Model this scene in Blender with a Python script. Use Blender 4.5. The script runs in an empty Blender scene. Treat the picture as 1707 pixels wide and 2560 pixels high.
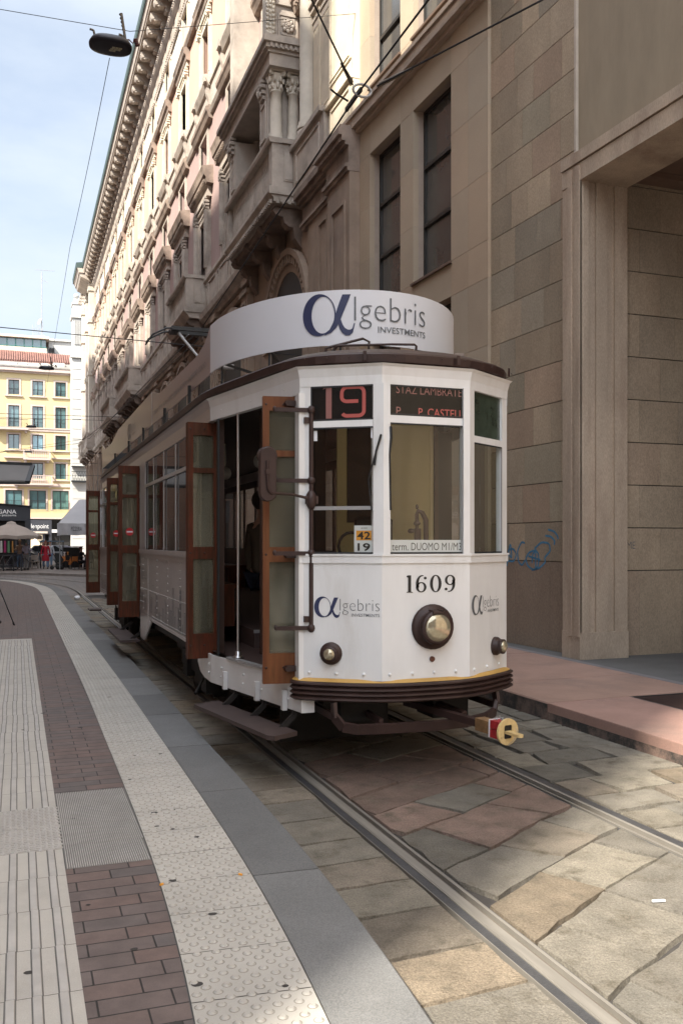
import bpy, math, random
from math import sin, cos, pi, radians, atan2, sqrt
random.seed(7)
def Vector_(*a): return a
# ------------------------------------------------------------------ camera, sky, sun
S = bpy.context.scene
C = S.collection
cam_d = bpy.data.cameras.new("camera"); cam = bpy.data.objects.new("camera", cam_d); C.objects.link(cam)
S.camera = cam
YAW = math.atan(808.5/2260)
cam.location = (0, 0, 1.75)
cam.rotation_euler = (radians(90), 0, -YAW)
cam_d.sensor_fit = 'VERTICAL'; cam_d.sensor_height = 36.0; cam_d.lens = 2260/2560*36.0
cam_d.shift_y = (1356-1280)/2560; cam_d.clip_end = 2000; cam_d.clip_start = 0.05
SUN_EL = radians(46); SUN_AZ = radians(38)          # light travels towards (+cos, +sin)
world = bpy.data.worlds.new("World"); S.world = world; world.use_nodes = True
wn = world.node_tree; wn.nodes.clear()
wo = wn.nodes.new('ShaderNodeOutputWorld'); bg = wn.nodes.new('ShaderNodeBackground')
sky = wn.nodes.new('ShaderNodeTexSky'); sky.sky_type = 'NISHITA'; sky.sun_disc = False
sky.sun_elevation = SUN_EL
sky.air_density = 1.0; sky.dust_density = 2.5; sky.ozone_density = 1.2
# sun stands in direction (-cos AZ, -sin AZ); sky rotation is measured from +Y clockwise
sky.sun_rotation = (atan2(-cos(SUN_AZ), -sin(SUN_AZ))) % (2*pi)
tc = wn.nodes.new('ShaderNodeTexCoord'); mp = wn.nodes.new('ShaderNodeMapping')
mp.inputs['Scale'].default_value = (1.2, 1.2, 3.2)
nz = wn.nodes.new('ShaderNodeTexNoise'); nz.inputs['Scale'].default_value = 1.6; nz.inputs['Detail'].default_value = 7; nz.inputs['Roughness'].default_value = .55
rp = wn.nodes.new('ShaderNodeValToRGB'); rp.color_ramp.elements[0].position = .40; rp.color_ramp.elements[1].position = .62
mx = wn.nodes.new('ShaderNodeMixRGB'); mx.inputs[2].default_value = (3.75, 4.1, 4.5, 1)
ml = wn.nodes.new('ShaderNodeMath'); ml.operation = 'MULTIPLY_ADD'; ml.inputs[1].default_value = .42; ml.inputs[2].default_value = .52
wn.links.new(tc.outputs['Generated'], mp.inputs[0]); wn.links.new(mp.outputs[0], nz.inputs[0]); wn.links.new(nz.outputs[0], rp.inputs[0])
wn.links.new(rp.outputs[0], ml.inputs[0]); wn.links.new(ml.outputs[0], mx.inputs[0])
# bright sky patch added overhead and behind the camera, unseen, to lift the shade
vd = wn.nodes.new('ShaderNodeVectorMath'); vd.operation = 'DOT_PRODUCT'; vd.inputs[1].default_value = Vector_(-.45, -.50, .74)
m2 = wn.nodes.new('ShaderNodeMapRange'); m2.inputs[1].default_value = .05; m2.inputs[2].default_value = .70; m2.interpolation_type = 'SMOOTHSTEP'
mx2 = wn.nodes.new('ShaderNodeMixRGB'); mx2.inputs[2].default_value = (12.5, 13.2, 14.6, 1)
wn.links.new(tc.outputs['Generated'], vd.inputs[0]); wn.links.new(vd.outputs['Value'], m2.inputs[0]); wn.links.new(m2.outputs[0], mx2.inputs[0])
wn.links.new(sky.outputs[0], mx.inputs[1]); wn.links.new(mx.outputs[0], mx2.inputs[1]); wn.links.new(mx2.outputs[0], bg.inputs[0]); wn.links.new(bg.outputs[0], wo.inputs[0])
bg.inputs[1].default_value = 0.105
sl = bpy.data.lights.new("sun", 'SUN'); so = bpy.data.objects.new("sun", sl); C.objects.link(so)
sl.energy = 5.0; sl.angle = radians(1.3); sl.color = (1, .93, .82)
so.location = (-30, -30, 60)
from mathutils import Vector, Matrix
so.rotation_euler = Vector((cos(SUN_AZ)*cos(SUN_EL), sin(SUN_AZ)*cos(SUN_EL), -sin(SUN_EL))).to_track_quat('-Z', 'Y').to_euler()
S.view_settings.view_transform = 'Standard'; S.view_settings.look = 'None'; S.view_settings.gamma = 1
S.view_settings.exposure = 1.27
S.render.engine = 'CYCLES'
S.cycles.max_bounces = 8; S.cycles.transparent_max_bounces = 16

# ------------------------------------------------------------------ materials
def mat(name, col, rough=.7, metal=0., var=.12, scale=4., bump=.0, bscale=60., col2=None, use_attr=False, spec=.5,
        c2scale=2., c2lo=.45, c2hi=.62, stretch=None, speck=0., specscale=160., coat=0.):
    m = bpy.data.materials.new(name); m.use_nodes = True
    N = m.node_tree; n = N.nodes; L = N.links
    b = n['Principled BSDF']; b.inputs['Roughness'].default_value = rough; b.inputs['Metallic'].default_value = metal
    b.inputs['Specular IOR Level'].default_value = spec
    if coat: b.inputs['Coat Weight'].default_value = coat; b.inputs['Coat Roughness'].default_value = .12
    g = n.new('ShaderNodeNewGeometry'); pos = g.outputs['Position']
    if stretch:
        mpn = n.new('ShaderNodeMapping'); mpn.inputs['Scale'].default_value = stretch
        L.new(pos, mpn.inputs[0]); pos = mpn.outputs[0]
    if use_attr:
        a = n.new('ShaderNodeAttribute'); a.attribute_name = 'Col'; cur = a.outputs['Color']
    else:
        r = n.new('ShaderNodeRGB'); r.outputs[0].default_value = (*col, 1); cur = r.outputs[0]
    def noise(sc, det=5, rg=.6):
        t = n.new('ShaderNodeTexNoise'); t.inputs['Scale'].default_value = sc; t.inputs['Detail'].default_value = det
        t.inputs['Roughness'].default_value = rg; L.new(pos, t.inputs[0]); return t.outputs[0]
    if col2:
        rr = n.new('ShaderNodeValToRGB'); rr.color_ramp.elements[0].position = c2lo; rr.color_ramp.elements[1].position = c2hi
        L.new(noise(c2scale, 6, .65), rr.inputs[0])
        mm = n.new('ShaderNodeMixRGB'); L.new(rr.outputs[0], mm.inputs[0]); L.new(cur, mm.inputs[1]); mm.inputs[2].default_value = (*col2, 1); cur = mm.outputs[0]
    if var:
        mr = n.new('ShaderNodeMapRange'); mr.inputs[1].default_value = .3; mr.inputs[2].default_value = .7
        mr.inputs[3].default_value = 1-var; mr.inputs[4].default_value = 1+var; L.new(noise(scale), mr.inputs[0])
        vm = n.new('ShaderNodeVectorMath'); vm.operation = 'SCALE'; L.new(cur, vm.inputs[0]); L.new(mr.outputs[0], vm.inputs['Scale']); cur = vm.outputs[0]
    if speck:
        mr = n.new('ShaderNodeMapRange'); mr.inputs[1].default_value = .35; mr.inputs[2].default_value = .65
        mr.inputs[3].default_value = 1-speck; mr.inputs[4].default_value = 1+speck; L.new(noise(specscale, 2, .8), mr.inputs[0])
        vm = n.new('ShaderNodeVectorMath'); vm.operation = 'SCALE'; L.new(cur, vm.inputs[0]); L.new(mr.outputs[0], vm.inputs['Scale']); cur = vm.outputs[0]
    L.new(cur, b.inputs['Base Color'])
    if bump:
        bp = n.new('ShaderNodeBump'); bp.inputs['Strength'].default_value = bump; bp.inputs['Distance'].default_value = .01
        L.new(noise(bscale, 6, .7), bp.inputs['Height']); L.new(bp.outputs[0], b.inputs['Normal'])
    return m

def glass_mat(name, tint=(.8, .85, .82), refl=.9, rough=.02, dirt=0., dirtcol=(.5, .48, .4), opac=0.):
    m = bpy.data.materials.new(name); m.use_nodes = True
    N = m.node_tree; n = N.nodes; L = N.links; n.clear()
    o = n.new('ShaderNodeOutputMaterial'); t = n.new('ShaderNodeBsdfTransparent'); t.inputs[0].default_value = (*tint, 1)
    g = n.new('ShaderNodeBsdfGlossy'); g.inputs['Roughness'].default_value = rough; g.inputs[0].default_value = (refl, refl, refl, 1)
    gg = n.new('ShaderNodeNewGeometry'); dd = n.new('ShaderNodeVectorMath'); dd.operation = 'DOT_PRODUCT'
    L.new(gg.outputs['Normal'], dd.inputs[0]); L.new(gg.outputs['Incoming'], dd.inputs[1])
    ab = n.new('ShaderNodeMath'); ab.operation = 'ABSOLUTE'; L.new(dd.outputs['Value'], ab.inputs[0])
    om = n.new('ShaderNodeMath'); om.operation = 'SUBTRACT'; om.inputs[0].default_value = 1; L.new(ab.outputs[0], om.inputs[1])
    pw = n.new('ShaderNodeMath'); pw.operation = 'POWER'; pw.inputs[1].default_value = 4.5; L.new(om.outputs[0], pw.inputs[0])
    f = n.new('ShaderNodeMath'); f.operation = 'MULTIPLY_ADD'; f.inputs[1].default_value = .88; f.inputs[2].default_value = .06; L.new(pw.outputs[0], f.inputs[0])
    mixn = n.new('ShaderNodeMixShader'); L.new(f.outputs[0], mixn.inputs[0])
    src = t.outputs[0]
    if dirt:
        d = n.new('ShaderNodeBsdfDiffuse'); d.inputs[0].default_value = (*dirtcol, 1)
        md = n.new('ShaderNodeMixShader'); ge = n.new('ShaderNodeNewGeometry'); no = n.new('ShaderNodeTexNoise'); no.inputs['Scale'].default_value = 3
        mq = n.new('ShaderNodeMapping'); mq.inputs['Scale'].default_value = (3, 3, .6)
        L.new(ge.outputs['Position'], mq.inputs[0]); L.new(mq.outputs[0], no.inputs[0])
        mr = n.new('ShaderNodeMapRange'); mr.inputs[1].default_value = .35; mr.inputs[2].default_value = .7; mr.inputs[3].default_value = dirt*.6; mr.inputs[4].default_value = dirt*1.4
        L.new(no.outputs[0], mr.inputs[0]); L.new(mr.outputs[0], md.inputs[0]); L.new(src, md.inputs[1]); L.new(d.outputs[0], md.inputs[2]); src = md.outputs[0]
    L.new(src, mixn.inputs[1]); L.new(g.outputs[0], mixn.inputs[2]); L.new(mixn.outputs[0], o.inputs[0])
    return m

def emit_mat(name, col, st):
    m = mat(name, col, .5, var=0); b = m.node_tree.nodes['Principled BSDF']
    b.inputs['Emission Color'].default_value = (*col, 1); b.inputs['Emission Strength'].default_value = st
    return m

def brick_mat(name, c1, c2, mortar, w, h, ms=.006, rough=.8, bumpd=.004, var=.15, axes='xy', speck=.0):
    m = mat(name, c1, rough, var=var, scale=7, speck=speck); N = m.node_tree; n = N.nodes; L = N.links
    b = n['Principled BSDF']; bt = n.new('ShaderNodeTexBrick')
    bt.inputs['Color1'].default_value = (*c1, 1); bt.inputs['Color2'].default_value = (*c2, 1); bt.inputs['Mortar'].default_value = (*mortar, 1)
    bt.inputs['Scale'].default_value = 1; bt.inputs['Brick Width'].default_value = w; bt.inputs['Row Height'].default_value = h
    bt.inputs['Mortar Size'].default_value = ms; bt.inputs['Mortar Smooth'].default_value = .2; bt.offset = .37; bt.squash = 1
    g = n.new('ShaderNodeNewGeometry')
    if axes == 'xy': L.new(g.outputs['Position'], bt.inputs[0])
    else:
        sp = n.new('ShaderNodeSeparateXYZ'); cb = n.new('ShaderNodeCombineXYZ'); L.new(g.outputs['Position'], sp.inputs[0])
        L.new(sp.outputs[axes[0].upper()], cb.inputs[0]); L.new(sp.outputs[axes[1].upper()], cb.inputs[1]); L.new(cb.outputs[0], bt.inputs[0])
    for nd in n:
        if nd.type == 'RGB':
            for l in list(nd.outputs[0].links): L.new(bt.outputs['Color'], l.to_socket)
    bp = n.new('ShaderNodeBump'); bp.invert = True; bp.inputs['Distance'].default_value = bumpd; bp.inputs['Strength'].default_value = .7
    L.new(bt.outputs['Fac'], bp.inputs['Height']); L.new(bp.outputs[0], b.inputs['Normal'])
    return m

M = {}
M['trim'] = mat('pal_stone', (.43, .375, .32), .85, var=.22, scale=1.6, bump=.35, bscale=25, col2=(.25, .215, .18), c2scale=.9, c2lo=.52, c2hi=.75)
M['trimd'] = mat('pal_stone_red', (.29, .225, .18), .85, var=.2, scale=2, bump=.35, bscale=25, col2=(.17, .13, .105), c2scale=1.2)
M['base'] = mat('pal_base_stone', (.29, .22, .165), .85, var=.2, scale=1.3, bump=.35, bscale=25, col2=(.22, .165, .135), c2scale=.8, c2lo=.5, c2hi=.75)
M['mauve'] = mat('pal_mauve', (.38, .275, .25), .9, var=.07, scale=.8)
M['peach'] = mat('pal_peach', (.58, .375, .29), .9, var=.06, scale=.8)
M['creamw'] = mat('pal_white', (.56, .53, .47), .9, var=.06, scale=.8)
M['green'] = mat('gutter_green', (.035, .06, .052), .6, var=.2, scale=3)
M['dark'] = mat('dark_void', (.006, .0055, .005), .6, var=.1)
M['wglass'] = mat('window_dark_glass', (.03, .034, .036), .06, var=.2, scale=.6, spec=.8)
M['skyglass'] = mat('window_teal_glass', (.07, .14, .15), .08, var=.25, scale=.5, spec=1.0)
M['block'] = mat('stone_block', (1, 1, 1), .8, use_attr=True, var=.14, scale=1.4, bump=.5, bscale=90, speck=.16, specscale=55, stretch=(1, 1, .55))
M['slab'] = mat('facing_slab', (1, 1, 1), .75, use_attr=True, var=.08, scale=.7, bump=.15, bscale=80, speck=.05, specscale=70)
M['paver'] = mat('road_slab', (1, 1, 1), .78, use_attr=True, var=.22, scale=5, bump=1.5, bscale=48, speck=.24, specscale=105, col2=(.11, .095, .07), c2scale=5.5, c2lo=.52, c2hi=.72, spec=.3)
M['joint'] = mat('joint_dark', (.045, .04, .036), .9, var=.2, scale=10)
M['stucco'] = mat('stucco', (.31, .255, .18), .9, var=.1, scale=2.2, bump=.3, bscale=14, stretch=(1, 1.6, .5))
M['portal'] = mat('portal_stone', (.43, .345, .26), .8, var=.2, scale=1.2, bump=.4, bscale=100, speck=.14, specscale=60, col2=(.24, .165, .12), c2scale=.9, c2lo=.5, c2hi=.8, stretch=(1.5, 1.5, .35))
M['granite'] = mat('kerb_granite', (1, 1, 1), .8, use_attr=True, var=.1, scale=3, bump=.5, bscale=130, speck=.22, specscale=150)
M['concrete'] = mat('tactile_concrete', (.42, .395, .35), .8, var=.09, scale=2.5, bump=.4, bscale=150, speck=.05, specscale=200, col2=(.33, .31, .275), c2scale=1.4, c2lo=.55, c2hi=.8)
M['ribtop'] = mat('tactile_rib', (.40, .38, .35), .8, var=.12, scale=6, bump=.4, bscale=150)
M['groove'] = mat('tactile_groove', (.13, .12, .108), .9, var=.2, scale=8)
M['brick'] = brick_mat('platform_brick', (.135, .092, .078), (.105, .088, .082), (.022, .018, .016), .262, .118, .004, .72, .004, .2, speck=.06)
M['farroad'] = brick_mat('far_road', (.17, .14, .12), (.115, .105, .10), (.03, .028, .026), .62, .42, .012, .6, .004, .2)
M['pink'] = mat('pink_granite', (1, 1, 1), .75, use_attr=True, var=.14, scale=1.8, bump=.3, bscale=120, speck=.12, specscale=120, col2=(.20, .14, .115), c2scale=1.1, c2lo=.5, c2hi=.8)
M['asph'] = mat('asphalt', (.10, .098, .094), .85, var=.15, scale=2, bump=.3, bscale=90)
M['ground'] = mat('ground', (.11, .10, .09), .9, var=.15, scale=.5)
M['rail'] = mat('rail_steel', (.20, .185, .16), .6, .1, var=.2, scale=3, stretch=(6, .5, 1))
M['railrust'] = mat('rail_rust', (.14, .12, .095), .7, .3, var=.25, scale=5, stretch=(6, .5, 1))
M['sealant'] = mat('rail_sealant', (.05, .05, .052), .45, var=.15, scale=6, bump=.4, bscale=120, speck=.2)
M['white'] = mat('tram_white', (.70, .715, .715), .32, var=.06, scale=4, coat=.35, bump=.07, bscale=5, stretch=(1, 1, .3), col2=(.54, .53, .50), c2scale=3.4, c2lo=.56, c2hi=.9)
M['whiteold'] = mat('tram_white_worn', (.60, .60, .59), .42, var=.08, scale=5, bump=.12, bscale=12, col2=(.55, .53, .50), c2scale=5, c2lo=.6, c2hi=.8)
M['taupe'] = mat('tram_taupe', (.33, .295, .285), .32, var=.07, scale=2, coat=.2, bump=.03, bscale=6)
M['silver'] = mat('tram_silver', (.40, .38, .365), .35, .15, var=.1, scale=2.2, coat=.2, bump=.05, bscale=6)
M['adtaupe'] = mat('ad_board', (.20, .150, .145), .35, var=.05, scale=2, coat=.2)
M['adwhite'] = mat('ad_board_white', (.64, .66, .70), .4, var=.02, scale=1)
M['brown'] = mat('tram_brown', (.038, .021, .018), .5, var=.25, scale=6, coat=.05, spec=.35, bump=.08, bscale=30)
M['roofb'] = mat('tram_roof', (.085, .07, .052), .6, var=.2, scale=3, col2=(.04, .02, .015), c2scale=1.6, c2lo=.48, c2hi=.54, bump=.15, bscale=20)
M['black'] = mat('underframe', (.008, .007, .006), .7, var=.3, scale=6)
M['rust'] = mat('under_rust', (.014, .011, .009), .8, .1, var=.4, scale=12)
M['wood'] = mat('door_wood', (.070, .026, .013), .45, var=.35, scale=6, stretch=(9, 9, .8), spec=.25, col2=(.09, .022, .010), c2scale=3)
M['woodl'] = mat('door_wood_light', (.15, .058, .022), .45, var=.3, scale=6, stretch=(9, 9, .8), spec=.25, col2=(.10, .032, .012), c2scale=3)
M['cream'] = mat('cab_cream', (.50, .44, .22), .5, var=.06, scale=3)
M['ivory'] = mat('cab_ivory', (.62, .56, .35), .5, var=.05, scale=3)
M['steel'] = mat('chrome', (.50, .51, .53), .30, 1., var=.05)
M['grey'] = mat('grey_metal', (.30, .30, .30), .5, .3, var=.1)
M['glass'] = glass_mat('clear_glass', (.86, .88, .85), .75)
M['leafglass'] = glass_mat('leaf_glass', (.55, .54, .44), .55, .05, .20, (.42, .39, .29))
M['sideglass'] = glass_mat('side_glass', (.32, .33, .32), .9)
M['ink'] = mat('ink_navy', (.022, .030, .085), .5, var=0)
M['inkg'] = mat('ink_grey', (.10, .11, .12), .5, var=0)
M['inkk'] = mat('ink_black', (.015, .015, .015), .5, var=0)
M['signblk'] = mat('sign_black', (.004, .004, .004), .4, var=.1, spec=.2)
M['signred'] = emit_mat('sign_red', (.46, .10, .09), .07)
M['signpink'] = emit_mat('sign_pink', (.34, .15, .14), .02)
M['yellow'] = mat('trim_yellow', (.50, .30, .08), .4, var=.1, scale=10)
M['lampglass'] = mat('lamp_lens', (.42, .38, .27), .12, .55, var=.2, scale=30, spec=.8)
M['paper'] = mat('paper_white', (.74, .75, .78), .6, var=0)
M['orange'] = mat('paper_orange', (.78, .34, .04), .6, var=0)
M['red'] = mat('paint_red', (.33, .02, .025), .45, var=.2, scale=15)
M['buffy'] = mat('paint_cream_worn', (.58, .43, .20), .5, var=.2, scale=18, col2=(.30, .18, .08), c2scale=14, c2lo=.58, c2hi=.68)
M['wire'] = mat('wire', (.02, .02, .022), .5, .3, var=0)
M['greengl'] = mat('green_pane', (.042, .056, .042), .15, var=.35, scale=9, spec=.5)
M['modframe'] = mat('bronze_frame', (.035, .033, .03), .4, .3, var=.1)
M['modglass'] = mat('modern_glass', (.065, .065, .062), .10, var=.25, scale=.8, spec=.9)
M['yfac'] = mat('yellow_facade', (.50, .41, .225), .9, var=.04, scale=.4)
M['pinktrim'] = mat('pink_trim', (.42, .345, .31), .85, var=.06)
M['whitefac'] = mat('white_facade', (.44, .43, .40), .9, var=.06, scale=.4)
M['terra'] = mat('terracotta', (.19, .095, .075), .8, var=.25, scale=2)
M['slate'] = mat('slate_roof', (.20, .19, .175), .8, var=.25, scale=1.5)
M['iron'] = mat('iron', (.03, .032, .034), .5, .4, var=.1)
M['kiosk'] = mat('kiosk_grey', (.055, .062, .075), .5, var=.05)
M['canvas'] = mat('canvas_beige', (.42, .36, .31), .85, var=.08, scale=1)
M['canvasw'] = mat('canvas_grey', (.50, .50, .51), .8, var=.06, scale=1)
M['awngrey'] = mat('awning_fabric', (.15, .145, .14), .7, var=.1, scale=1.5)
M['shade'] = mat('roller_blind', (.10, .055, .035), .7, var=.15, scale=4, stretch=(1, 1, 12))
M['skin'] = mat('skin', (.50, .30, .22), .55, var=.05)
M['skind'] = mat('skin_b', (.42, .25, .18), .55, var=.05)
M['lit'] = emit_mat('lit_lamp', (1, .9, .7), 3.)
M['shop'] = emit_mat('shop_light', (.6, .5, .35), .25)

# ------------------------------------------------------------------ mesh builder
class MB:
    def __init__(s): s.v = []; s.f = []; s.c = []; s.sm = []
    def add(s, vs, fs, col=None, smooth=False):
        o = len(s.v); s.v += [tuple(p) for p in vs]
        for f in fs: s.f.append(tuple(i+o for i in f)); s.c.append(col or (1, 1, 1)); s.sm.append(smooth)
        return s
    def quad(s, a, b, c, d, col=None): return s.add([a, b, c, d], [(0, 1, 2, 3)], col)
    def poly(s, pts, col=None): return s.add(pts, [tuple(range(len(pts)))], col)
    def box(s, x0, x1, y0, y1, z0, z1, col=None):
        if x0 > x1: x0, x1 = x1, x0
        if y0 > y1: y0, y1 = y1, y0
        if z0 > z1: z0, z1 = z1, z0
        v = [(x0, y0, z0), (x1, y0, z0), (x1, y1, z0), (x0, y1, z0), (x0, y0, z1), (x1, y0, z1), (x1, y1, z1), (x0, y1, z1)]
        return s.add(v, [(0, 3, 2, 1), (4, 5, 6, 7), (0, 1, 5, 4), (1, 2, 6, 5), (2, 3, 7, 6), (3, 0, 4, 7)], col)
    def bbox(s, x0, x1, y0, y1, z0, z1, b, col=None):   # box with chamfered top edges
        z2 = z1-b
        v = [(x0, y0, z0), (x1, y0, z0), (x1, y1, z0), (x0, y1, z0), (x0, y0, z2), (x1, y0, z2), (x1, y1, z2), (x0, y1, z2),
             (x0+b, y0+b, z1), (x1-b, y0+b, z1), (x1-b, y1-b, z1), (x0+b, y1-b, z1)]
        return s.add(v, [(0, 3, 2, 1), (0, 1, 5, 4), (1, 2, 6, 5), (2, 3, 7, 6), (3, 0, 4, 7), (4, 5, 9, 8), (5, 6, 10, 9), (6, 7, 11, 10), (7, 4, 8, 11), (8, 9, 10, 11)], col)
    def obox(s, c, ax, ay, az, col=None):               # oriented box: centre and three half-extent vectors
        c, ax, ay, az = map(Vector, (c, ax, ay, az)); v = []
        for k in (-1, 1):
            for (i, j) in ((-1, -1), (1, -1), (1, 1), (-1, 1)): v.append(c+ax*i+ay*j+az*k)
        return s.add(v, [(0, 3, 2, 1), (4, 5, 6, 7), (0, 1, 5, 4), (1, 2, 6, 5), (2, 3, 7, 6), (3, 0, 4, 7)], col)
    def beam(s, p, q, w, h, col=None, up=(0, 0, 1)):
        p, q = Vector(p), Vector(q); d = (q-p); u = Vector(up); side = d.cross(u)
        if side.length < 1e-6: side = d.cross(Vector((1, 0, 0)))
        side.normalize(); u2 = side.cross(d).normalized()
        return s.obox((p+q)/2, d/2, side*(w/2), u2*(h/2), col)
    def tube(s, p, q, r, n=8, r2=None, caps=True, smooth=True, col=None):
        p, q = Vector(p), Vector(q); d = (q-p).normalized(); a = d.orthogonal().normalized(); b = d.cross(a); r2 = r if r2 is None else r2
        vs = [p+(a*cos(2*pi*i/n)+b*sin(2*pi*i/n))*r for i in range(n)]+[q+(a*cos(2*pi*i/n)+b*sin(2*pi*i/n))*r2 for i in range(n)]
        s.add(vs, [(i, (i+1) % n, n+(i+1) % n, n+i) for i in range(n)], col, smooth)
        if caps: s.add(vs, [tuple(range(n-1, -1, -1)), tuple(range(n, 2*n))], col)
        return s
    def path(s, pts, r, n=6, col=None):
        pts = [Vector(p) for p in pts]; prev = None; rings = []
        for i, p in enumerate(pts):
            d = (pts[min(i+1, len(pts)-1)]-pts[max(i-1, 0)]).normalized()
            a = d.orthogonal().normalized() if prev is None else (prev-d*prev.dot(d)).normalized()
            prev = a; b = d.cross(a); rr = r[i] if isinstance(r, (list, tuple)) else r
            rings.append([p+(a*cos(2*pi*k/n)+b*sin(2*pi*k/n))*rr for k in range(n)])
        vs = [q for rg in rings for q in rg]; m = len(pts)
        fs = [(i*n+k, i*n+(k+1) % n, (i+1)*n+(k+1) % n, (i+1)*n+k) for i in range(m-1) for k in range(n)]
        s.add(vs, fs, col, True); s.add(rings[0], [tuple(range(n-1, -1, -1))], col); s.add(rings[-1], [tuple(range(n))], col)
        return s
    def lathe(s, prof, c, axis='z', n=12, smooth=True, col=None):   # prof: list (radius, along)
        c = Vector(c); A = {'z': (Vector((1, 0, 0)), Vector((0, 1, 0)), Vector((0, 0, 1))), 'x': (Vector((0, 1, 0)), Vector((0, 0, 1)), Vector((1, 0, 0))),
             'y': (Vector((1, 0, 0)), Vector((0, 0, 1)), Vector((0, -1, 0)))}
        if isinstance(axis, str): a, b, d = A[axis]
        else: d = Vector(axis).normalized(); a = d.orthogonal().normalized(); b = d.cross(a)
        vs = [c+(a*cos(2*pi*k/n)+b*sin(2*pi*k/n))*r+d*h for (r, h) in prof for k in range(n)]; m = len(prof)
        fs = [(i*n+k, i*n+(k+1) % n, (i+1)*n+(k+1) % n, (i+1)*n+k) for i in range(m-1) for k in range(n)]
        s.add(vs, fs, col, smooth); s.add(vs[:n], [tuple(range(n-1, -1, -1))], col); s.add(vs[-n:], [tuple(range(n))], col)
        return s
    def ell(s, c, rx, ry, rz, n=10, m=6, col=None):
        vs = []; fs = []
        for i in range(m+1):
            t = pi*i/m
            for k in range(n): vs.append((c[0]+rx*sin(t)*cos(2*pi*k/n), c[1]+ry*sin(t)*sin(2*pi*k/n), c[2]-rz*cos(t)))
        for i in range(m):
            for k in range(n): fs.append((i*n+k, i*n+(k+1) % n, (i+1)*n+(k+1) % n, (i+1)*n+k))
        return s.add(vs, fs, col, True)
    def run(s, prof, y0, y1, closed=True, col=None):    # profile (x,z) extruded along y
        n = len(prof); vs = [(x, y0, z) for x, z in prof]+[(x, y1, z) for x, z in prof]
        fs = [(i, (i+1) % n, n+(i+1) % n, n+i) for i in range(n if closed else n-1)]
        s.add(vs, fs, col); s.add(vs, [tuple(range(n-1, -1, -1)), tuple(range(n, 2*n))], col); return s
    def prism(s, pts, vec, col=None):                   # 3-D polygon swept by vec
        n = len(pts); v = Vector(vec); vs = [Vector(p) for p in pts]; vs = vs+[p+v for p in vs]
        s.add(vs, [tuple(range(n-1, -1, -1)), tuple(range(n, 2*n))]+[(i, (i+1) % n, n+(i+1) % n, n+i) for i in range(n)], col); return s
    def frame(s, x, y0, y1, z0, z1, w, t, col=None):    # rectangular frame in the plane X=x, proud towards -x by t
        s.box(x-t, x, y0, y1, z1-w, z1, col); s.box(x-t, x, y0, y1, z0, z0+w, col)
        s.box(x-t, x, y0, y0+w, z0+w, z1-w, col); s.box(x-t, x, y1-w, y1, z0+w, z1-w, col); return s
    def build(s, name, mt, parent=None, smooth=False):
        me = bpy.data.meshes.new(name); off = wloc(parent)
        me.from_pydata([(x-off[0], y-off[1], z-off[2]) for x, y, z in s.v], [], s.f)
        me.materials.append(mt)
        me.polygons.foreach_set('use_smooth', [bool(q or smooth) for q in s.sm])
        if any(c != (1, 1, 1) for c in s.c):
            at = me.color_attributes.new('Col', 'FLOAT_COLOR', 'CORNER'); buf = []
            for p in me.polygons: buf += [*s.c[p.index], 1]*p.loop_total
            at.data.foreach_set('color', buf)
        me.update()
        o = bpy.data.objects.new(name, me); C.objects.link(o)
        if parent: o.parent = parent
        return o

def _buildp(s, name, mt, parent=None, pad=.004):        # separate pieces become separate objects
    par = list(range(len(s.v)))
    def find(a):
        while par[a] != a: par[a] = par[par[a]]; a = par[a]
        return a
    for f in s.f:
        r0 = find(f[0])
        for k in f[1:]: par[find(k)] = r0
    isl = {}
    for i, f in enumerate(s.f): isl.setdefault(find(f[0]), []).append(i)
    boxes = []
    for fs in isl.values():
        vs = [s.v[k] for i in fs for k in s.f[i]]
        boxes.append([[min(v[j] for v in vs)-pad for j in range(3)], [max(v[j] for v in vs)+pad for j in range(3)], fs])
    mrg = True
    while mrg:
        mrg = False; out = []
        for b in boxes:
            for c in out:
                if all(b[0][j] <= c[1][j] and c[0][j] <= b[1][j] for j in range(3)):
                    c[0] = [min(b[0][j], c[0][j]) for j in range(3)]; c[1] = [max(b[1][j], c[1][j]) for j in range(3)]; c[2] = c[2]+b[2]; mrg = True; break
            else: out.append(b)
        boxes = out
    res = []
    for bb in boxes:
        m = MB(); mp = {}
        for i in sorted(bb[2]):
            nf = []
            for k in s.f[i]:
                if k not in mp: mp[k] = len(m.v); m.v.append(s.v[k])
                nf.append(mp[k])
            m.f.append(tuple(nf)); m.c.append(s.c[i]); m.sm.append(s.sm[i])
        res.append(m.build(name, mt, parent))
    return res
MB.buildp = _buildp
def wloc(o):
    x = Vector((0, 0, 0))
    while o is not None: x = x+o.location; o = o.parent
    return x
def tag(o, label, cat, group=None):
    o['label'] = label; o['category'] = cat
    if group: o['group'] = group
    return o
def struct(o): o['kind'] = 'structure'; return o
def thing(name, label, cat, loc=(0, 0, 0), rz=0, group=None):
    o = bpy.data.objects.new(name, None); C.objects.link(o); o.empty_display_size = .2
    o.location = loc; o.rotation_euler = (0, 0, rz); return tag(o, label, cat, group)
def rep(p, d, parent=None):                             # copy a part and its sub-parts, shifted by d
    c = p.copy(); C.objects.link(c); c.parent = parent or p.parent; c.location = Vector(p.location)+Vector(d)
    for ch in list(p.children):
        e = ch.copy(); C.objects.link(e); e.parent = c
    return c
def dup(root, loc, rz=0, label=None, group=None):
    r = root.copy(); C.objects.link(r); r.location = loc; r.rotation_euler = (0, 0, rz)
    if label: r['label'] = label
    if group: r['group'] = group
    for ch in list(root.children):
        c = ch.copy(); C.objects.link(c); c.parent = r
        for g in list(ch.children):
            d = g.copy(); C.objects.link(d); d.parent = c
    return r
_tc = {}
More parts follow.
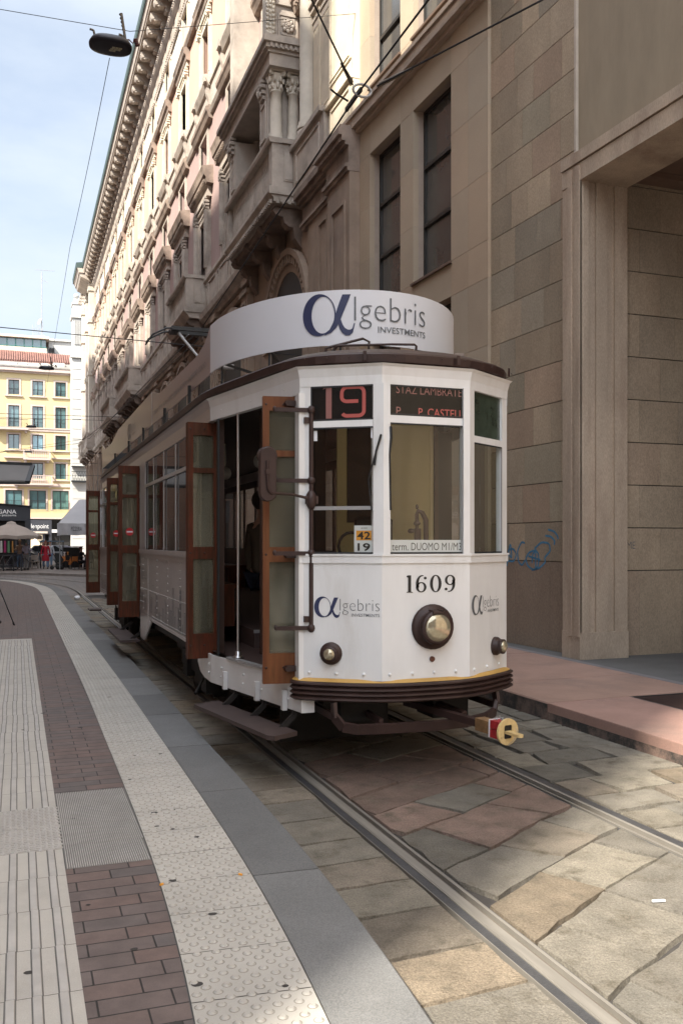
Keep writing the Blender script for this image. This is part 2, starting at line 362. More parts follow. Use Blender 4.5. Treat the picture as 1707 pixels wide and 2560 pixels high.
def text2d(t, off=0.):                                  # triangulated outline of a word in the built-in font, unit size
    k = (t, off)
    if k in _tc: return _tc[k]
    cu = bpy.data.curves.new('t', 'FONT'); cu.body = t; cu.size = 1; cu.offset = off; cu.resolution_u = 3
    ob = bpy.data.objects.new('t', cu); C.objects.link(ob)
    dg = bpy.context.evaluated_depsgraph_get(); me = bpy.data.meshes.new_from_object(ob.evaluated_get(dg))
    vs = [(v.co.x, v.co.y) for v in me.vertices]; fs = [tuple(p.vertices) for p in me.polygons]
    bpy.data.objects.remove(ob); bpy.data.curves.remove(cu); bpy.data.meshes.remove(me)
    xs = [v[0] for v in vs]; ys = [v[1] for v in vs]; _tc[k] = (vs, fs, min(xs), max(xs), min(ys), max(ys)); return _tc[k]
def put_text(mb, t, fn, x0, x1, y0, y1, off=0., baseline=False):
    vs, fs, a, b, c, d = text2d(t, off)
    if baseline: c = 0.; d = .73
    mb.add([fn(x0+(v[0]-a)/(b-a)*(x1-x0), y0+(v[1]-c)/(d-c)*(y1-y0)) for v in vs], fs)
def strip(mb, fn, outer, inner):
    n = len(outer); vs = [fn(*p) for p in outer]+[fn(*p) for p in inner]
    mb.add(vs, [(i, i+1, n+i+1, n+i) for i in range(n-1)])
def alpha_glyph(mb, fn):                                # the two-stroke letter of the advertiser, height 1
    N = 40
    strip(mb, fn, [(.38+.38*cos(2*pi*i/N), .5+.5*sin(2*pi*i/N)) for i in range(N+1)], [(.47+.26*cos(2*pi*i/N), .495+.435*sin(2*pi*i/N)) for i in range(N+1)])
    strip(mb, fn, [(1.085, .96), (.98, .68), (.90, .47), (.84, .31), (.77, .18), (.66, .07), (.52, .01)],
          [(.903, .96), (.83, .76), (.78, .60), (.74, .45), (.70, .30), (.62, .14), (.50, .05)])
    strip(mb, fn, [(.80, .32), (.84, .17), (.90, .05), (.98, -.01), (1.06, -.01), (1.13, .06), (1.178, .28)],
          [(.87, .37), (.91, .25), (.96, .17), (1.02, .13), (1.07, .125), (1.12, .155), (1.155, .28)])
def logo(parent, fn, mt_a, mt_t, thin=-.022, lean=0):
    a = MB(); alpha_glyph(a, fn); a.build('logo_letter', mt_a, parent)
    b = MB(); put_text(b, 'lgebris', fn, 1.16, 2.92, .33, .96, thin, True)
    put_text(b, 'INVESTMENTS', fn, 1.68, 2.92, .07, .215, .002); b.build('logo_text', mt_t, parent)
# ------------------------------------------------------------------ ground, road, rails, platform
def clip(poly, a, b, c):                                # keep a*x+b*y<=c
    out = []
    for i in range(len(poly)):
        p, q = poly[i], poly[(i+1) % len(poly)]; dp = a*p[0]+b*p[1]-c; dq = a*q[0]+b*q[1]-c
        if dp <= 0: out.append(p)
        if dp*dq < 0: t = dp/(dp-dq); out.append((p[0]+(q[0]-p[0])*t, p[1]+(q[1]-p[1])*t))
    return out
def area(p): return abs(sum(p[i][0]*p[(i+1) % len(p)][1]-p[(i+1) % len(p)][0]*p[i][1] for i in range(len(p))))/2
def slab(mb, poly, z, col, gap=.009, bev=.006, drop=.007, base=-.03):
    if len(poly) < 3 or area(poly) < .012: return
    cx = sum(p[0] for p in poly)/len(poly); cy = sum(p[1] for p in poly)/len(poly)
    def ins(d, zz):
        o = []
        for x, y in poly:
            l = sqrt((x-cx)**2+(y-cy)**2) or 1; k = max(0, 1-d*1.35/l); o.append((cx+(x-cx)*k, cy+(y-cy)*k, zz))
        return o
    A = ins(gap, base); B = ins(gap+.003, z-drop); D = ins(gap+bev, z); n = len(poly)
    mb.add(A+B+D, [(i, (i+1) % n, n+(i+1) % n, n+i) for i in range(n)]+[(n+i, n+(i+1) % n, 2*n+(i+1) % n, 2*n+i) for i in range(n)], col, False)
    mb.add(D, [tuple(range(n))], col)
def rough_edge(poly, r, amp):                           # break straight sides so the stones look hand-cut
    out = []
    for i in range(len(poly)):
        p, q = poly[i], poly[(i+1) % len(poly)]; L = sqrt((q[0]-p[0])**2+(q[1]-p[1])**2); k = max(1, int(L/.13))
        for j in range(k):
            t = j/k; a = amp if j else amp*.6
            out.append((p[0]+(q[0]-p[0])*t+r.uniform(-a, a), p[1]+(q[1]-p[1])*t+r.uniform(-a, a)))
    return out
RC = [(.245, .21, .165), (.24, .215, .17), (.215, .195, .16), (.265, .215, .155), (.225, .205, .17), (.25, .18, .145), (.26, .235, .19), (.195, .18, .15)]
def rcol(r, pinkp=.15):
    c = RC[5] if r.random() < pinkp else RC[r.choice([0, 1, 2, 3, 4, 6, 7])]; k = r.uniform(.66, .94)
    return tuple(x*k for x in c)

g = MB(); g.quad((-400, -200, -.05), (400, -200, -.05), (400, 500, -.05), (-400, 500, -.05))
struct(g.build('ground', M['ground']))
LR, RR = 2.035, 3.565                                    # rail head centres
r = random.Random(11); rd = MB()
def lane_rows(x0, x1, y0, y1, ang, rowh, lens, zc, pinkf, clipx):
    ca_, sa_ = cos(ang), sin(ang); v = y0-3
    for row in range(400):
        h = rowh*r.uniform(.82, 1.2); u = -9-r.random()*.6
        while u < 14:
            w = r.uniform(*lens)
            # local frame: u along the joint direction, v across
            q = [(u, v), (u+w, v), (u+w, v+h), (u, v+h)]
            P = []
            for (a, b) in q:
                jx = .05*sin(a*5.1+b*7.3); jy = .026*cos(a*2.7-b*4.1)+.012*sin(a*6.3)
                P.append((x0+(a+jx)*ca_-(b+jy)*sa_, (a+jx)*sa_+(b+jy)*ca_))
            cx = sum(p[0] for p in P)/4; cy = sum(p[1] for p in P)/4
            if x0-.7 < cx < x1+.7 and y0 < cy < y1:
                P = clip(P, 1, 0, clipx[1]); P = clip(P, -1, 0, -clipx[0]) if P else P
                if len(P) >= 3 and area(P) > .02:
                    P = rough_edge(P, r, .011); slab(rd, P, r.uniform(-.003, .002), rcol(r, pinkf(cy)), gap=.009, bev=.004, drop=.009)
            u += w
        v += h
        if v > y1+4: break
lane_rows(LR+.12, RR-.12, -2, 30, radians(29), .42, (.5, .85), 0, lambda y: .85 if 4.9 < y < 7.2 else (.10 if y < 5 else .12), (LR+.095, RR-.092))
# outer lanes: stones laid square to the rails
for (xa, xb, nx) in ((1.15, LR-.098, 1), (RR+.096, 4.93, 3)):
    y = -2.
    while y < 31:
        h = r.uniform(.32, .45); x = xa; cells = []
        if nx == 1: cells = [(xa, xb)]
        else:
            c = [xa]; t = xa+r.uniform(.25, .62)
            while t < xb-.25: c.append(t); t += r.uniform(.42, .66)
            c.append(xb); cells = list(zip(c[:-1], c[1:]))
        for (a, b) in cells:
            s0 = .05*sin(y*3+a*5); P = [(a, y+s0*(a-xa)), (b, y+.06*(b-xa)), (b, y+h+.06*(b-xa)), (a, y+h+.05*(a-xa))]
            if nx > 1: P = [(p[0]+(r.uniform(-.05, .05) if xa+.02 < p[0] < xb-.02 else 0), p[1]+r.uniform(-.03, .03)) for p in P]
            slab(rd, rough_edge(P, r, .009), r.uniform(-.003, .002), rcol(r, .0 if nx == 1 else .02), gap=.009, bev=.004, drop=.009)
        y += h
struct(rd.build('road', M['paver']))
b = MB(); b.quad((0, -6, -.028), (6, -6, -.028), (6, 31.2, -.028), (0, 31.2, -.028)); struct(b.build('road_bed', M['joint']))
b = MB(); b.quad((-60, 31, -.004), (40, 31, -.004), (40, 140, -.004), (-60, 140, -.004)); struct(b.build('far_road', M['farroad']))
b = MB(); b.quad((4.9, -60, .02), (-60, -60, .02), (-60, -3, .02), (4.9, -3, .02)); struct(b.build('near_road', M['asph']))

def railx(y):                                           # lateral shift of the track where it bends away to the left
    d = max(0., y-33.5); return -d*d/66. if d < 12 else -12*12/66.-(d-12)*.45
for side, x in ((1, LR), (-1, RR)):
    mr, mru, ms = MB(), MB(), MB(); ys = [-6+.0]+[i*1.0 for i in range(-5, 34)]+[34+i*.6 for i in range(30)]
    for i in range(len(ys)-1):
        a, b2 = ys[i], ys[i+1]; xa, xb = x+railx(a), x+railx(b2)
        def seg(mb, u0, u1, z, zb=-.03):
            u0, u1 = u0*side, u1*side
            if u0 > u1: u0, u1 = u1, u0
            mb.add([(xa+u0, a, zb), (xa+u1, a, zb), (xb+u1, b2, zb), (xb+u0, b2, zb), (xa+u0, a, z), (xa+u1, a, z), (xb+u1, b2, z), (xb+u0, b2, z)],
                   [(4, 5, 6, 7), (0, 1, 5, 4), (2, 3, 7, 6), (0, 4, 7, 3), (1, 2, 6, 5)])
        seg(ms, -.092, -.036 if side == 1 else -.014, -.004); seg(ms, .080, .100, -.012)
        if side == 1: seg(mr, -.028, .024, .004); seg(mru, .024, .062, -.022); seg(mr, .062, .080, .002); seg(mr, -.036, -.028, .002); seg(mr, -.096, -.092, .003)
        else: seg(mr, -.014, .010, .003); seg(mru, .010, .062, -.024); seg(mr, .062, .074, .001); seg(ms, .074, .080, -.012)
    rt = mr.build('rail', M['rail']); tag(rt, 'steel tram rail in the setts, %s' % ('the one nearer the platform' if side == 1 else 'the one nearer the pink pavement'), 'rail', 'tram rails')
    mru.build('rail_groove', M['railrust'], rt); ms.build('sealant_strip', M['sealant'], rt)

# platform edge curve (outer edge towards the rails) and strips parallel to it
EDGE = [(.35, -3.0), (.78, -1.), (1.02, .5), (1.18, 1.6), (1.322, 2.76), (1.402, 3.92), (1.44, 5.31), (1.462, 8.), (1.48, 10.9), (1.48, 18.), (1.48, 26.), (1.48, 31.), (1.36, 34.5), (1.07, 36.9), (.72, 38.9), (.15, 41.0), (-.7, 42.6), (-2.2, 43.9), (-5, 44.8), (-9, 45)]
def cr(P, n=8):
    out = []
    for i in range(len(P)-1):
        p0, p1, p2, p3 = P[max(i-1, 0)], P[i], P[i+1], P[min(i+2, len(P)-1)]
        for k in range(n):
            t = k/n; out.append(tuple(.5*((2*p1[j])+(-p0[j]+p2[j])*t+(2*p0[j]-5*p1[j]+4*p2[j]-p3[j])*t*t+(-p0[j]+3*p1[j]-3*p2[j]+p3[j])*t**3) for j in (0, 1)))
    out.append(P[-1]); return out
EC = cr(EDGE, 10); EL = [0]
for i in range(1, len(EC)): EL.append(EL[-1]+math.dist(EC[i], EC[i-1]))
def eat(s, off):                                        # point at arc length s, offset inwards
    s = max(0, min(EL[-1]-1e-4, s)); lo, hi = 0, len(EL)-1
    while hi-lo > 1:
        m = (lo+hi)//2
        if EL[m] <= s: lo = m
        else: hi = m
    t = (s-EL[lo])/(EL[lo+1]-EL[lo]); a, b = EC[lo], EC[lo+1]
    dx, dy = b[0]-a[0], b[1]-a[1]; l = math.hypot(dx, dy)
    return (a[0]+dx*t-dy/l*off, a[1]+dy*t+dx/l*off)
PZ = .13
# granite kerb stones
kb = MB(); s = .2; kk = random.Random(5)
while s < EL[-1]-1:
    L = kk.uniform(1.15, 1.6); n = 5; a = s+.005; e = s+L-.006; k = kk.uniform(.80, 1.15); col = (.150*k, .150*k, .146*k)
    for i in range(n):
        s0, s1 = a+(e-a)*i/n, a+(e-a)*(i+1)/n
        o0, o1, i0, i1 = eat(s0, 0), eat(s1, 0), eat(s0, .34), eat(s1, .34); b0, b1 = eat(s0, .012), eat(s1, .012)
        z = PZ; kb.add([(*b0, z), (*b1, z), (*i1, z), (*i0, z), (*o0, z-.012), (*o1, z-.012), (*o0, -.04), (*o1, -.04)], [(0, 1, 2, 3), (4, 5, 1, 0), (6, 7, 5, 4)], col)
        if i == 0: kb.add([(*o0, -.04), (*b0, z), (*i0, z), (*i0, -.04)], [(0, 1, 2, 3)], col)
        if i == n-1: kb.add([(*o1, -.04), (*b1, z), (*i1, z), (*i1, -.04)], [(3, 2, 1, 0)], col)
    s += L
struct(kb.build('platform_kerb', M['granite']))
# warning strip with domes
ds = MB(); dj = MB(); TL = .40; s = .2; nt = 0
while s < EL[-1]-1:
    a, e = s+.003, s+TL-.003
    for i in range(2):
        s0, s1 = a+(e-a)*i/2, a+(e-a)*(i+1)/2
        for (w0, w1) in ((.344, .78),):
            ds.quad((*eat(s0, w0), PZ-.001), (*eat(s1, w0), PZ-.001), (*eat(s1, w1), PZ-.001), (*eat(s0, w1), PZ-.001))
    s += TL
sp = .082; row = 0; s = .22
while s < 34:
    far = s > 17
    for k in range(6 if row % 2 else 5):
        if row < 0: break
        off = .373+(k+(0 if row % 2 else .5))*.0765
        c = eat(s, off); p1 = eat(s+.01, off); tx, ty = (p1[0]-c[0])*100, (p1[1]-c[1])*100
        n = 10 if s < 12 else (6 if not far else 4); rr = .0158
        base = [(c[0]+rr*cos(2*pi*i/n), c[1]+rr*sin(2*pi*i/n), PZ-.001) for i in range(n)]
        top = [(c[0]+rr*.62*cos(2*pi*i/n), c[1]+rr*.62*sin(2*pi*i/n), PZ+.0055) for i in range(n)]
        if s < 16: dj.poly([(c[0]+.0205*cos(2*pi*i/n), c[1]+.0205*sin(2*pi*i/n), PZ-.0004) for i in range(n)])
        ds.add(base+top, [(i, (i+1) % n, n+(i+1) % n, n+i) for i in range(n)], None, True); ds.add(top, [tuple(range(n))])
    s += .0475; row += 1
struct(ds.build('warning_strip', M['concrete'])); struct(dj.build('warning_strip_dirt', mat('dome_dirt', (.27, .25, .215), .9, var=.2, scale=20)))
# body of the platform: dark bed, then brick paving as one sheet that follows the strip
bed = MB(); n = 120
for i in range(n):
    s0, s1 = EL[-1]*i/n, EL[-1]*(i+1)/n
    a, b2 = eat(s0, .01), eat(s1, .01); bed.quad((-22, a[1], PZ-.012), (*a, PZ-.012), (*b2, PZ-.012), (-22, b2[1], PZ-.012))
struct(bed.build('platform_bed', M['groove']))
RX = .222                                               # right edge of the ribbed guide path
def inner(y):                                           # x of the strip's inner edge at a given y
    best = None
    for i in range(len(INN)-1):
        if INN[i][1] <= y <= INN[i+1][1]:
            t = (y-INN[i][1])/(INN[i+1][1]-INN[i][1]+1e-9); return INN[i][0]+(INN[i+1][0]-INN[i][0])*t
    return INN[0][0] if y < INN[0][1] else INN[-1][0]
INN = [eat(EL[-1]*i/400, .785) for i in range(401)]
bp = MB(); Z = PZ-.002; ys = [-3+.5*i for i in range(93)]
for y0, y1 in zip(ys[:-1], ys[1:]):
    cuts = [(y0, y1)]
    for (c0, c1) in ((4.68, 6.10),):
        nc = []
        for (p, q) in cuts:
            if q <= c0 or p >= c1: nc.append((p, q))
            else:
                if p < c0: nc.append((p, c0))
                if q > c1: nc.append((c1, q))
        cuts = nc
    for (p, q) in cuts:
        x0a = RX if p < 15.9 else -22
        bp.quad((x0a, p, Z), (inner(p), p, Z), (inner(q), q, Z), (x0a, q, Z))
bp.quad((-22, 15.98, Z), (RX, 15.98, Z), (RX, 16.0, Z), (-22, 16.0, Z))
bp.quad((-22, -3, Z), (-1.0, -3, Z), (-1.0, 16, Z), (-22, 16, Z))
struct(bp.build('platform_paving', M['brick']))
# ribbed guide path: tiles .4 m with four flat bars each
gp, rb, gv = MB(), MB(), MB(); y = -3.0; kk = random.Random(3)
while y < 15.9:
    y1 = min(y+.40, 15.94)
    woven = 4.98 < (y+y1)/2 < 5.78
    for tx in range(3):
        x1 = RX-tx*.405; x0 = x1-.40
        gp.quad((x0, y+.002, PZ-.001), (x1, y+.002, PZ-.001), (x1, y1-.002, PZ-.001), (x0, y1-.002, PZ-.001))
        if woven:
            ny = 13; nx = 13; px, py = .40/nx, (y1-y)/ny
            for i in range(nx):
                for j in range(ny):
                    cx, cy = x0+(i+.5)*px, y+(j+.5)*py
                    if (i+j) % 2: rb.bbox(cx-.0055, cx+.0055, cy-py*.72, cy+py*.72, PZ-.002, PZ+.006, .002)
                    else: rb.bbox(cx-px*.72, cx+px*.72, cy-.005, cy+.005, PZ-.002, PZ+.005, .002)
        else:
            jo = kk.uniform(-.004, .004)
            for k in range(4):
                cx = x0+.062+k*.0915+jo
                rb.bbox(cx-.0155, cx+.0155, y+.003, y1-.003, PZ-.002, PZ+.005, .0025)
                gv.quad((cx-.021, y, PZ-.0002), (cx+.021, y, PZ-.0002), (cx+.021, y1, PZ-.0002), (cx-.021, y1, PZ-.0002))
    y = y1
struct(gp.build('guide_path', M['concrete'])); struct(rb.build('guide_path_ribs', M['ribtop'])); struct(gv.build('guide_path_grooves', M['groove']))
# fine ribbed plate between the guide path and the strip
fr, fb = MB(), MB()
for t in range(4):
    a, e = 4.68+t*.355, 4.68+(t+1)*.355-.004; x = RX+.012; xr = inner((a+e)/2)
    fb.quad((RX+.004, a, PZ-.001), (inner(a)-.003, a, PZ-.001), (inner(e)-.003, e, PZ-.001), (RX+.004, e, PZ-.001))
    while x < xr-.008:
        fr.bbox(x-.0026, x+.0026, a+.004, e, PZ-.002, PZ+.005, .0015); x += .0108
struct(fb.build('ribbed_plate_bed', mat('plate_bed', (.17, .16, .145), .9, var=.1))); struct(fr.build('ribbed_plate', M['ribtop']))
b = MB(); b.quad((-1.0, 15.94, PZ), (RX, 15.94, PZ), (RX, 16.1, PZ), (-1.0, 16.1, PZ)); struct(b.build('guide_path_end', M['concrete']))
# dark chewing-gum spots and litter on the platform
kk = random.Random(21); gm = MB()
spots = [(.62, 3.30), (.92, 3.18), (.50, 3.05), (.80, 3.9), (.70, 4.35), (.93, 4.95), (.80, 5.6), (.72, 6.3), (1.0, 6.0), (.04, 3.6), (-.09, 3.62), (-.22, 4.7), (-.12, 4.45), (.98, 7.2), (.84, 7.0)]
spots += [(kk.uniform(-.5, 1.1), kk.uniform(2.9, 14)) for _ in range(26)]
for (x, y) in spots:
    n = 9; rr = kk.uniform(.009, .020); a0 = kk.random()*3
    gm.poly([(x+rr*kk.uniform(.8, 1.15)*cos(2*pi*i/n)*1.2, y+rr*kk.uniform(.8, 1.15)*sin(2*pi*i/n), PZ+.0004+.006*(abs(x-.85) < .24 and 0)) for i in range(n)])
o = gm.build('gum_spots', M['joint']); o['kind'] = 'stuff'; o['label'] = 'dark chewing gum spots on the platform'
def litter(x, y, z, c, w, l, a, lab, mt):
    m = MB(); m.obox((x, y, z+.004), (l/2*cos(a), l/2*sin(a), 0), (-w/2*sin(a), w/2*cos(a), 0), (0, 0, .004)); tag(m.build('litter', mt), lab, 'litter', 'scraps of litter')
litter(1.02, 4.31, PZ, 0, .008, .02, 2.2, 'small orange and white scrap lying on the grey granite kerb', M['orange'])
litter(2.93, 3.62, .004, 0, .012, .065, -.2, 'white paper strip lying on the sunlit setts right of the near rail', M['paper'])
litter(.64, 4.31, PZ, 0, .008, .02, .6, 'tiny orange scrap where the brick paving meets the dotted strip', M['orange'])
m = MB(); m.ell((1.72, 28.9, .05), .10, .12, .07, 8, 5); tag(m.build('litter', M['paper']), 'crumpled white bag lying between kerb and rail behind the tram', 'litter', 'scraps of litter')

# right-hand pavement
KX = 4.90; QZ = .17
pv = MB(); kk = random.Random(9)
def pcol(): k = kk.uniform(.9, 1.1); return (.30*k, .185*k*kk.uniform(.97, 1.03), .145*k)
ycuts = [-8, -6.2, -4.4, -2.5, -.4, 1.6, 3.6, 5.55, 7.70, 8.96, 11.2, 13.3, 15.4, 17.6, 19.8, 22, 24.4, 27, 30, 33, 36, 39, 42]
for y0, y1 in zip(ycuts[:-1], ycuts[1:]):
    sk = .10
    kc = pcol()
    pts = [(KX, y0), (6.95, y0+sk), (6.95, y1+sk), (KX, y1)]
    if 5.5 < y0 < 7.69:                                  # leave the hole for the cellar grate
        for q in ([(KX, y0), (5.90, y0+sk/2), (5.90, y1+sk/2), (KX, y1)], ): slab(pv, q, QZ, kc, gap=.004, bev=.008, drop=.008, base=0)
        slab(pv, [(5.90, y0+.0), (6.95, y0+.05), (6.95, 6.12), (5.90, 6.02)], QZ, pcol(), gap=.003, bev=.006, drop=.006, base=0)
    else: slab(pv, pts, QZ, kc, gap=.008, bev=.012, drop=.012, base=-.03)
struct(pv.build('pavement', M['pink']))
b = MB(); b.box(KX+.02, 6.9, -8, 42, -.04, QZ-.03); struct(b.build('pavement_base', M['joint']))
b = MB(); b.box(6.945, 30, -40, 44, -.04, QZ-.006); struct(b.build('portal_floor', M['asph']))
b = MB(); b.box(6.945, 7.06, -8, 44, QZ-.006, QZ-.002); b.build('pavement_edge_strip', mat('edge_strip', (.16, .15, .15), .8, var=.15))['kind'] = 'structure'
gt = thing('cellar_grate', 'dark iron cellar grate set in the pink pavement at the right', 'grate', (6.42, 6.9, QZ))
f = MB(); f.box(5.905, 6.935, 6.08, 7.72, QZ-.10, QZ-.06); f.build('pit', M['dark'], gt)
f = MB(); y = 6.12
while y < 7.7: f.box(5.91, 6.93, y, y+.012, QZ-.035, QZ-.004); y += .03
f.build('bars', mat('grate_iron', (.06, .035, .03), .6, .2, var=.2), gt)
f = MB(); f.box(5.90, 5.925, 6.06, 7.74, QZ-.05, QZ-.001); f.box(6.915, 6.94, 6.06, 7.74, QZ-.05, QZ-.001); f.box(5.925, 6.915, 6.06, 6.085, QZ-.05, QZ-.001); f.box(5.925, 6.915, 7.715, 7.74, QZ-.05, QZ-.001); f.build('frame', M['iron'], gt)
# kerb face (rough, stained) along the pink pavement
kf = MB(); kk = random.Random(4)
for i in range(len(ycuts)-1):
    y0, y1 = ycuts[i]+.006, ycuts[i+1]-.006; k = kk.uniform(.85, 1.1); c = (.17*k, .115*k, .09*k); n = max(2, int((y1-y0)/.3))
    for j in range(n):
        a, b2 = y0+(y1-y0)*j/n, y0+(y1-y0)*(j+1)/n; kf.quad((KX-.004, b2, -.03), (KX-.004, a, -.03), (KX+.008, a, QZ-.014), (KX+.008, b2, QZ-.014), c)
struct(kf.build('pavement_kerb', mat('kerb_face', (1, 1, 1), .85, use_attr=True, var=.35, scale=4, bump=1., bscale=60, speck=.25, specscale=90, col2=(.035, .03, .026), c2scale=3.2, c2lo=.42, c2hi=.58)))
# far pavement of the square
fp = MB(); FE = [(-60, 60), (-6, 55.5), (-.9, 52.4), (1.11, 51.0), (3.26, 47.8), (4.9, 44.5), (4.9, 42), (30, 42), (30, 150), (-60, 150)]
fp.prism([(x, y, -.04) for x, y in FE], (0, 0, .16)); struct(fp.build('square_pavement', mat('square_pave', (.20, .17, .15), .8, var=.2, scale=1.2)))
fk = MB()
for i in range(5):
    a, b2 = FE[i], FE[i+1]; d = Vector((b2[0]-a[0], b2[1]-a[1], 0)).normalized(); nn = Vector((-d.y, d.x, 0)); A = Vector((*a, .0)); B = Vector((*b2, .0))
    fk.add([A-nn*.03+Vector((0, 0, .0)), B-nn*.03, B-nn*.03+Vector((0, 0, .125)), A-nn*.03+Vector((0, 0, .125)), B+nn*.3+Vector((0, 0, .125)), A+nn*.3+Vector((0, 0, .125))], [(0, 1, 2, 3), (3, 2, 4, 5)])
struct(fk.build('square_kerb', mat('kerb_pale', (.27, .245, .22), .8, var=.15)))
# ------------------------------------------------------------------ the tram
TX = 2.80
T = thing('tram', 'old white tram, number 1609, standing at the stop with its wooden folding doors open', 'tram', (TX, 12.9, 0))
XL, XR = 1.625, 3.975
YF, YC, YT, YR = 5.99, 6.33, 8.0, 19.88                  # front face, corner, end of taper, rear
HC, HF = .856, .35                                       # half widths at the corner and of the front face
def outline(off=0.):                                     # plan of the body, clockwise from left side front
    P = [(-1.175, YR-.9), (-1.175, YT), (-HC, YC), (-HF, YF), (HF, YF), (HC, YC), (1.175, YT), (1.175, YR-.9), (.95, YR-.1), (.4, YR+.15), (-.4, YR+.15), (-.95, YR-.1)]
    if not off: return [(TX+x, y) for x, y in P]
    out = []; n = len(P)
    for i in range(n):
        a, b, c = P[i-1], P[i], P[(i+1) % n]
        d1 = Vector((b[0]-a[0], b[1]-a[1])).normalized(); d2 = Vector((c[0]-b[0], c[1]-b[1])).normalized()
        n1 = Vector((d1.y, -d1.x)); n2 = Vector((d2.y, -d2.x)); k = (n1+n2).normalized(); m = off/max(.4, k.dot(n1))
        out.append((TX+b[0]-k.x*m, b[1]-k.y*m))
    return out
# orientation check: make +off grow outwards
if outline(.1)[1][0] > outline()[1][0]:
    _o = outline
    def outline(off=0.): return _o(-off) if off else _o()
def wallseg(mb, p, q, z0, z1, t=.03, u0=0., u1=1.):      # panel between two plan points, outer face on the line
    p, q = Vector((*p, 0)), Vector((*q, 0)); a, b = p+(q-p)*u0, p+(q-p)*u1; d = (q-p).normalized(); n = Vector((d.y, -d.x, 0))
    if n.dot(Vector((TX, 12.9, 0))-p) < 0: n = -n
    mb.prism([a+Vector((0, 0, z0)), b+Vector((0, 0, z0)), b+Vector((0, 0, z1)), a+Vector((0, 0, z1))], n*t)
def facet(p, q, off=.003):                               # returns fn(u metres along, z) on a vertical panel p->q
    p, q = Vector((*p, 0)), Vector((*q, 0)); d = (q-p).normalized(); n = Vector((d.y, -d.x, 0))
    if n.dot(Vector((TX, 12.9, 0))-p) > 0: n = -n
    return lambda u, z, o=off: tuple(p+d*u+n*o+Vector((0, 0, z)))
O = outline(); LF = (O[2], O[3]); CF = (O[3], O[4]); RF = (O[4], O[5])
# front apron
b = MB()
for (p, q) in (LF, CF, RF): wallseg(b, p, q, .755, 1.60, .04)
o_apron = b.build('front_panel', M['white'], T)
b = MB()
for (p, q) in (LF, CF, RF):
    f = facet(p, q); L = math.dist(p, q); n = 4 if L > .65 else 3
    for i in range(n): c = f((i+.35)*L/n, .80, .0); b.ell(c, .014, .014, .014, 6, 4)
    for zz in (1.545,): pass
b.buildp('rivet', M['white'], o_apron)
b = MB()
oo = outline(.012)
for i in (2, 3, 4): b.prism([(*oo[i], 1.600), (*oo[i+1], 1.600), (*oo[i+1], 1.652), (*oo[i], 1.652)], (0, .05, 0))
oo = outline(.02)
for i in (2, 3, 4): b.prism([(*oo[i], 1.652), (*oo[i+1], 1.652), (*oo[i+1], 1.666), (*oo[i], 1.666)], (0, .07, 0))
b.buildp('belt_rail', M['white'], T)
# window posts and rails of the front
b = MB(); zt, zb = 2.89, 1.666
def post(x0, x1, y0, d=.06): b.box(x0, x1, y0-.012, y0+d, zb, zt)
for sgn in (-1, 1):                                      # posts on the corners of the centre face
    x = TX+sgn*HF
    b.prism([(x+sgn*.055, YF+.030, zb), (x-sgn*.005, YF-.016, zb), (x-sgn*.058, YF-.016, zb), (x-sgn*.058, YF+.05, zb), (x+sgn*.05, YF+.08, zb)], (0, 0, zt-zb))
    wallseg(b, (TX+sgn*HC, YC), (TX+sgn*HF, YF), zb, zt, .05, -.01, .13)
wallseg(b, *CF, 2.612, 2.665, .04, .07, .93); wallseg(b, *LF, 2.585, 2.632, .04, .13, .93); wallseg(b, RF[0], RF[1], 2.50, 2.55, .04, .07, .87)
b.buildp('window_post', M['white'], T)
b = MB()                                                 # flared letterboard all round
prof = [(0., 2.885), (.004, 2.95), (.02, 3.01), (.040, 3.028)]
for i in range(12):
    for (a, z0), (c, z1) in zip(prof[:-1], prof[1:]):
        A = outline(a+.004); B = outline(c+.004)
        if i in (0, 6, 1, 5) : z0_, z1_ = z0-.05, z1
        else: z0_, z1_ = z0, z1
        if i in (0, 1, 5, 6):
            if (a, z0) == prof[0]: z0_ = 2.835
            else: z0_ = z0
        b.quad((*A[i], z0_), (*A[(i+1) % 12], z0_), (*B[(i+1) % 12], z1_), (*B[i], z1_))
        b.quad((*A[i], z0_), (*B[i], z1_), (*B[(i+1) % 12], z1_), (*A[(i+1) % 12], z0_)) if False else None
lb = MB(); lb.v = b.v[:]; keep = list(range(len(b.f)))
front = MB(); side = MB()
for k, f in enumerate(b.f):
    i = k//3; tgt = front if i in (1, 2, 3, 4, 5) else side
    tgt.add([b.v[j] for j in f], [(0, 1, 2, 3)])
A = outline(.0); B = outline(-.05)
for i in range(12):
    z = 2.885 if i in (2, 3, 4) else 2.835
    (front if i in (1, 2, 3, 4, 5) else side).quad((*A[i], z), (*B[i], z), (*B[(i+1) % 12], z), (*A[(i+1) % 12], z))
    (front if i in (1, 2, 3, 4, 5) else side).quad((*B[i], z), (*B[i], 3.03), (*B[(i+1) % 12], 3.03), (*B[(i+1) % 12], z))
fb_ = front.build('front_letterboard', M['white'], T); side.build('side_letterboard', M['taupe'], T)
b = MB()
f = facet(O[1], O[2])
for u in (.25, .85, 1.45):
    for z in (2.90, 2.95): b.ell(f(u, z), .009, .009, .009, 6, 4)
b.buildp('rivet', M['white'], fb_)
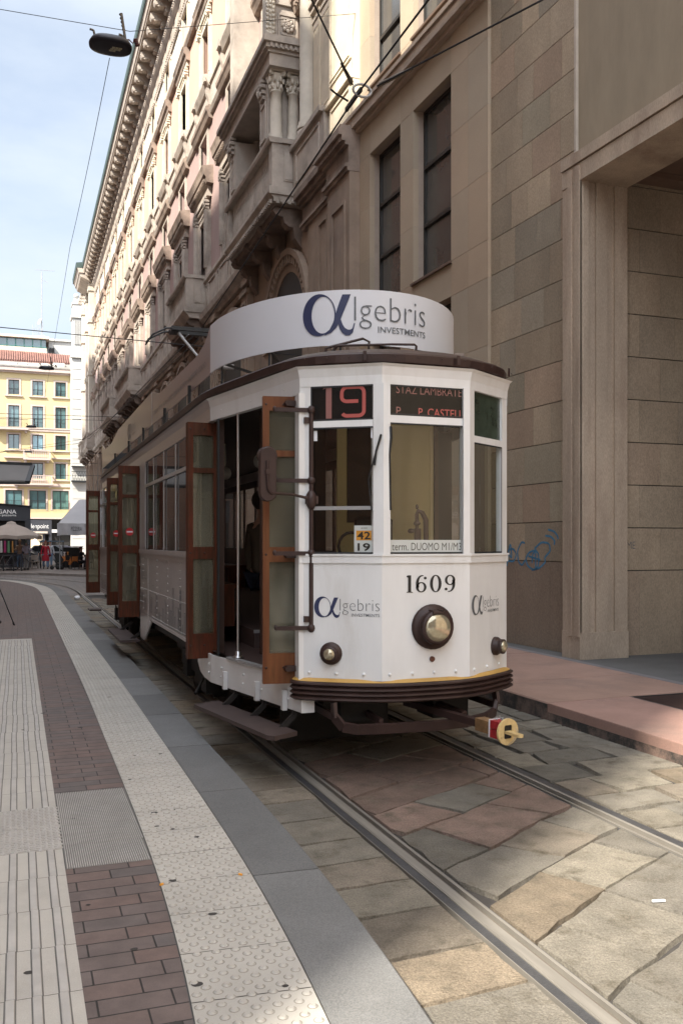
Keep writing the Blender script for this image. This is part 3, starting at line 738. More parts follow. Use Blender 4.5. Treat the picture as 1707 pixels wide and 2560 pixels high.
# roof
def rounded(P, k=.42):
    out = []; n = len(P)
    for i in range(n):
        a, b_, c = P[i-1], P[i], P[(i+1) % n]
        for t in (0, .25, .5, .75, 1):
            la = min(k, .47*math.dist(a, b_))/math.dist(a, b_); lc = min(k, .47*math.dist(c, b_))/math.dist(c, b_)
            p = (b_[0]+(a[0]-b_[0])*la, b_[1]+(a[1]-b_[1])*la); q = (b_[0]+(c[0]-b_[0])*lc, b_[1]+(c[1]-b_[1])*lc)
            out.append(tuple((1-t)**2*p[j]+2*t*(1-t)*b_[j]+t*t*q[j] for j in (0, 1)))
    return out
def ring(off, z): return [(*p, z) for p in rounded(outline(off))]
NR = 60
b = MB(); R = [ring(.030, 3.028), ring(.058, 3.04), ring(.063, 3.095), ring(.05, 3.108)]
for A, B in zip(R[:-1], R[1:]): b.add(A+B, [(i, (i+1) % NR, NR+(i+1) % NR, NR+i) for i in range(NR)])
for i in (2, 3, 4): pass
o_g = b.build('roof_edge', M['brown'], T)
b = MB()
for (p, q) in zip(outline(.066)[2:5], outline(.066)[3:6]):
    f = facet(p[:2], q[:2], .004); L = math.dist(p[:2], q[:2])
    b.prism([f(L*.8-.012, 3.045), f(L*.8+.012, 3.045), f(L*.8+.012, 3.11), f(L*.8-.012, 3.11)], (0, -.006, 0))
    for i in range(4): b.ell(f((i+.5)*L/4, 3.075), .006, .006, .006, 6, 4)
b.buildp('edge_strap', M['brown'], o_g)
b = MB(); P1 = rounded(outline(.051))
def shrink(k, z, yk):
    return [(TX+(x-TX)*k, 12.9+(y-12.9)*yk, z) for x, y in P1]
R = [shrink(1, 3.108, 1), shrink(.90, 3.155, .985), shrink(.74, 3.20, .955), shrink(.5, 3.235, .92), shrink(.25, 3.25, .88)]
for A, B in zip(R[:-1], R[1:]): b.add(A+B, [(i, (i+1) % NR, NR+(i+1) % NR, NR+i) for i in range(NR)], None, True)
b.poly(R[-1]); b.build('roof', M['roofb'], T)
b = MB()                                                 # conduits and boxes on the roof
b.tube((1.80, 8.6, 3.20), (1.80, 19.2, 3.20), .02); b.tube((1.72, 8.4, 3.17), (1.72, 19.5, 3.17), .014)
for y in (9.5, 11.2, 13.2, 15.0, 17.2): b.box(2.1, 2.5, y, y+.7, 3.2, 3.38); b.beam((1.70, y, 3.12), (1.70, y, 3.4), .03, .03); b.beam((3.90, y, 3.12), (3.90, y, 3.4), .03, .03)
b.buildp('roof_gear', M['black'], T)
b = MB(); b.path([(2.20, 6.52, 3.15), (2.20, 6.50, 3.22), (2.23, 6.50, 3.235), (2.47, 6.42, 3.30), (2.52, 6.42, 3.28), (2.52, 6.43, 3.16)], .010)
b.path([(2.26, 6.50, 3.14), (2.26, 6.46, 3.225), (2.29, 6.45, 3.24), (2.66, 6.32, 3.25), (2.83, 6.27, 3.25), (2.845, 6.27, 3.24), (2.845, 6.28, 3.13)], .010)
b.tube((2.55, 6.50, 3.16), (2.40, 6.30, 3.14), .02)
b.buildp('roof_handle', M['brown'], T)
b = MB(); b.tube((2.86, 6.62, 3.215), (3.28, 6.45, 3.205), .035, 10); b.tube((3.26, 6.458, 3.205), (3.33, 6.43, 3.203), .048, 10); b.buildp('roof_pipe', mat('old_pipe', (.16, .125, .10), .8, var=.3, scale=12), T)
# bumper: ribbed profile wrapped round the nose
b = MB(); n = 4; prof = []
Z0, Z1 = .60, .742
for i in range(n):
    z = Z1-(Z1-Z0)*i/n; dz = (Z1-Z0)/n; prof += [(.045, z), (.066, z-dz*.25), (.068, z-dz*.55), (.046, z-dz*.92)]
prof = [(-.03, Z1)]+prof+[(.03, Z0), (-.03, Z0-.001)]
def nose(off):                                           # rounded plan of the bumper
    pts = outline(off); L = [(pts[2][0], pts[2][1]), pts[3], pts[4], pts[5]]; out = []
    def bez(a, c, d, k=4): return [((1-t)**2*a[0]+2*t*(1-t)*c[0]+t*t*d[0], (1-t)**2*a[1]+2*t*(1-t)*c[1]+t*t*d[1]) for t in [i/k for i in range(k+1)]]
    lerp = lambda a, b_, t: (a[0]+(b_[0]-a[0])*t, a[1]+(b_[1]-a[1])*t)
    out.append((L[0][0]-.0, L[0][1]+.10)); out += bez((L[0][0], L[0][1]+.06), L[0], lerp(L[0], L[1], .25)); out += bez(lerp(L[0], L[1], .55), L[1], lerp(L[1], L[2], .35)); out += bez(lerp(L[1], L[2], .65), L[2], lerp(L[2], L[3], .45))
    out += bez(lerp(L[2], L[3], .75), L[3], (L[3][0], L[3][1]+.06)); out.append((L[3][0], L[3][1]+.10)); return out
rows = [[(*p, z) for p in nose(o)] for o, z in prof]; m = len(rows[0])
for A, B in zip(rows[:-1], rows[1:]): b.add(A+B, [(i, i+1, m+i+1, m+i) for i in range(m-1)], None, True)
b.add([p for p in rows[0]]+[p for p in rows[-1]], [tuple([0]+[i*0 for i in []]+[m, 2*m-1, m-1])] if False else [], None)
b.build('bumper', M['brown'], T)
b = MB(); A = [(*p, .7435) for p in nose(-.03)]; B = [(*p, .7435) for p in nose(.046)]; D = [(*p, .764) for p in nose(.006)]
b.add(B+D, [(i, i+1, m+i+1, m+i) for i in range(m-1)], None, True); b.add(A+B, [(i, i+1, m+i+1, m+i) for i in range(m-1)]); b.build('bumper_trim', M['yellow'], T)
# lifeguard ring below the bumper
b = MB(); zr = .425
lp = [(2.13, 6.12, .60), (2.13, 6.10, .50), (2.17, 6.04, .44), (2.26, 5.99, zr), (2.45, 5.955, zr), (2.8, 5.93, zr), (3.10, 5.96, zr), (3.30, 6.03, zr+.01), (3.42, 6.10, .46), (3.46, 6.14, .52), (3.46, 6.16, .60)]
P = [Vector(p) for p in lp]
for i in range(len(P)-1):
    b.beam(P[i], P[i+1]+(P[i+1]-P[i])*.06, .025, .072, None, (0, -.2, 1))
b.beam((2.9, 6.9, .56), (3.12, 6.02, .47), .05, .05); b.beam((2.5, 7.2, .5), (2.45, 6.0, .46), .03, .05); b.beam((2.13, 6.12, .5), (2.13, 7.4, .5), .03, .05); b.beam((3.46, 6.16, .5), (3.46, 7.4, .5), .03, .05)
b.build('lifeguard_bar', M['brown'], T)
# coupler
b = MB(); b.beam((2.86, 6.5, .50), (3.035, 5.62, .487), .055, .05); o_c = b.build('coupler', M['brown'], T)
b = MB(); b.beam((3.035, 5.62, .487), (3.065, 5.46, .483), .085, .085); b.build('coupler_sleeve', mat('rusty_brass', (.22, .13, .06), .6, .3, var=.3, scale=20), o_c)
cd = Vector((.20, -1, -.03)).normalized()
b = MB(); cx = cd.cross(Vector((0, 0, 1))).normalized(); cz = cx.cross(cd)
c0 = Vector((3.075, 5.41, .482)); b.obox(c0+cz*.031, cd*.062, cx*.043, cz*.027); b.obox(c0-cz*.031, cd*.062, cx*.043, cz*.027); b.build('coupler_box', M['red'], o_c)
b = MB(); b.obox(c0-cd*.060, cd*.006, cx*.045, cz*.060); b.build('box_edge', M['paper'], o_c)
fc = c0+cd*.075; b = MB(); n = 28
def dp(a, r, o): return fc+cx*cos(a)*r+cz*sin(a)*r*1.02+cd*o
outer = [dp(2*pi*i/n, .088, -.008) for i in range(n)]; outf = [dp(2*pi*i/n, .088, .008) for i in range(n)]
sq = [];
for i in range(n):                                        # square hole
    a = 2*pi*i/n; k = 1/max(abs(cos(a)), abs(sin(a))); sq.append((cos(a)*k*.034, sin(a)*k*.046))
inf = [fc+cx*x+cz*y+cd*.008 for x, y in sq]; inb = [fc+cx*x+cz*y-cd*.008 for x, y in sq]
V = outer+outf+inf+inb
b.add(V, [(i, (i+1) % n, n+(i+1) % n, n+i) for i in range(n)]+[(n+i, n+(i+1) % n, 2*n+(i+1) % n, 2*n+i) for i in range(n)]+[(2*n+i, 2*n+(i+1) % n, 3*n+(i+1) % n, 3*n+i) for i in range(n)]+[(3*n+i, 3*n+(i+1) % n, (i+1) % n, i) for i in range(n)])
b.build('coupler_disc', M['buffy'], o_c)
b = MB(); b.obox(fc-cd*.003, cd*.003, cx*.036, cz*.048); b.build('coupler_hole', M['dark'], o_c)
b = MB(); b.obox(fc+cd*.045-cz*.002, cd*.075, cx*.024, cz*.009); b.lathe([(.024, -.009), (.024, .009)], fc+cd*.12-cz*.002, tuple(cz), 12); b.build('coupler_pin', M['buffy'], o_c)
b = MB()
for k in range(9):
    a = k*.75; p = c0+cx*(.018*cos(a*1.9)-.005)+cz*(.072+.012*sin(a*2.3))+cd*(-.02+.011*k)
    b.path([p+Vector((.009*cos(t)*cos(a), .009*cos(t)*sin(a), .009*sin(t))) for t in [i*pi/3 for i in range(7)]], .0025, 4)
b.path([fc+cx*-.05+cz*.05, fc+cx*-.075+cd*.012, fc+cx*-.05-cz*.06+cd*.012, fc+cx*.0-cz*.085+cd*.012], .002, 4)
b.build('chain', M['grey'], o_c)
# lamps
def lamp(name, c, nrm, r1, r2, depth, rl, lens=True):
    nrm = Vector((*nrm, 0)).normalized(); b = MB(); c = Vector(c)
    b.lathe([(r1, -.01), (r1, .018), (r1*.9, .03), (r2*1.18, .034), (r2*1.1, depth*.8), (r2*1.14, depth*.82), (r2*1.14, depth), (rl*1.02, depth+.002)], c, tuple(nrm), 28)
    n = 8
    A = nrm.orthogonal().normalized(); B = nrm.cross(A)
    for i in range(n):
        a = 2*pi*i/n+.3; p = c+(A*cos(a)+B*sin(a))*r1*.86+nrm*.026; b.ell(p, r1*.035, r1*.035, r1*.035, 6, 4)
    o = b.build(name, M['brown'], T)
    b = MB(); b.lathe([(rl, depth+.001), (rl*.9, depth+.012), (rl*.6, depth+.020), (rl*.2, depth+.024), (.001, depth+.0245)], c, tuple(nrm), 24); b.build('lens', M['lampglass'], o)
    return o
hl = lamp('headlight', (2.845, YF, 1.135), (0, -1), .165, .108, .10, .100)
b = MB(); b.box(2.80, 2.815, YF-.11, YF-.03, 1.24, 1.262); b.box(2.875, 2.89, YF-.11, YF-.03, 1.24, 1.262); b.box(2.80, 2.89, YF-.115, YF-.10, 1.238, 1.252); b.build('hinge', M['brown'], hl)
fl = facet(*LF); frr = facet(*RF); nl = Vector(fl(0, 0, 1))-Vector(fl(0, 0, 0)); nr_ = Vector(frr(0, 0, 1))-Vector(frr(0, 0, 0))
lamp('marker_lamp', fl(.235, .945, 0), (nl.x, nl.y), .082, .052, .065, .042)
lamp('marker_lamp', frr(math.dist(*RF)-.20, .945, 0), (nr_.x, nr_.y), .072, .050, .075, .044)
b = MB(); b.lathe([(.020, 0), (.020, .012), (.014, .016)], (2.842, YF, .90), 'y', 14); b.build('buffer_plug', M['red'] if False else mat('redbrown', (.10, .035, .02), .5), T)
# lettering on the front
LL = math.dist(*LF)
logo(T, lambda X, Y: fl(.175*LL+.10*0+X*.1665, 1.205+Y*.152), M['ink'], M['inkg'])
logo(T, lambda X, Y: frr(.03+X*.150, 1.205+Y*.150), M['inkg'], M['inkg'])
cf = facet(*CF)
def N1609():
    b = MB(); y0, h = 1.387, .125
    fn = lambda x, y: cf(x, y0+y*h)
    u0 = 2.640-(TX-HF); W = .098
    def ringg(cx, cy, rx, ry, wx, wy, a0=0, a1=2*pi, n=28):
        strip(b, fn, [(u0+cx+rx*cos(a0+(a1-a0)*i/n), cy+ry*sin(a0+(a1-a0)*i/n)) for i in range(n+1)], [(u0+cx+(rx-wx)*cos(a0+(a1-a0)*i/n), cy+(ry-wy)*sin(a0+(a1-a0)*i/n)) for i in range(n+1)])
    P = lambda pts: b.poly([fn(u0+x, y) for x, y in pts])
    P([(.012, 0), (.036, 0), (.036, 1), (.012, 1)]); P([(0, 0), (.012, 0), (.012, .05), (0, .035)]); P([(.036, 0), (.048, 0), (.048, .035), (.036, .05)]); P([(0, .90), (.012, .86), (.012, 1), (0, .97)])
    # 6
    ringg(.116, .30, .042, .30, .020, .055); ringg(.124, .52, .050, .48, .022, .06, radians(78), radians(212), 18); b.poly([fn(u0+.148+.012*cos(t*pi/4), .83+.085*sin(t*pi/4)) for t in range(8)])
    # 0
    ringg(.232, .5, .047, .51, .024, .055)
    # 9
    ringg(.348, .70, .042, .30, .020, .055); ringg(.340, .48, .050, .48, .022, .06, radians(-102), radians(32), 18); b.poly([fn(u0+.316+.012*cos(t*pi/4), .17+.085*sin(t*pi/4)) for t in range(8)])
    b.build('fleet_number', M['inkk'], T)
N1609()
# destination blinds
def sign(p, q, u0, u1, z0, z1, name, m, o=-.012):
    f = facet(p, q, o); L = math.dist(p, q); b = MB(); b.quad(f(u0*L, z0), f(u1*L, z0), f(u1*L, z1), f(u0*L, z1)); return b.build(name, m, T), f, L
o, f, L = sign(*LF, .10, .95, 2.625, 2.892, 'number_blind', M['signblk'])
f = facet(*LF, -.010); b = MB()
b.poly([f(.275*L, 2.862), f(.315*L, 2.872), f(.315*L, 2.885), f(.30*L, 2.885)])
b.quad(f(.315*L, 2.650), f(.385*L, 2.650), f(.385*L, 2.885), f(.315*L, 2.885)); b.build('number_one', M['signpink'], o)
b = MB(); u = lambda x: x*L
def thick(pts, w, ff):
    out, inn = [], []
    for i, p in enumerate(pts):
        a, c = pts[max(i-1, 0)], pts[min(i+1, len(pts)-1)]; dx, dy = c[0]-a[0], c[1]-a[1]; l = math.hypot(dx, dy); out.append((p[0]-dy/l*w/2, p[1]+dx/l*w/2)); inn.append((p[0]+dy/l*w/2, p[1]-dx/l*w/2))
    strip(b, ff, out, inn)
def rr(cx, cy, rx, ry, a0, a1, n=8): return [(cx+rx*cos(radians(a0+(a1-a0)*i/n)), cy+ry*sin(radians(a0+(a1-a0)*i/n))) for i in range(n+1)]
cx = .645*L; w = .082; thick(rr(cx+w-.04, 2.83, .04, .042, 0, 90)+rr(cx-w+.04, 2.83, .04, .042, 90, 180)+rr(cx-w+.04, 2.80, .04, .03, 180, 270)+[(cx+.04, 2.770)], .026, f)
thick([(cx+w, 2.83), (cx+w, 2.70)]+rr(cx+w-.04, 2.70, .04, .035, 0, -90)+rr(cx-w+.04, 2.70, .04, .035, 270, 210, 5), .026, f)
b.build('number_nine', M['signred'], o)
LC = math.dist(*CF)
o, f, L = sign(*CF, .07, .93, 2.668, 2.888, 'destination_blind', M['signblk'])
f = facet(*CF, -.010); b = MB(); fa = lambda x, y: f(x, y)
put_text(b, 'STAZ LAMBRATE', f, .115, .64, 2.826, 2.887, -.006); b.build('blind_text', M['signpink'], o)
b = MB(); put_text(b, 'P. CASTELLI', f, .29, .665, 2.668, 2.728, .004); b.build('blind_text', M['signred'], o)
b = MB(); put_text(b, 'P.', f, .115, .165, 2.668, 2.728, .0); b.build('blind_text', M['signpink'], o)
b = MB(); f = facet(*CF, .001); b.quad(f(.07*LC, 2.862), f(.93*LC, 2.862), f(.93*LC, 2.89), f(.07*LC, 2.89)); b.quad(f(.07*LC, 2.66), f(.93*LC, 2.66), f(.93*LC, 2.686), f(.07*LC, 2.686))
# glazing of the cab
M['blindgl'] = glass_mat('blind_glass', (.9, .9, .88), .35)
def pane(p, q, u0, u1, z0, z1, m=M['glass'], name='windscreen', o=-.02):
    f = facet(p, q, o); L = math.dist(p, q); b = MB(); b.quad(f(u0*L, z0), f(u1*L, z0), f(u1*L, z1), f(u0*L, z1)); return b.build(name, m, T)
pane(*CF, .07, .93, 1.668, 2.612); pane(*LF, .12, .95, 1.668, 2.59); pane(*RF, .06, .88, 1.668, 2.50); pane(*RF, .06, .88, 2.55, 2.889, M['greengl'], 'green_pane')
pane(*CF, .07, .93, 2.666, 2.888, M['blindgl'], 'blind_glass', -.004); pane(*LF, .12, .95, 2.63, 2.888, M['blindgl'], 'blind_glass', -.004)
b = MB()                                                 # dark rubber/bronze frames round the panes
for (p, q, u0, u1, z0, z1) in ((*CF, .07, .93, 1.668, 2.612), (*LF, .13, .94, 1.668, 2.585), (*RF, .06, .87, 1.668, 2.50), (*CF, .07, .93, 2.668, 2.884), (*LF, .13, .94, 2.632, 2.884)):
    f = facet(p, q, .0); L = math.dist(p, q); e = .012; a, c = u0*L, u1*L
    for (x0, x1, y0, y1) in ((a, a+e, z0, z1), (c-e, c, z0, z1), (a, c, z0, z0+e), (a, c, z1-e, z1)): b.quad(f(x0, y0), f(x1, y0), f(x1, y1), f(x0, y1))
b.build('pane_seal', M['iron'], T)
f = facet(*LF, .0); b = MB(); L = LL; b.prism([f(.13*L, 1.985), f(.93*L, 1.985), f(.93*L, 2.012), f(.13*L, 2.012)], (0, .012, 0)); b.build('sash_rail', M['grey'], T)
# stickers in the left pane
b = MB()
for u0_, u1_, z0_ in ((.155*L, .205*L, 2.49), (.86*L, .91*L, 2.50)): f = facet(*LF, -.017); b.quad(f(u0_, z0_), f(u1_, z0_), f(u1_, z0_+.075), f(u0_, z0_+.075))
b.buildp('sticker', M['paper'], T)
# wipers
b = MB(); f = facet(*LF, .02); b.path([f(1.0*L, 2.52, .03), f(.94*L, 2.40, .03), f(.92*L, 2.30, .025)], .008); b.path([f(.94*L, 2.40, .03), f(.84*L, 2.20, .012), f(.88*L, 1.98, .012)], .0055); b.buildp('wiper', M['iron'], T)
f = facet(*CF, .02); b = MB(); b.path([f(.085*LC, 2.58, .02), f(.09*LC, 2.50, .02), f(.075*LC, 2.38, .012), f(.085*LC, 1.98, .012)], .009); b.buildp('wiper', M['iron'], T)
# paper cards behind the glass
def card(name, label, cat, f, u0, u1, z0, z1, m, **k):
    b = MB(); b.quad(f(u0, z0), f(u1, z0), f(u1, z1), f(u0, z1)); o = b.build(name, m); return tag(o, label, cat)
f = facet(*CF, -.026); f2 = facet(*CF, -.0245)
o = card('destination_card', 'long white card reading term. DUOMO M1/M3 behind the windscreen', 'sign', f, .070, .665, 1.672, 1.768, M['paper'])
b = MB(); put_text(b, 'term. DUOMO M1/M3', f2, .088, .645, 1.692, 1.748, .0); b.build('card_text', mat('grey_ink', (.10, .10, .10), .6, var=0), o)
f = facet(*LF, -.026); f2 = facet(*LF, -.0245)
c = card('line_card', 'upright card with 42 on orange above 19 on white in the left cab window', 'sign', f, .655*L, .885*L, 1.672, 1.872, M['paper'])
b = MB(); b.quad(f2(.68*L, 1.765), f2(.865*L, 1.765), f2(.865*L, 1.835), f2(.68*L, 1.835)); b.build('orange_field', M['orange'], c)
f3 = facet(*LF, -.023); b = MB(); put_text(b, '42', f3, .692*L, .852*L, 1.772, 1.828, .02); put_text(b, '19', f3, .697*L, .85*L, 1.688, 1.745, .02); put_text(b, 'ATM', f3, .74*L, .81*L, 1.848, 1.857, .0); b.build('card_text', M['inkk'], c)
# skirt under the front door and corner post
b = MB(); prof = [(8.62, .61), (8.50, .535), (8.30, .505), (8.0, .50), (7.0, .50), (6.33, .505), (6.33, .745), (7.0, .745), (8.62, .745)]
def tap(y): return XL if y >= YT else XL+(TX-HC-XL)*(YT-y)/(YT-YC)
def sidepoly(b, prof, t=.02, off=0.):
    ys = sorted(set([p[0] for p in prof])); 
    pts = [(tap(y)-off, y, z) for y, z in prof]; b.prism(pts, (t, 0, 0))
sidepoly(b, [(YT, .50), (YT, .745), (6.33, .745), (6.33, .505)]); sidepoly(b, [(8.62, .61), (8.50, .535), (8.30, .505), (YT, .50), (YT, .745), (8.62, .745)])
b.box(TX-HC, TX-HC+.10, 6.30, 6.33, .505, .60); o_s = b.build('door_skirt', M['whiteold'], T)
b = MB()
for y in (8.05, 7.75, 7.3, 6.95, 6.5):
    x = tap(y); b.ell((x-.004, y, .66), .012, .012, .012, 6, 4); b.ell((x-.004, y+.02, .58), .012, .012, .012, 6, 4)
for y in (7.65, 7.02, 6.55): x = tap(y); b.box(x-.035, x, y-.03, y+.03, .49, .64)
b.buildp('skirt_bracket', M['whiteold'], o_s)
b = MB()                                                 # white door post at the corner
b.box(TX-HC-.015, TX-HC+.06, YC-.02, YC+.08, 1.60, 2.84); b.box(TX-HC-.015, TX-HC+.05, YC-.015, YC+.08, .745, 1.60); b.build('door_post', M['white'], T)
# pole with brackets that carries the front leaf, and the mirror
px, py = 2.015, 6.285
b = MB(); b.tube((px, py, 1.10), (px, py, 2.73), .0175, 10); o_p = b.build('door_pole', M['brown'], T)
b = MB()
for z, L_ in ((2.715, .26), (2.20, .24), (1.67, .26), (1.125, .25)):
    b.beam((px+.02, py, z), (px-L_, py+.06, z), .022, .03); b.ell((px, py, z), .03, .03, .034, 8, 6); b.ell((px-L_, py+.06, z+.005), .016, .016, .022, 6, 4)
for z in (2.64, 1.19): b.box(px-.05, px+.05, py, py+.06, z-.022, z+.022)
b.buildp('pole_bracket', M['brown'], o_p)
b = MB(); b.ell((px-.005, py-.01, 2.06), .042, .042, .075, 8, 6); b.box(px-.04, px+.045, py-.03, py+.05, 2.03, 2.09); b.path([(px-.03, py-.02, 2.07), (px-.15, py-.03, 2.095), (1.69, 6.205, 2.10), (1.672, 6.20, 2.12), (1.665, 6.20, 2.16), (1.663, 6.20, 2.33)], .010, 8); b.box(1.648, 1.678, 6.185, 6.21, 2.235, 2.268); b.build('mirror_arm', M['brown'], o_p)
b = MB(); mc = Vector((1.672, 6.25, 2.235)); hw, hh = .062, .195
def stad(k, y): return [mc+Vector((cos(a)*hw*k, y, (hh-hw)*(1 if 0 <= a <= pi else -1)+sin(a)*hw*k)) for a in [2*pi*i/24+.001 for i in range(24)]]
Rg = [stad(.9, -.042), stad(1, -.034), stad(1, .012)]; n = 24; V = sum(Rg, [])
b.add(V, [(j*n+i, j*n+(i+1) % n, (j+1)*n+(i+1) % n, (j+1)*n+i) for j in range(2) for i in range(n)]+[tuple(range(n-1, -1, -1)), tuple(range(2*n, 3*n))], None, False)
b.lathe([(.068, -.02), (.068, .045), (.055, .055)], mc+Vector((.004, .0, .133)), (0, 1, 0), 20); o_m = b.build('mirror', M['brown'], T)
# door leaves: folded pairs standing square to the side
def leaf(x0, x1, y0, y1=None, z0=.70, z1=2.83, wd=M['wood'], sticker=None, n=2, sub=T):
    y1 = y0 if y1 is None else y1
    p, q = Vector((x0, y0, 0)), Vector((x1, y1, 0)); d = (q-p).normalized(); W = (q-p).length; nn = Vector((d.y, -d.x, 0))
    if nn.y > 0: nn = -nn
    t = .034; zs = [(z0, z0+.225), (z0+.90, z0+1.01), (z0+1.68, z0+1.725), (z0+2.02, z1)]
    root = None
    for k in range(n):
        off = -nn*(k*.042); b = MB()
        def bx(u0, u1, a, c): b.prism([p+d*u0+off+Vector((0, 0, a)), p+d*u1+off+Vector((0, 0, a)), p+d*u1+off+Vector((0, 0, c)), p+d*u0+off+Vector((0, 0, c))], -nn*t)
        sw = .048; bx(0, sw, z0, z1); bx(W-.036, W, z0, z1)
        for a, c in zs: bx(sw, W-.036, a, c)
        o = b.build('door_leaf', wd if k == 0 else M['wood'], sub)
        g = MB()
        for (a, c) in ((zs[0][1], zs[1][0]), (zs[1][1], zs[2][0]), (zs[2][1], zs[3][0])):
            A = p+d*sw+off-nn*.017; B = p+d*(W-.036)+off-nn*.017; g.quad(A+Vector((0, 0, a)), B+Vector((0, 0, a)), B+Vector((0, 0, c)), A+Vector((0, 0, c)))
        g.build('pane', M['leafglass'], o)
        if k == 0:
            m = MB()
            for zz in (z0+.12, z0+.955, z1-.06):
                for uu in (.024, W*.55): m.lathe([(.009, 0), (.009, .003), (.005, .004)], p+d*uu+nn*.0+Vector((0, 0, zz)), tuple(nn), 8)
            m.build('screw', M['brown'], o)
            if sticker:
                uu, zz = sticker; m = MB(); cc = p+d*uu-nn*.012+Vector((0, 0, zz)); m.poly([cc+d*(.055*cos(2*pi*i/20))+Vector((0, 0, .055*sin(2*pi*i/20))) for i in range(20)]); m.build('sticker', mat('no_entry_red', (.45, .02, .025), .4, var=0), o)
                m = MB(); c2 = cc+nn*.002; m.poly([c2-d*.042-Vector((0, 0, .01)), c2+d*.042-Vector((0, 0, .01)), c2+d*.042+Vector((0, 0, .01)), c2-d*.042+Vector((0, 0, .01))]); m.build('sticker_bar', M['paper'], o)
        root = root or o
    return root
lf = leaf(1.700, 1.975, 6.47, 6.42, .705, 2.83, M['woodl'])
b = MB()
for z in (.82, 1.655, 2.775):
    b.prism([(1.86, 6.385, z-.02), (1.985, 6.385, z-.02), (1.985, 6.385, z+.02), (1.86, 6.385, z+.02), (1.846, 6.385, z)], (0, .05, 0))
b.buildp('hinge_strap', M['brown'], lf)
leaf(1.44, 1.715, 8.12, 8.14, .70, 2.835)
leaf(1.335, 1.62, 12.97, 12.99, .70, 2.83, sticker=(.15, 1.90))
leaf(1.41, 1.62, 15.52, 15.54, .70, 2.83, sticker=(.15, 1.90))
leaf(1.345, 1.625, 19.50, 19.52, .70, 2.83, sticker=(.14, 1.90))
# body side between the doors
for (ya, yb) in ((8.60, 12.93), (15.58, 19.45)):
    n = 'side_panel'; b = MB(); xo = XL
    if ya < 10: pts = [(ya, .72), (11.78, .745), (12.45, .43), (12.60, .415), (yb, .42), (yb, 1.63), (ya, 1.63)]
    else: pts = [(ya, .62), (16.1, .62), (16.6, .745), (yb, .745), (yb, 1.63), (ya, 1.63)]
    b.prism([(xo, y, z) for y, z in pts], (.02, 0, 0)); o_sp = b.build(n, M['silver'], T)
    b = MB(); b.box(xo-.022, xo+.02, ya, yb, 1.60, 1.655); b.box(xo-.010, xo+.02, ya, yb, 1.545, 1.60); b.buildp('belt_rail', M['silver'], T)
    b = MB(); b.box(xo-.008, xo, ya, min(yb, 11.7 if ya < 10 else yb), .735, .765); yy = ya+.1
    while yy < yb:
        for z in ((1.12,) if True else ()): b.ell((xo-.002, yy, z), .006, .006, .006, 5, 3)
        if ya > 10 or yy < 11.75: b.ell((xo-.004, yy, .80), .007, .007, .007, 5, 3)
        yy += .055
    for yy in ([9.6, 10.45, 11.3, 12.6, 12.86] if ya < 10 else [15.7, 16.5, 17.4, 18.3, 19.2]):
        z = .85
        while z < 1.55: b.ell((xo-.003, yy, z), .010, .010, .010, 6, 3); z += .085
    if ya < 10:
        for i in range(9): t = i/8; b.ell((xo-.003, 11.86+.62*t, .75-.28*t), .008, .008, .008, 5, 3)
        b.box(xo-.006, xo, 12.10, 12.14, .60, 1.6)
    b.build('rivet_rows', M['silver'], o_sp)
    # drawn skyline advertisement
    b = MB(); kk = random.Random(8); yy = ya+.12; X = xo-.003
    while yy < yb-.25:
        w = kk.uniform(.04, .15); h = kk.choice([.10, .16, .22, .30, .40])*kk.uniform(.7, 1.15); zb = .79 if (ya > 10 or yy < 11.7) else .84
        if kk.random() < .55:
            z = zb
            while z < zb+h: b.quad((X, yy, z), (X, yy+w, z), (X, yy+w, z+.005), (X, yy, z+.005)); z += .013
        b.quad((X, yy, zb), (X, yy+.005, zb), (X, yy+.005, zb+h), (X, yy, zb+h)); b.quad((X, yy+w, zb), (X, yy+w+.005, zb), (X, yy+w+.005, zb+h), (X, yy+w, zb+h)); b.quad((X, yy, zb+h), (X, yy+w, zb+h), (X, yy+w, zb+h+.005), (X, yy, zb+h+.005))
        yy += w+kk.uniform(.0, .05)
    b.quad((X, ya+.1, .785), (X, yb-.2, .785), (X, yb-.2, .79), (X, ya+.1, .79))
    for yt, zt in ((9.58, 1.25), (9.70, 1.05)):
        if ya < 10: b.quad((X, yt, .80), (X, yt+.05, .80), (X, yt+.05, zt), (X, yt, zt))
    b.build('skyline_print', M['inkg'], o_sp)
    if ya < 10: logo(T, lambda X_, Y_: (xo-.003, 12.80-X_*.185, 1.24+Y_*.17), M['inkg'], M['inkg'])
    # windows
    ys = [8.62, 9.12, 9.92, 10.77, 11.61, 12.38] if ya < 10 else [15.62, 16.42, 17.22, 18.02, 18.82, 19.42]
    b = MB(); e = .018
    e = .014
    for y in ys: b.box(xo-.005, xo+.006, y-e, y+e, 1.655, 2.84)
    if ya < 10: b.box(xo-.006, xo+.01, 12.40, 12.93, 1.655, 1.70); b.box(xo-.006, xo+.01, 12.42, 12.50, 1.655, 2.84); b.box(xo-.008, xo+.01, 12.86, 12.93, 1.655, 2.84); b.box(xo-.004, xo+.02, 12.5, 12.86, 1.70, 2.84)
    b.box(xo-.007, xo+.008, ys[0], ys[-1], 2.49, 2.53); b.buildp('window_post', M['silver'], T)
    b = MB(); b.quad((xo+.015, ys[0], 1.66), (xo+.015, ys[-1], 1.66), (xo+.015, ys[-1], 2.84), (xo+.015, ys[0], 2.84)); b.build('side_window', M['sideglass'], T)
    for y0, y1 in zip(ys[:-1], ys[1:]):
        b = MB(); zz = kk.choice([2.0, 2.03, 1.97, 2.02]); b.box(xo+.03, xo+.04, y0+e, y1-e, zz, 2.49)
        z = zz
        while z < 2.48: b.box(xo+.022, xo+.03, y0+e, y1-e, z, z+.012); z += .024
        b.build('roller_blind', M['shade'], T)
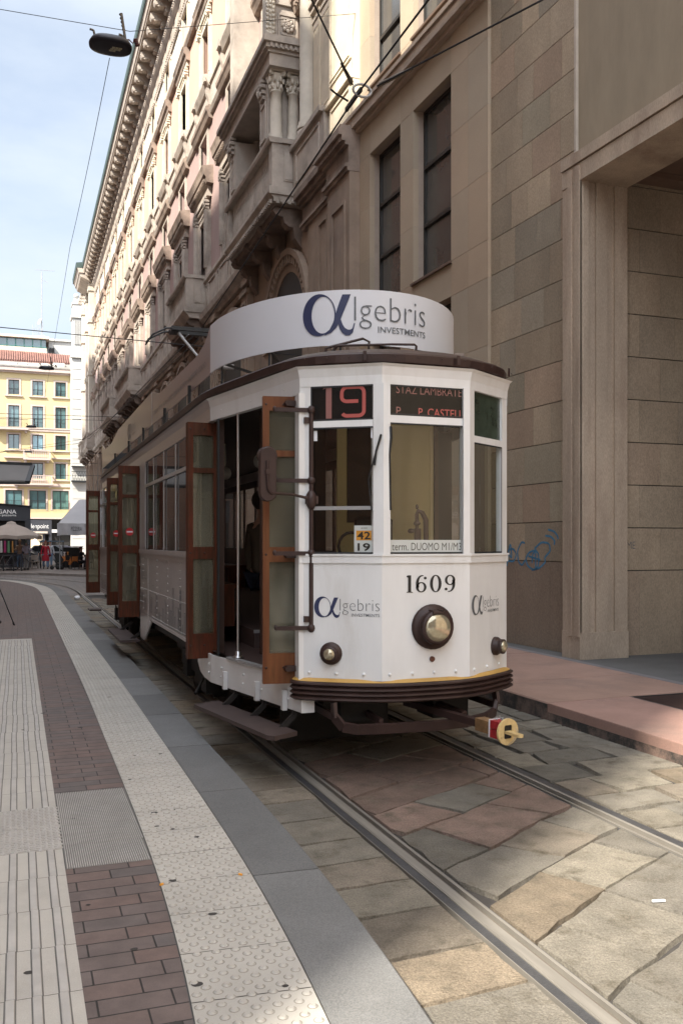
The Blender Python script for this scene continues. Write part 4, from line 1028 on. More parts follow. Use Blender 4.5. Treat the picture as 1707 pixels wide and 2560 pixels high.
M['wooddk'] = mat('wood_dark', (.035, .014, .008), .5, var=.2)
# far side of the body: closed wall with windows
b = MB(); b.box(XR-.03, XR, YT, YR-.9, .72, 1.64); wallseg(b, O[5], O[6], .72, 1.64); b.box(XR-.03, XR, YT, YR-.9, 2.72, 3.03); wallseg(b, O[5], O[6], 2.72, 3.03)
y = YT
while y < YR-.9: b.box(XR-.03, XR, y-.04, y+.04, 1.64, 2.72); y += .84
b.buildp('far_side', M['wooddk'], T)
b = MB(); b.quad((XR-.02, YT, 1.64), (XR-.02, YR-.9, 1.64), (XR-.02, YR-.9, 2.72), (XR-.02, YT, 2.72)); p, q = O[5], O[6]; b.quad((*p, 1.64), (*q, 1.64), (*q, 2.72), (*p, 2.72)); b.build('side_window', M['glass'], T)
b = MB()
for i in (7, 8, 9, 10, 11): wallseg(b, O[i], O[(i+1) % 12], .72, 1.64)
for i in (7, 8, 9, 10, 11): wallseg(b, O[i], O[(i+1) % 12], 2.72, 3.03); wallseg(b, O[i], O[(i+1) % 12], 1.64, 2.72, .03, 0, .09); wallseg(b, O[i], O[(i+1) % 12], 1.64, 2.72, .03, .91, 1)
b.build('rear_panel', M['white'], T)
# inside
b = MB(); P = outline(-.04); b.poly([(*p, .765) for p in P][::-1]); b.poly([(*p, .74) for p in P]); b.box(XL+.45, XR-.05, 8.2, 19.2, .766, .93); b.build('floor', mat('tram_floor', (.05, .03, .026), .6, var=.2, scale=8), T)
b = MB(); b.box(XL+.44, XR-.05, 8.185, 8.2, .905, .935); b.beam((tap(7.6), 7.62, .762), (tap(6.5), 6.5, .762), .05, .02); b.build('step_nosing', M['grey'], T)
b = MB(); b.poly([(*p, 2.99) for p in P]); b.build('ceiling', mat('ceiling_dark', (.035, .028, .022), .7), T)
b = MB(); yb_ = 7.68                                       # partition behind the driver
b.box(2.71, 2.80, yb_, yb_+.03, .77, 2.95); b.box(3.12, 3.66, yb_, yb_+.03, .77, 2.98); b.box(2.80, 3.12, yb_+.004, yb_+.03, .77, 1.93); b.buildp('cab_partition', M['cream'], T)
b = MB(); b.box(3.665, 3.70, yb_-.02, yb_+.04, .77, 2.9); b.box(2.00, 2.06, yb_, yb_+.04, .77, 2.9); b.buildp('partition_post', M['wooddk'], T)
b = MB(); b.box(2.80, 3.12, yb_-.01, yb_, 1.93, 2.80); b.box(3.70, 3.90, yb_+.1, yb_+.12, .77, 2.8); b.box(2.1, 2.70, yb_+.3, yb_+.32, .77, 2.9); b.buildp('partition_glass', M['dark'], T)  # dark pane, plus dark sheets that stand for the unlit openings beside it
b = MB(); z = .9
while z < 2.9: b.lathe([(.008, 0), (.006, .006)], (3.64, yb_, z), 'y', 6); z += .11
b.box(3.625, 3.655, yb_-.004, yb_, .77, 2.95); b.build('rivet_strip', M['ivory'], T)
b = MB(); b.tube((2.96, 6.5, 1.70), (2.96, 6.5, 1.86), .028, 10); b.path([(2.955, 6.5, 1.86), (2.955, 6.5, 1.97), (2.965, 6.5, 2.0), (3.0, 6.5, 1.985), (3.03, 6.5, 1.93), (3.035, 6.5, 1.72)], [.016, .016, .016, .020, .022, .020], 8); b.ell((2.90, 6.49, 1.84), .030, .03, .020, 8, 5); b.ell((2.955, 6.5, 1.90), .03, .03, .02, 8, 5); b.ell((2.955, 6.5, 2.03), .014, .014, .02, 8, 5); b.box(2.85, 3.1, 6.4, 6.7, .8, 1.70); b.build('brake_valve', mat('valve_bronze', (.10, .06, .05), .35, .5, var=.1), T)
b = MB(); b.bbox(2.66, 2.98, 7.05, 7.12, 1.35, 1.97, .03); b.box(2.66, 2.98, 6.8, 7.12, 1.28, 1.34); b.tube((2.8, 6.95, .77), (2.8, 6.95, 1.3), .03); b.path([(2.50+.11*cos(t*pi/8), 6.75, 1.72+.11*sin(t*pi/8)) for t in range(17)], .012, 6); b.build('driver_seat', M['black'], T)
b = MB(); b.tube((1.755, 7.50, .775), (1.755, 7.50, 2.85), .013, 12); b.lathe([(.045, 0), (.045, .01), (.024, .02), (.024, .05), (.018, .055)], (1.755, 7.50, .775), 'z', 14); b.build('grab_pole', M['steel'], T)
b = MB(); b.box(1.645, 1.66, 7.80, 7.84, .77, 2.83); b.build('door_frame_strip', M['iron'], T)
b = MB(); b.box(1.66, 1.72, 7.88, 7.92, .77, 2.9); b.box(1.66, 1.76, 12.98, 13.05, .77, 2.9); b.box(1.66, 1.72, 15.48, 15.52, .77, 2.9); b.buildp('door_jamb', M['wooddk'], T)
b = MB()                                                 # wooden benches along both sides
for x0, x1 in ((1.68, 2.05), (3.5, 3.9)):
    for (a, c) in ((8.7, 12.6), (15.9, 19.0)): b.box(x0, x1, a, c, 1.30, 1.34); b.box(x0 if x0 < 2 else x1-.03, x0+.03 if x0 < 2 else x1, a, c, 1.34, 1.62); b.box(x0+.05, x1-.05, a, c, .93, 1.30)
b.buildp('bench', M['wood'], T)
b = MB()
for y in (9.4, 11.2, 13.9, 16.6, 18.4): b.ell((2.45, y, 2.62), .085, .085, .085, 12, 8); b.tube((2.45, y, 2.70), (2.45, y, 2.99), .012)
b.buildp('ceiling_globe', mat('globe_white', (.7, .7, .66), .3, var=0), T)
# steps
def stepb(pts, z):
    b = MB(); n = len(pts); b.prism([(x, y, z-.032) for x, y in pts], (0, 0, .032)); o = b.build('footboard', M['stepw'], T); return o
M['stepw'] = mat('step_wood', (.055, .036, .032), .6, var=.2, scale=7, bump=.1, bscale=30, col2=(.17, .12, .085), c2scale=3.2, c2lo=.62, c2hi=.68)
stepb([(1.40, 7.60), (1.63, 7.72), (1.90, 6.26), (1.70, 6.15), (1.66, 6.20)], .385); stepb([(1.345, 14.72), (1.345, 12.90), (1.61, 12.90), (1.61, 14.72)], .385); stepb([(1.38, 19.6), (1.38, 19.0), (1.61, 19.0), (1.61, 19.6)], .385)
b = MB()
for y in (6.45, 6.95, 7.5): x = tap(y); b.beam((x-.10, y, .36), (x+.02, y, .47), .03, .04); b.beam((x+.02, y, .47), (x+.05, y, .62), .03, .05)
b.tube((2.02, 6.5, .46), (1.75, 7.75, .46), .018)
for y in (13.1, 14.5): b.beam((1.5, y, .36), (1.7, y, .5), .03, .04)
b.buildp('step_bracket', M['rust'], T)
# underframe, trucks and wheels
b = MB(); b.box(2.15, 3.45, 6.4, 19.4, .54, .72); b.box(1.95, 3.65, 8.6, 11.8, .40, .62); b.box(1.9, 3.7, 16.6, 19.0, .40, .62); b.box(2.2, 3.4, 12.9, 15.4, .32, .55); b.box(1.70, 3.9, 8.1, 19.3, .62, .74)
for y0 in (8.95, 16.9):
    for x in (1.90, 3.70): b.box(x-.03, x+.03, y0-.3, y0+2.0, .30, .48); b.box(x-.08, x+.08, y0-.12, y0+.12, .22, .45); b.box(x-.08, x+.08, y0+1.5-.12, y0+1.5+.12, .22, .45); b.box(x-.04, x+.04, y0+.4, y0+1.1, .2, .5)
b.box(1.72, 1.85, 8.7, 8.95, .28, .55); b.tube((1.70, 8.75, .42), (1.60, 8.62, .30), .015); b.box(2.25, 2.6, 6.3, 6.5, .42, .62); b.box(3.0, 3.3, 6.3, 6.6, .4, .62)
b.box(2.05, 3.0, 7.2, 7.25, .10, .50); b.box(2.6, 3.2, 8.2, 8.3, .12, .5); b.box(2.2, 3.4, 9.2, 10.3, .14, .5); b.box(2.2, 3.4, 17.1, 18.2, .14, .5)
b.build('truck_frame', M['black'], T)
for y0 in (8.95, 10.45, 16.9, 18.4):
    for x in (LR, RR):
        b = MB(); sg = 1 if x < TX else -1; b.lathe([(.05, -.09), (.33, -.075*1), (.335, -.02), (.345, .0), (.345, .03), (.05, .04)], (x, y0, .345), 'x', 28)
        b.build('wheel', M['rust'], T)
    b = MB(); b.tube((LR, y0, .345), (RR, y0, .345), .05); b.build('axle', M['black'], T)
# curved advertising board on the roof
RB, RY, YB = 1.14, 1.64, 8.47; BX = TX+.06
def arc(th, z, o=0.): return (BX+(RB+o)*sin(th), YB-(RY+o)*cos(th), z)
AT = [(-pi/2+pi*i/400) for i in range(401)]; AS = [0.]
for i in range(1, 401): AS.append(AS[-1]+math.dist(arc(AT[i], 0)[:2], arc(AT[i-1], 0)[:2]))
def th_of(s_):
    i = min(399, max(0, next((k for k, v in enumerate(AS) if v >= s_), 400)-1)); t = (s_-AS[i])/(AS[i+1]-AS[i]); return AT[i]+(AT[i+1]-AT[i])*t
def s_ratio(q):                                          # arc length where the board crosses the sight line x = q*y, near side
    best = None
    for i in range(60, 341):
        p = arc(AT[i], 0)
        if p[0]/p[1] >= q: return AS[i]
    return AS[-1]
b = MB(); N = 40; zb0, zb1 = 3.355, 3.805
lo = [(BX-RB, 8.50)]+[arc(-pi/2+pi*i/N, 0)[:2] for i in range(N+1)]+[(BX+RB, 8.50)]
li = [(BX-RB+.012, 8.50)]+[arc(-pi/2+pi*i/N, 0, -.012)[:2] for i in range(N+1)]+[(BX+RB-.012, 8.50)]; n = len(lo)
V = [(*p, zb0) for p in lo]+[(*p, zb1) for p in lo]+[(*p, zb0) for p in li]+[(*p, zb1) for p in li]
b.add(V[:2*n], [(i, i+1, n+i+1, n+i) for i in range(n-1)], None, True); b.add(V[2*n:], [(i, n+i, n+i+1, i+1) for i in range(n-1)], None, True)
b.add(V, [(n+i, n+i+1, 3*n+i+1, 3*n+i) for i in range(n-1)]+[(i, 2*n+i, 2*n+i+1, i+1) for i in range(n-1)])
b.build('roof_board', M['adwhite'], T)
SA_, SB_ = s_ratio(.310), s_ratio(.4645)
def lf_(X, Y): return arc(th_of(SA_+X*(SB_-SA_)/2.92), 3.435+Y*.345, .005)
logo(T, lf_, M['ink'], M['inkg'], -.018)
b = MB()
for th in (-80, -50, -20, 20, 50, 80):
    a = radians(th); b.tube(arc(a, 3.14, -.03), arc(a, 3.6, -.03), .010)
    b.beam(arc(a, 3.40, -.02), (TX+.3*sin(a), YB, 3.28), .02, .02)
b.buildp('board_strut', M['iron'], T)
xs = BX-RB
def board(sgn):
    x = BX+sgn*RB; b = MB(); z0 = 3.345
    top = [(8.50, 3.80), (8.60, 3.76), (8.75, 3.70), (9.05, 3.665), (9.16, 3.65), (11.76, 3.67), (12.46, 3.80), (12.9, 3.80), (16.0, 3.80), (16.9, 3.80), (17.6, 3.72), (18.2, 3.68), (19.4, 3.69), (20.2, 3.87)]
    bot = [(y, z0) for y, _ in top]
    for (a, c), (d, e) in zip(list(zip(top[:-1], top[1:])), list(zip(bot[:-1], bot[1:]))):
        b.prism([(x, d[0], d[1]), (x, e[0], e[1]), (x, c[0], c[1]), (x, a[0], a[1])], (-sgn*.012, 0, 0))
    return b.build('roof_board', M['adtaupe'], T)
ob = board(-1); board(1)
b = MB(); b.box(xs-.004, xs, 12.455, 12.475, 3.345, 3.80); b.build('board_joint', M['silver'], ob)
b = MB(); put_text(b, 'LONDON · MILAN · ROME · ZURICH · DUBLIN · BOSTON · SINGAPORE · TOKYO', lambda X_, Y_: (xs-.004, 12.32-X_, Y_), 0, 3.6, 3.455, 3.515, -.01); b.build('board_text', M['inkg'], ob)
logo(ob, lambda X_, Y_: (xs-.004, 15.3-X_*.36, 3.43+Y_*.26), M['inkg'], M['inkg'])
b = MB(); b.box(xs+.0, BX+RB, 20.18, 20.2, 3.35, 3.7); b.build('board_end', M['iron'], T)
# pantograph
pg = 'pantograph'; b = MB(); hz = 5.16; hy = 14.5
b.box(2.30, 3.40, hy-.10, hy-.04, hz-.03, hz+.03); b.box(2.30, 3.40, hy+.18, hy+.24, hz-.03, hz+.03); b.box(2.30, 2.42, hy-.06, hy+.2, hz-.05, hz); b.box(3.28, 3.40, hy-.06, hy+.2, hz-.05, hz)
for yy in (hy-.07, hy+.21):
    b.path([(2.32, yy, hz), (2.22, yy, hz-.01), (2.0, yy, hz-.13), (1.93, yy, hz-.24)], .014); b.path([(3.38, yy, hz), (3.48, yy, hz-.01), (3.7, yy, hz-.13), (3.77, yy, hz-.24)], .014)
b.tube((1.94, hy-.07, hz-.2), (1.94, hy+.21, hz-.2), .012)
o = b.build('pantograph_head', M['iron'], T)
b = MB(); kn = (2.6, 13.2, 4.35)
b.tube((2.42, hy, hz-.06), kn, .022); b.tube((3.28, hy, hz-.06), (kn[0]+.3, kn[1], kn[2]), .018); b.tube((kn[0]-.06, kn[1], kn[2]), (kn[0]+.42, kn[1], kn[2]), .045); b.tube((2.6, 13.2, 4.35), (2.75, 14.8, 3.45), .035); b.tube((2.9, 13.2, 4.35), (2.95, 14.8, 3.45), .02); b.box(2.3, 3.3, 14.5, 15.3, 3.3, 3.5)
b.path([(2.44, hy, hz-.05), (2.50, hy-.1, hz-.16), (2.56, hy-.15, hz-.1)], .01); b.buildp('pantograph_arm', M['grey'], T)
# ------------------------------------------------------------------ stone-faced modern building on the right
MD = Vector((-.0349, .9994, 0)); MN = Vector((.9994, .0349, 0))   # along the street, into the building
MO = Vector((7.36, 11.15, 0))
def mw(s, d, z): return tuple(MO+MD*s+MN*d+Vector((0, 0, z)))   # s metres along from y=11.15, d metres behind the face
mod = thing('office_building', 'brownish pink stone building with a tall portal and dark framed windows beside the tram', 'building', (7.36, 11.15, 0))
def mbox(b, s0, s1, d0, d1, z0, z1, col=None):
    v = [mw(s0, d0, z0), mw(s1, d0, z0), mw(s1, d1, z0), mw(s0, d1, z0), mw(s0, d0, z1), mw(s1, d0, z1), mw(s1, d1, z1), mw(s0, d1, z1)]
    b.add(v, [(0, 1, 2, 3), (7, 6, 5, 4), (4, 5, 1, 0), (5, 6, 2, 1), (6, 7, 3, 2), (7, 4, 0, 3)], col)
kk = random.Random(17)
BC = [(.36, .285, .20), (.345, .275, .195), (.31, .265, .19), (.365, .27, .19), (.295, .25, .185), (.375, .295, .205), (.32, .26, .185), (.355, .285, .20)]
def bcol(): c = kk.choice(BC); k = kk.uniform(.86, 1.16); return tuple(x*k for x in c)
SC = [(.41, .33, .24), (.43, .34, .245), (.40, .33, .245), (.42, .32, .225)]
def scol(): c = kk.choice(SC); k = kk.uniform(.94, 1.06); return tuple(x*k for x in c)
ZT = 34.
# section A: coursed blocks between the portal pillar and the smooth facade
b = MB(); z = .16; CHs = .575
row = 0
zc = [.16]+[1.47+.58*i for i in range(int((ZT-1.47)/.58)+1)]
SA0, SA1 = -.30, 1.99
for z0, z1 in zip(zc[:-1], zc[1:]):
    cuts = [SA0]; t = SA0+(.34 if row % 2 else .62)*kk.uniform(.9, 1.1)
    while t < SA1-.25: cuts.append(t); t += kk.choice([.45, .72, .95, .6])
    cuts.append(SA1)
    for a, e in zip(cuts[:-1], cuts[1:]): mbox(b, a+.0025, e-.0025, 0, .12, z0+.006, z1-.006, bcol() if z0 > .2 else (.27, .205, .15))
    row += 1
b.build('block_wall', M['block'], mod)
b = MB(); mbox(b, -.32, 2.0, .02, .5, .1, ZT); b.build('joint_backing', mat('joint_pale', (.10, .078, .06), .9), mod)
# section B: large smooth slabs with window openings, standing 6 cm proud
S0, S1 = 1.97, 8.42; DB = -.06
wins = [(3.22, 4.72), (5.30, 6.80)]                      # openings along s
zrow = [(2.75, 6.09), (6.71, 10.03), (11.43, 14.6), (15.9, 19.2), (20.4, 23.6), (24.9, 28.1)]
xs_ = [S0, 2.62, 3.22, 4.72, 5.30, 6.80, 7.60, S1]; zs_ = [.16, 1.20, 2.75, 3.87, 4.98, 6.09, 6.71, 7.82, 8.93, 10.03, 10.78]
zz = 11.43
while zz < ZT: zs_.append(zz); zz += 1.12
b = MB()
def inwin(a, e, z0, z1):
    for (w0, w1) in wins:
        if a >= w0-.01 and e <= w1+.01:
            for (q0, q1) in zrow:
                if z0 < q1-.02 and z1 > q0+.02: return (q0, q1)
    return None
for a, e in zip(xs_[:-1], xs_[1:]):
    for z0, z1 in zip(zs_[:-1], zs_[1:]):
        q = inwin(a, e, z0, z1)
        segs = [(z0, z1)]
        if q: segs = [(z0, q[0])]*(z0 < q[0]-.01)+[(q[1], z1)]*(z1 > q[1]+.01)
        for (p0, p1) in segs: mbox(b, a+.002, e-.002, DB, .05, p0+.003, p1-.003, scol())
b.build('facing', M['slab'], mod)
b = MB(); 
edges = [S0, 3.22, 4.72, 5.30, 6.80, S1]
for i in (0, 2, 4): mbox(b, edges[i]+.004, edges[i+1]-.004, -.045, .9, .1, ZT)
for (w0, w1) in wins:
    zp = .1
    for (q0, q1) in zrow: mbox(b, w0-.004, w1+.004, -.045, .9, zp, q0-.004); zp = q1+.004
    mbox(b, w0-.004, w1+.004, -.045, .9, zp, ZT)
b.build('wall_core', mat('reveal_stone', (.37, .30, .245), .8, var=.1, scale=3, speck=.08, specscale=80), mod)
for (q0, q1) in zrow:
    for (w0, w1) in wins:
        b = MB(); e = .05; d0, d1 = .16, .22
        mbox(b, w0, w0+e, d0, d1, q0, q1); mbox(b, w1-e, w1, d0, d1, q0, q1)
        n = 3
        for k in range(n+1):
            zq = q0+(q1-q0)*k/n; zq = min(max(zq, q0+.03), q1-.03); mbox(b, w0+e, w1-e, d0-(.02 if 0 < k < n else 0), d1, zq-.035, zq+.035)
        o = b.build('window', M['modframe'], mod); g = MB(); mbox(g, w0+.03, w1-.03, .195, .205, q0+.02, q1-.02); g.build('pane', M['modglass'], o)
        g = MB(); mbox(g, w0-.04, w1+.04, -.11, .16, q0-.045, q0-.002); g.build('window_sill', mat('sill_brown', (.13, .085, .06), .6, var=.1), o)
b = MB(); mbox(b, S0-.02, S1+.02, -.26, -.05, 10.78, 10.98); mbox(b, S0-.02, S1+.02, -.30, -.05, 10.98, 11.06); mbox(b, S0, S1, -.16, -.05, 10.70, 10.775)
for i in range(6): pass
b.build('string_course', mat('ledge_stone', (.40, .32, .25), .8, var=.12, scale=4), mod)
b = MB(); mbox(b, S0-2.3, S1+.02, -.5, .9, ZT, ZT+.5); mbox(b, -30, -.32, -.5, .9, ZT, ZT+.5); b.build('cornice', M['portal'], mod)
# portal: stepped stone frame, jamb wall and passage
PZ1 = 6.64
def jamb(name, y0, flip=1):                              # pillar with fluted steps facing the camera side and the street
    b = MB(); xs0 = 7.13
    steps = [(7.13, 7.265, 0), (7.265, 7.39, .045), (7.39, 7.575, .01), (7.575, 7.70, .055), (7.70, 7.905, .02)]
    for (a, e, d) in steps:
        b.box(a, e, y0+d*flip, y0+.42*flip, QZ+.36, PZ1)
    b.box(7.12, 7.905, y0-.004*flip, y0+.42*flip, QZ-.02, QZ+.36)
    for (p, q, d) in ((.0, .10, 0), (.10, .19, .03), (.19, .28, .0), (.28, .42, .03)): b.box(7.11+d, 7.15, y0+p*flip+.0, y0+q*flip, QZ+.30, PZ1+.2)
    return b.build(name, M['portal'], mod)
jamb('portal_pillar', 10.39); jamb('portal_pillar', 2.2, -1)
b = MB()                                                 # lintel frame running along the facade
Y0, Y1 = 1.78, 10.81
def along(b, x0, x1, z0, z1, y0=Y0, y1=Y1): 
    v = [(x0-.0349*(y-10.6)*1., y, z) for z in (z0, z1) for (x, y) in ()]
    m = .0349; f = lambda x, y, z: (x-m*(y-10.6), y, z)
    vv = [f(x0, y0, z0), f(x1, y0, z0), f(x1, y1, z0), f(x0, y1, z0), f(x0, y0, z1), f(x1, y0, z1), f(x1, y1, z1), f(x0, y1, z1)]
    b.add(vv, [(0, 3, 2, 1), (4, 5, 6, 7), (0, 1, 5, 4), (1, 2, 6, 5), (2, 3, 7, 6), (3, 0, 4, 7)])
along(b, 7.125, 7.9, PZ1, PZ1+.235); along(b, 7.15, 7.9, PZ1+.235, PZ1+.25); along(b, 7.105, 7.9, PZ1+.25, PZ1+.40)
b.build('portal_lintel', M['portal'], mod)
b = MB()
f = lambda s0, s1, z0, z1, d0, d1: mbox(b, s0, s1, d0, d1, z0, z1)
f(-9.6, -.335, PZ1+.40, ZT, .02, .6); b.build('stucco_wall', M['stucco'], mod)
b = MB(); mbox(b, -.335, -.29, -.02, .05, PZ1+.42, ZT); b.build('corner_strip', mat('pale_strip', (.50, .44, .37), .8, var=.12, scale=5), mod)
b = MB()                                                 # wall of the passage, coursed
zc2 = [QZ-.02, 1.415-.06]; z = 1.355
while z < PZ1+.2: z += .60; zc2.append(min(z, PZ1+.23))
row = 0
for z0, z1 in zip(zc2[:-1], zc2[1:]):
    t = 7.905; cuts = [t]; t += .33 if row % 2 == 0 else .68
    while t < 17: cuts.append(t); t += kk.choice([.66, .72, .6])
    for a, e in zip(cuts[:-1], cuts[1:]):
        c = bcol(); c = tuple(.5*x+.5*y for x, y in zip(c, (.31, .245, .18))); b.box(a+.002, e-.002, 10.575, 10.70, z0+.007, z1-.007, c)
    row += 1
b.build('passage_wall', M['block'], mod)
b = MB(); b.box(7.905, 17, 10.59, 10.9, .1, PZ1+.3); b.box(17, 17.3, 1, 11, .1, 8); b.build('passage_backing', M['joint'], mod)
b = MB(); b.box(7.905, 17, 1.9, 2.2, .1, PZ1+.3); b.build('passage_wall', M['portal'], mod)
b = MB(); b.box(7.95, 17, 2.2, 10.575, PZ1+.24, PZ1+.5); y = 2.6
while y < 10.4: b.box(7.95, 17, y, y+.5, PZ1+.16, PZ1+.235); y += 1.1
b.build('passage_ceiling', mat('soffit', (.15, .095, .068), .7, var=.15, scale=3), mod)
b = MB(); mbox(b, -26, -9.3, 0, .4, .1, ZT); b.build('near_wall', M['portal'], mod)
b = MB(); mbox(b, -26, S1, .9, 14, 7.5, ZT-.2); mbox(b, 0, S1, .9, 14, .1, 7.5); b.build('building_mass', M['stucco'], mod)
# graffiti
b = MB(); X = lambda s, z: mw(s, -.004, z)
gm_ = mat('spray_blue', (.07, .22, .36), .7, var=.2, scale=20)
def spray(pts, w=.035):
    P = []
    for i in range(len(pts)-1):
        for k in range(5): t = k/5; P.append((pts[i][0]+(pts[i+1][0]-pts[i][0])*t, pts[i][1]+(pts[i+1][1]-pts[i][1])*t))
    P.append(pts[-1])
    for _ in range(2): P = [P[0]]+[((P[i-1][0]+2*P[i][0]+P[i+1][0])/4, (P[i-1][1]+2*P[i][1]+P[i+1][1])/4) for i in range(1, len(P)-1)]+[P[-1]]
    thick(P, w, X)
gz = lambda px, py: None
# strokes measured on the photograph, converted to metres along the wall
def wp(x, y):                                            # pixel of the photograph -> (s, z) on the wall plane
    u = (x-853.5)/2260; v = (1356-y)/2260; ca_, sa_ = cos(YAW), sin(YAW); rx, ry = u*ca_+sa_, -u*sa_+ca_
    t = (MO.x*MN.x+MO.y*MN.y-.004)/(rx*MN.x+ry*MN.y); p = Vector((rx*t, ry*t, 0))-MO; return (p.dot(MD), 1.75+v*t)
for st in ([(1266, 1415), (1275, 1352), (1279, 1400), (1268, 1375), (1282, 1371), (1290, 1385), (1284, 1404), (1268, 1402)],
           [(1311, 1358), (1303, 1354), (1292, 1378), (1295, 1404), (1304, 1414), (1312, 1400)],
           [(1340, 1375), (1322, 1380), (1313, 1396), (1318, 1415), (1334, 1426), (1345, 1415), (1346, 1385), (1338, 1376), (1330, 1386), (1329, 1408)],
           [(1335, 1372), (1352, 1355), (1372, 1358), (1375, 1378), (1360, 1394), (1363, 1405), (1348, 1420), (1328, 1425)],
           [(1362, 1339), (1376, 1341), (1386, 1352), (1384, 1362)], [(1369, 1324), (1384, 1328), (1393, 1340), (1394, 1348)], [(1320, 1390), (1350, 1400)], [(1338, 1380), (1338, 1420)]):
    spray([wp(*p) for p in st], .030)
o = b.build('graffiti', gm_, mod)
b = MB(); fnp = lambda x, z: (x, 10.571, z); put_text(b, 'ME', fnp, 8.02, 8.16, 1.66, 1.76, -.012); b.build('scribble', M['inkg'], mod)
# bracket with a rounded terracotta end high on the corner
wb = thing('wall_bracket', 'dark bracket with a rounded reddish end high on the corner of the smooth stone facade', 'bracket', mw(2.0, -.1, 10.9))
b = MB(); q = MO+MD*2.25; b.obox((6.75, 13.3, 11.05), (.42, 0, 0), (0, .14, 0), (0, 0, .05)); b.buildp('arm', M['iron'], wb)
b = MB(); b.ell((6.98, 12.75, 10.98), .17, .30, .14, 12, 8); b.build('rounded_end', mat('bracket_terra', (.20, .10, .05), .6, var=.2), wb)

# ------------------------------------------------------------------ palazzo
PX = 7.10; BAY = 5.05; C0 = 36.2
pal = thing('palazzo', 'long ornate palazzo in peach and mauve with stone window hoods and a deep bracketed cornice', 'building', (PX, 18.5, 0))
YP0, YP1 = 18.48, 103.
KS = [k for k in range(-3, 12)]
b = MB(); b.box(PX+.02, PX+12, YP0, YP1, .1, 12.0); b.build('base_wall', M['base'], pal)
def wall_with_holes(b, x, y0, y1, z0, z1, holes, t=.5):  # holes: (ya, yb, za, zb), all in one row
    y = y0; holes = sorted(holes)
    for (ya, yb, za, zb) in holes:
        if ya > y: b.box(x, x+t, y, ya, z0, z1)
        b.box(x, x+t, ya, yb, z0, za); b.box(x, x+t, ya, yb, zb, z1); y = yb
    if y < y1: b.box(x, x+t, y, y1, z0, z1)
cs = [C0+BAY*k for k in KS]
b = MB(); wall_with_holes(b, PX, YP0, YP1, 12.0, 15.6, [(c-.75, c+.75, 12.2, 14.65) for c in cs]); wall_with_holes(b, PX, YP0, YP1, 15.6, 18.45, [(c-.7, c+.7, 16.7, 17.95) for c in cs]); b.build('mauve_wall', M['mauve'], pal)
b = MB(); wall_with_holes(b, PX+.08, YP0, YP1, 19.5, 23.75, [(c-.62, c+.62, 20.05, 22.5) for c in cs]); b.build('peach_wall', M['peach'], pal)
b = MB(); wall_with_holes(b, PX+.10, YP0, YP1, 23.9, 26.3, [(c-.6, c+.6, 24.75, 26.0) for c in cs]); b.build('attic_wall', M['creamw'], pal)
b = MB(); b.box(PX+.7, PX+12, YP0+.2, YP1-.2, 10.3, 28.6); b.build('building_mass', M['dark'], pal)
# continuous mouldings
b = MB()
b.run([(PX+.1, 10.3), (PX-.10, 10.3), (PX-.14, 10.42), (PX-.32, 10.50), (PX-.36, 10.70), (PX-.30, 10.75), (PX+.1, 10.78)], 28.4, YP1)
b.run([(PX+.1, 10.75), (PX-.12, 10.75), (PX-.12, 11.95), (PX-.20, 12.0), (PX-.20, 12.12), (PX+.1, 12.14)], 28.4, YP1); b.build('balustrade_course', M['trim'], pal)
b = MB(); b.run([(PX+.2, 18.3), (PX-.10, 18.34), (PX-.16, 18.48), (PX-.12, 18.58), (PX-.05, 18.60), (PX-.05, 19.5), (PX-.12, 19.55), (PX-.12, 19.66), (PX+.2, 19.7)], YP0, YP1); b.build('string_course', M['trim'], pal)
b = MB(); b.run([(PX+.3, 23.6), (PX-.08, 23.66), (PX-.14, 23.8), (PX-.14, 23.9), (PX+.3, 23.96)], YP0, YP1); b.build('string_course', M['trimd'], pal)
# cornice with carved brackets
b = MB(); b.run([(PX+.3, 26.0), (PX+.02, 26.0), (PX+.0, 26.75), (PX-.06, 26.8), (PX-.18, 26.95), (PX-.24, 27.12), (PX-.16, 27.25), (PX-.08, 27.3), (PX-.08, 28.05), (PX+.3, 28.1)], YP0, YP1)
kk = random.Random(2); y = YP0+.2
while y < YP1: b.box(PX-.035, PX+.05, y, y+.10, 26.08+.1*((int(y*10)) % 2), 26.7); y += .21
y = YP0+.1
while y < YP1: b.tube((PX-.23, y, 27.02), (PX-.20, y+.10, 27.22), .035, 5); y += .2
b.build('frieze', M['trim'], pal)
b = MB(); x1 = PX-1.05; y = YP0+.45
while y < YP1-.4:
    w = .17; prof = [(PX-.08, 27.30), (PX-.20, 27.34), (PX-.28, 27.46), (PX-.36, 27.62), (PX-.55, 27.66), (PX-.72, 27.60), (PX-.86, 27.66), (PX-.92, 27.80), (PX-.90, 27.98), (PX-.08, 27.98)]
    b.prism([(x, y-w, z) for x, z in prof], (0, 2*w, 0)); b.box(PX-.80, PX-.14, y-w-.03, y+w+.03, 27.98, 28.06); b.tube((PX-.30, y-w-.02, 27.50), (PX-.30, y+w+.02, 27.50), .10, 8); b.tube((PX-.80, y-w-.02, 27.74), (PX-.80, y+w+.02, 27.74), .075, 8)
    y += BAY/4
b.build('cornice_brackets', M['trim'], pal)['kind'] = 'stuff'
b = MB(); b.run([(PX+.3, 28.06), (PX-.98, 28.06), (PX-.98, 28.16), (PX-1.04, 28.2), (PX-1.08, 28.42), (PX-1.12, 28.48), (PX+.3, 28.5)], YP0, 91.5); b.run([(PX+.3, 28.06), (PX-1.5, 28.06), (PX-1.5, 28.16), (PX-1.60, 28.42), (PX-1.66, 28.48), (PX+.3, 28.5)], 91.5, 97.5)
b.run([(PX-.3, 27.3), (PX-1.3, 27.7), (PX-1.45, 28.06), (PX+.1, 28.06)], 91.6, 97.3); b.build('cornice', M['trim'], pal)
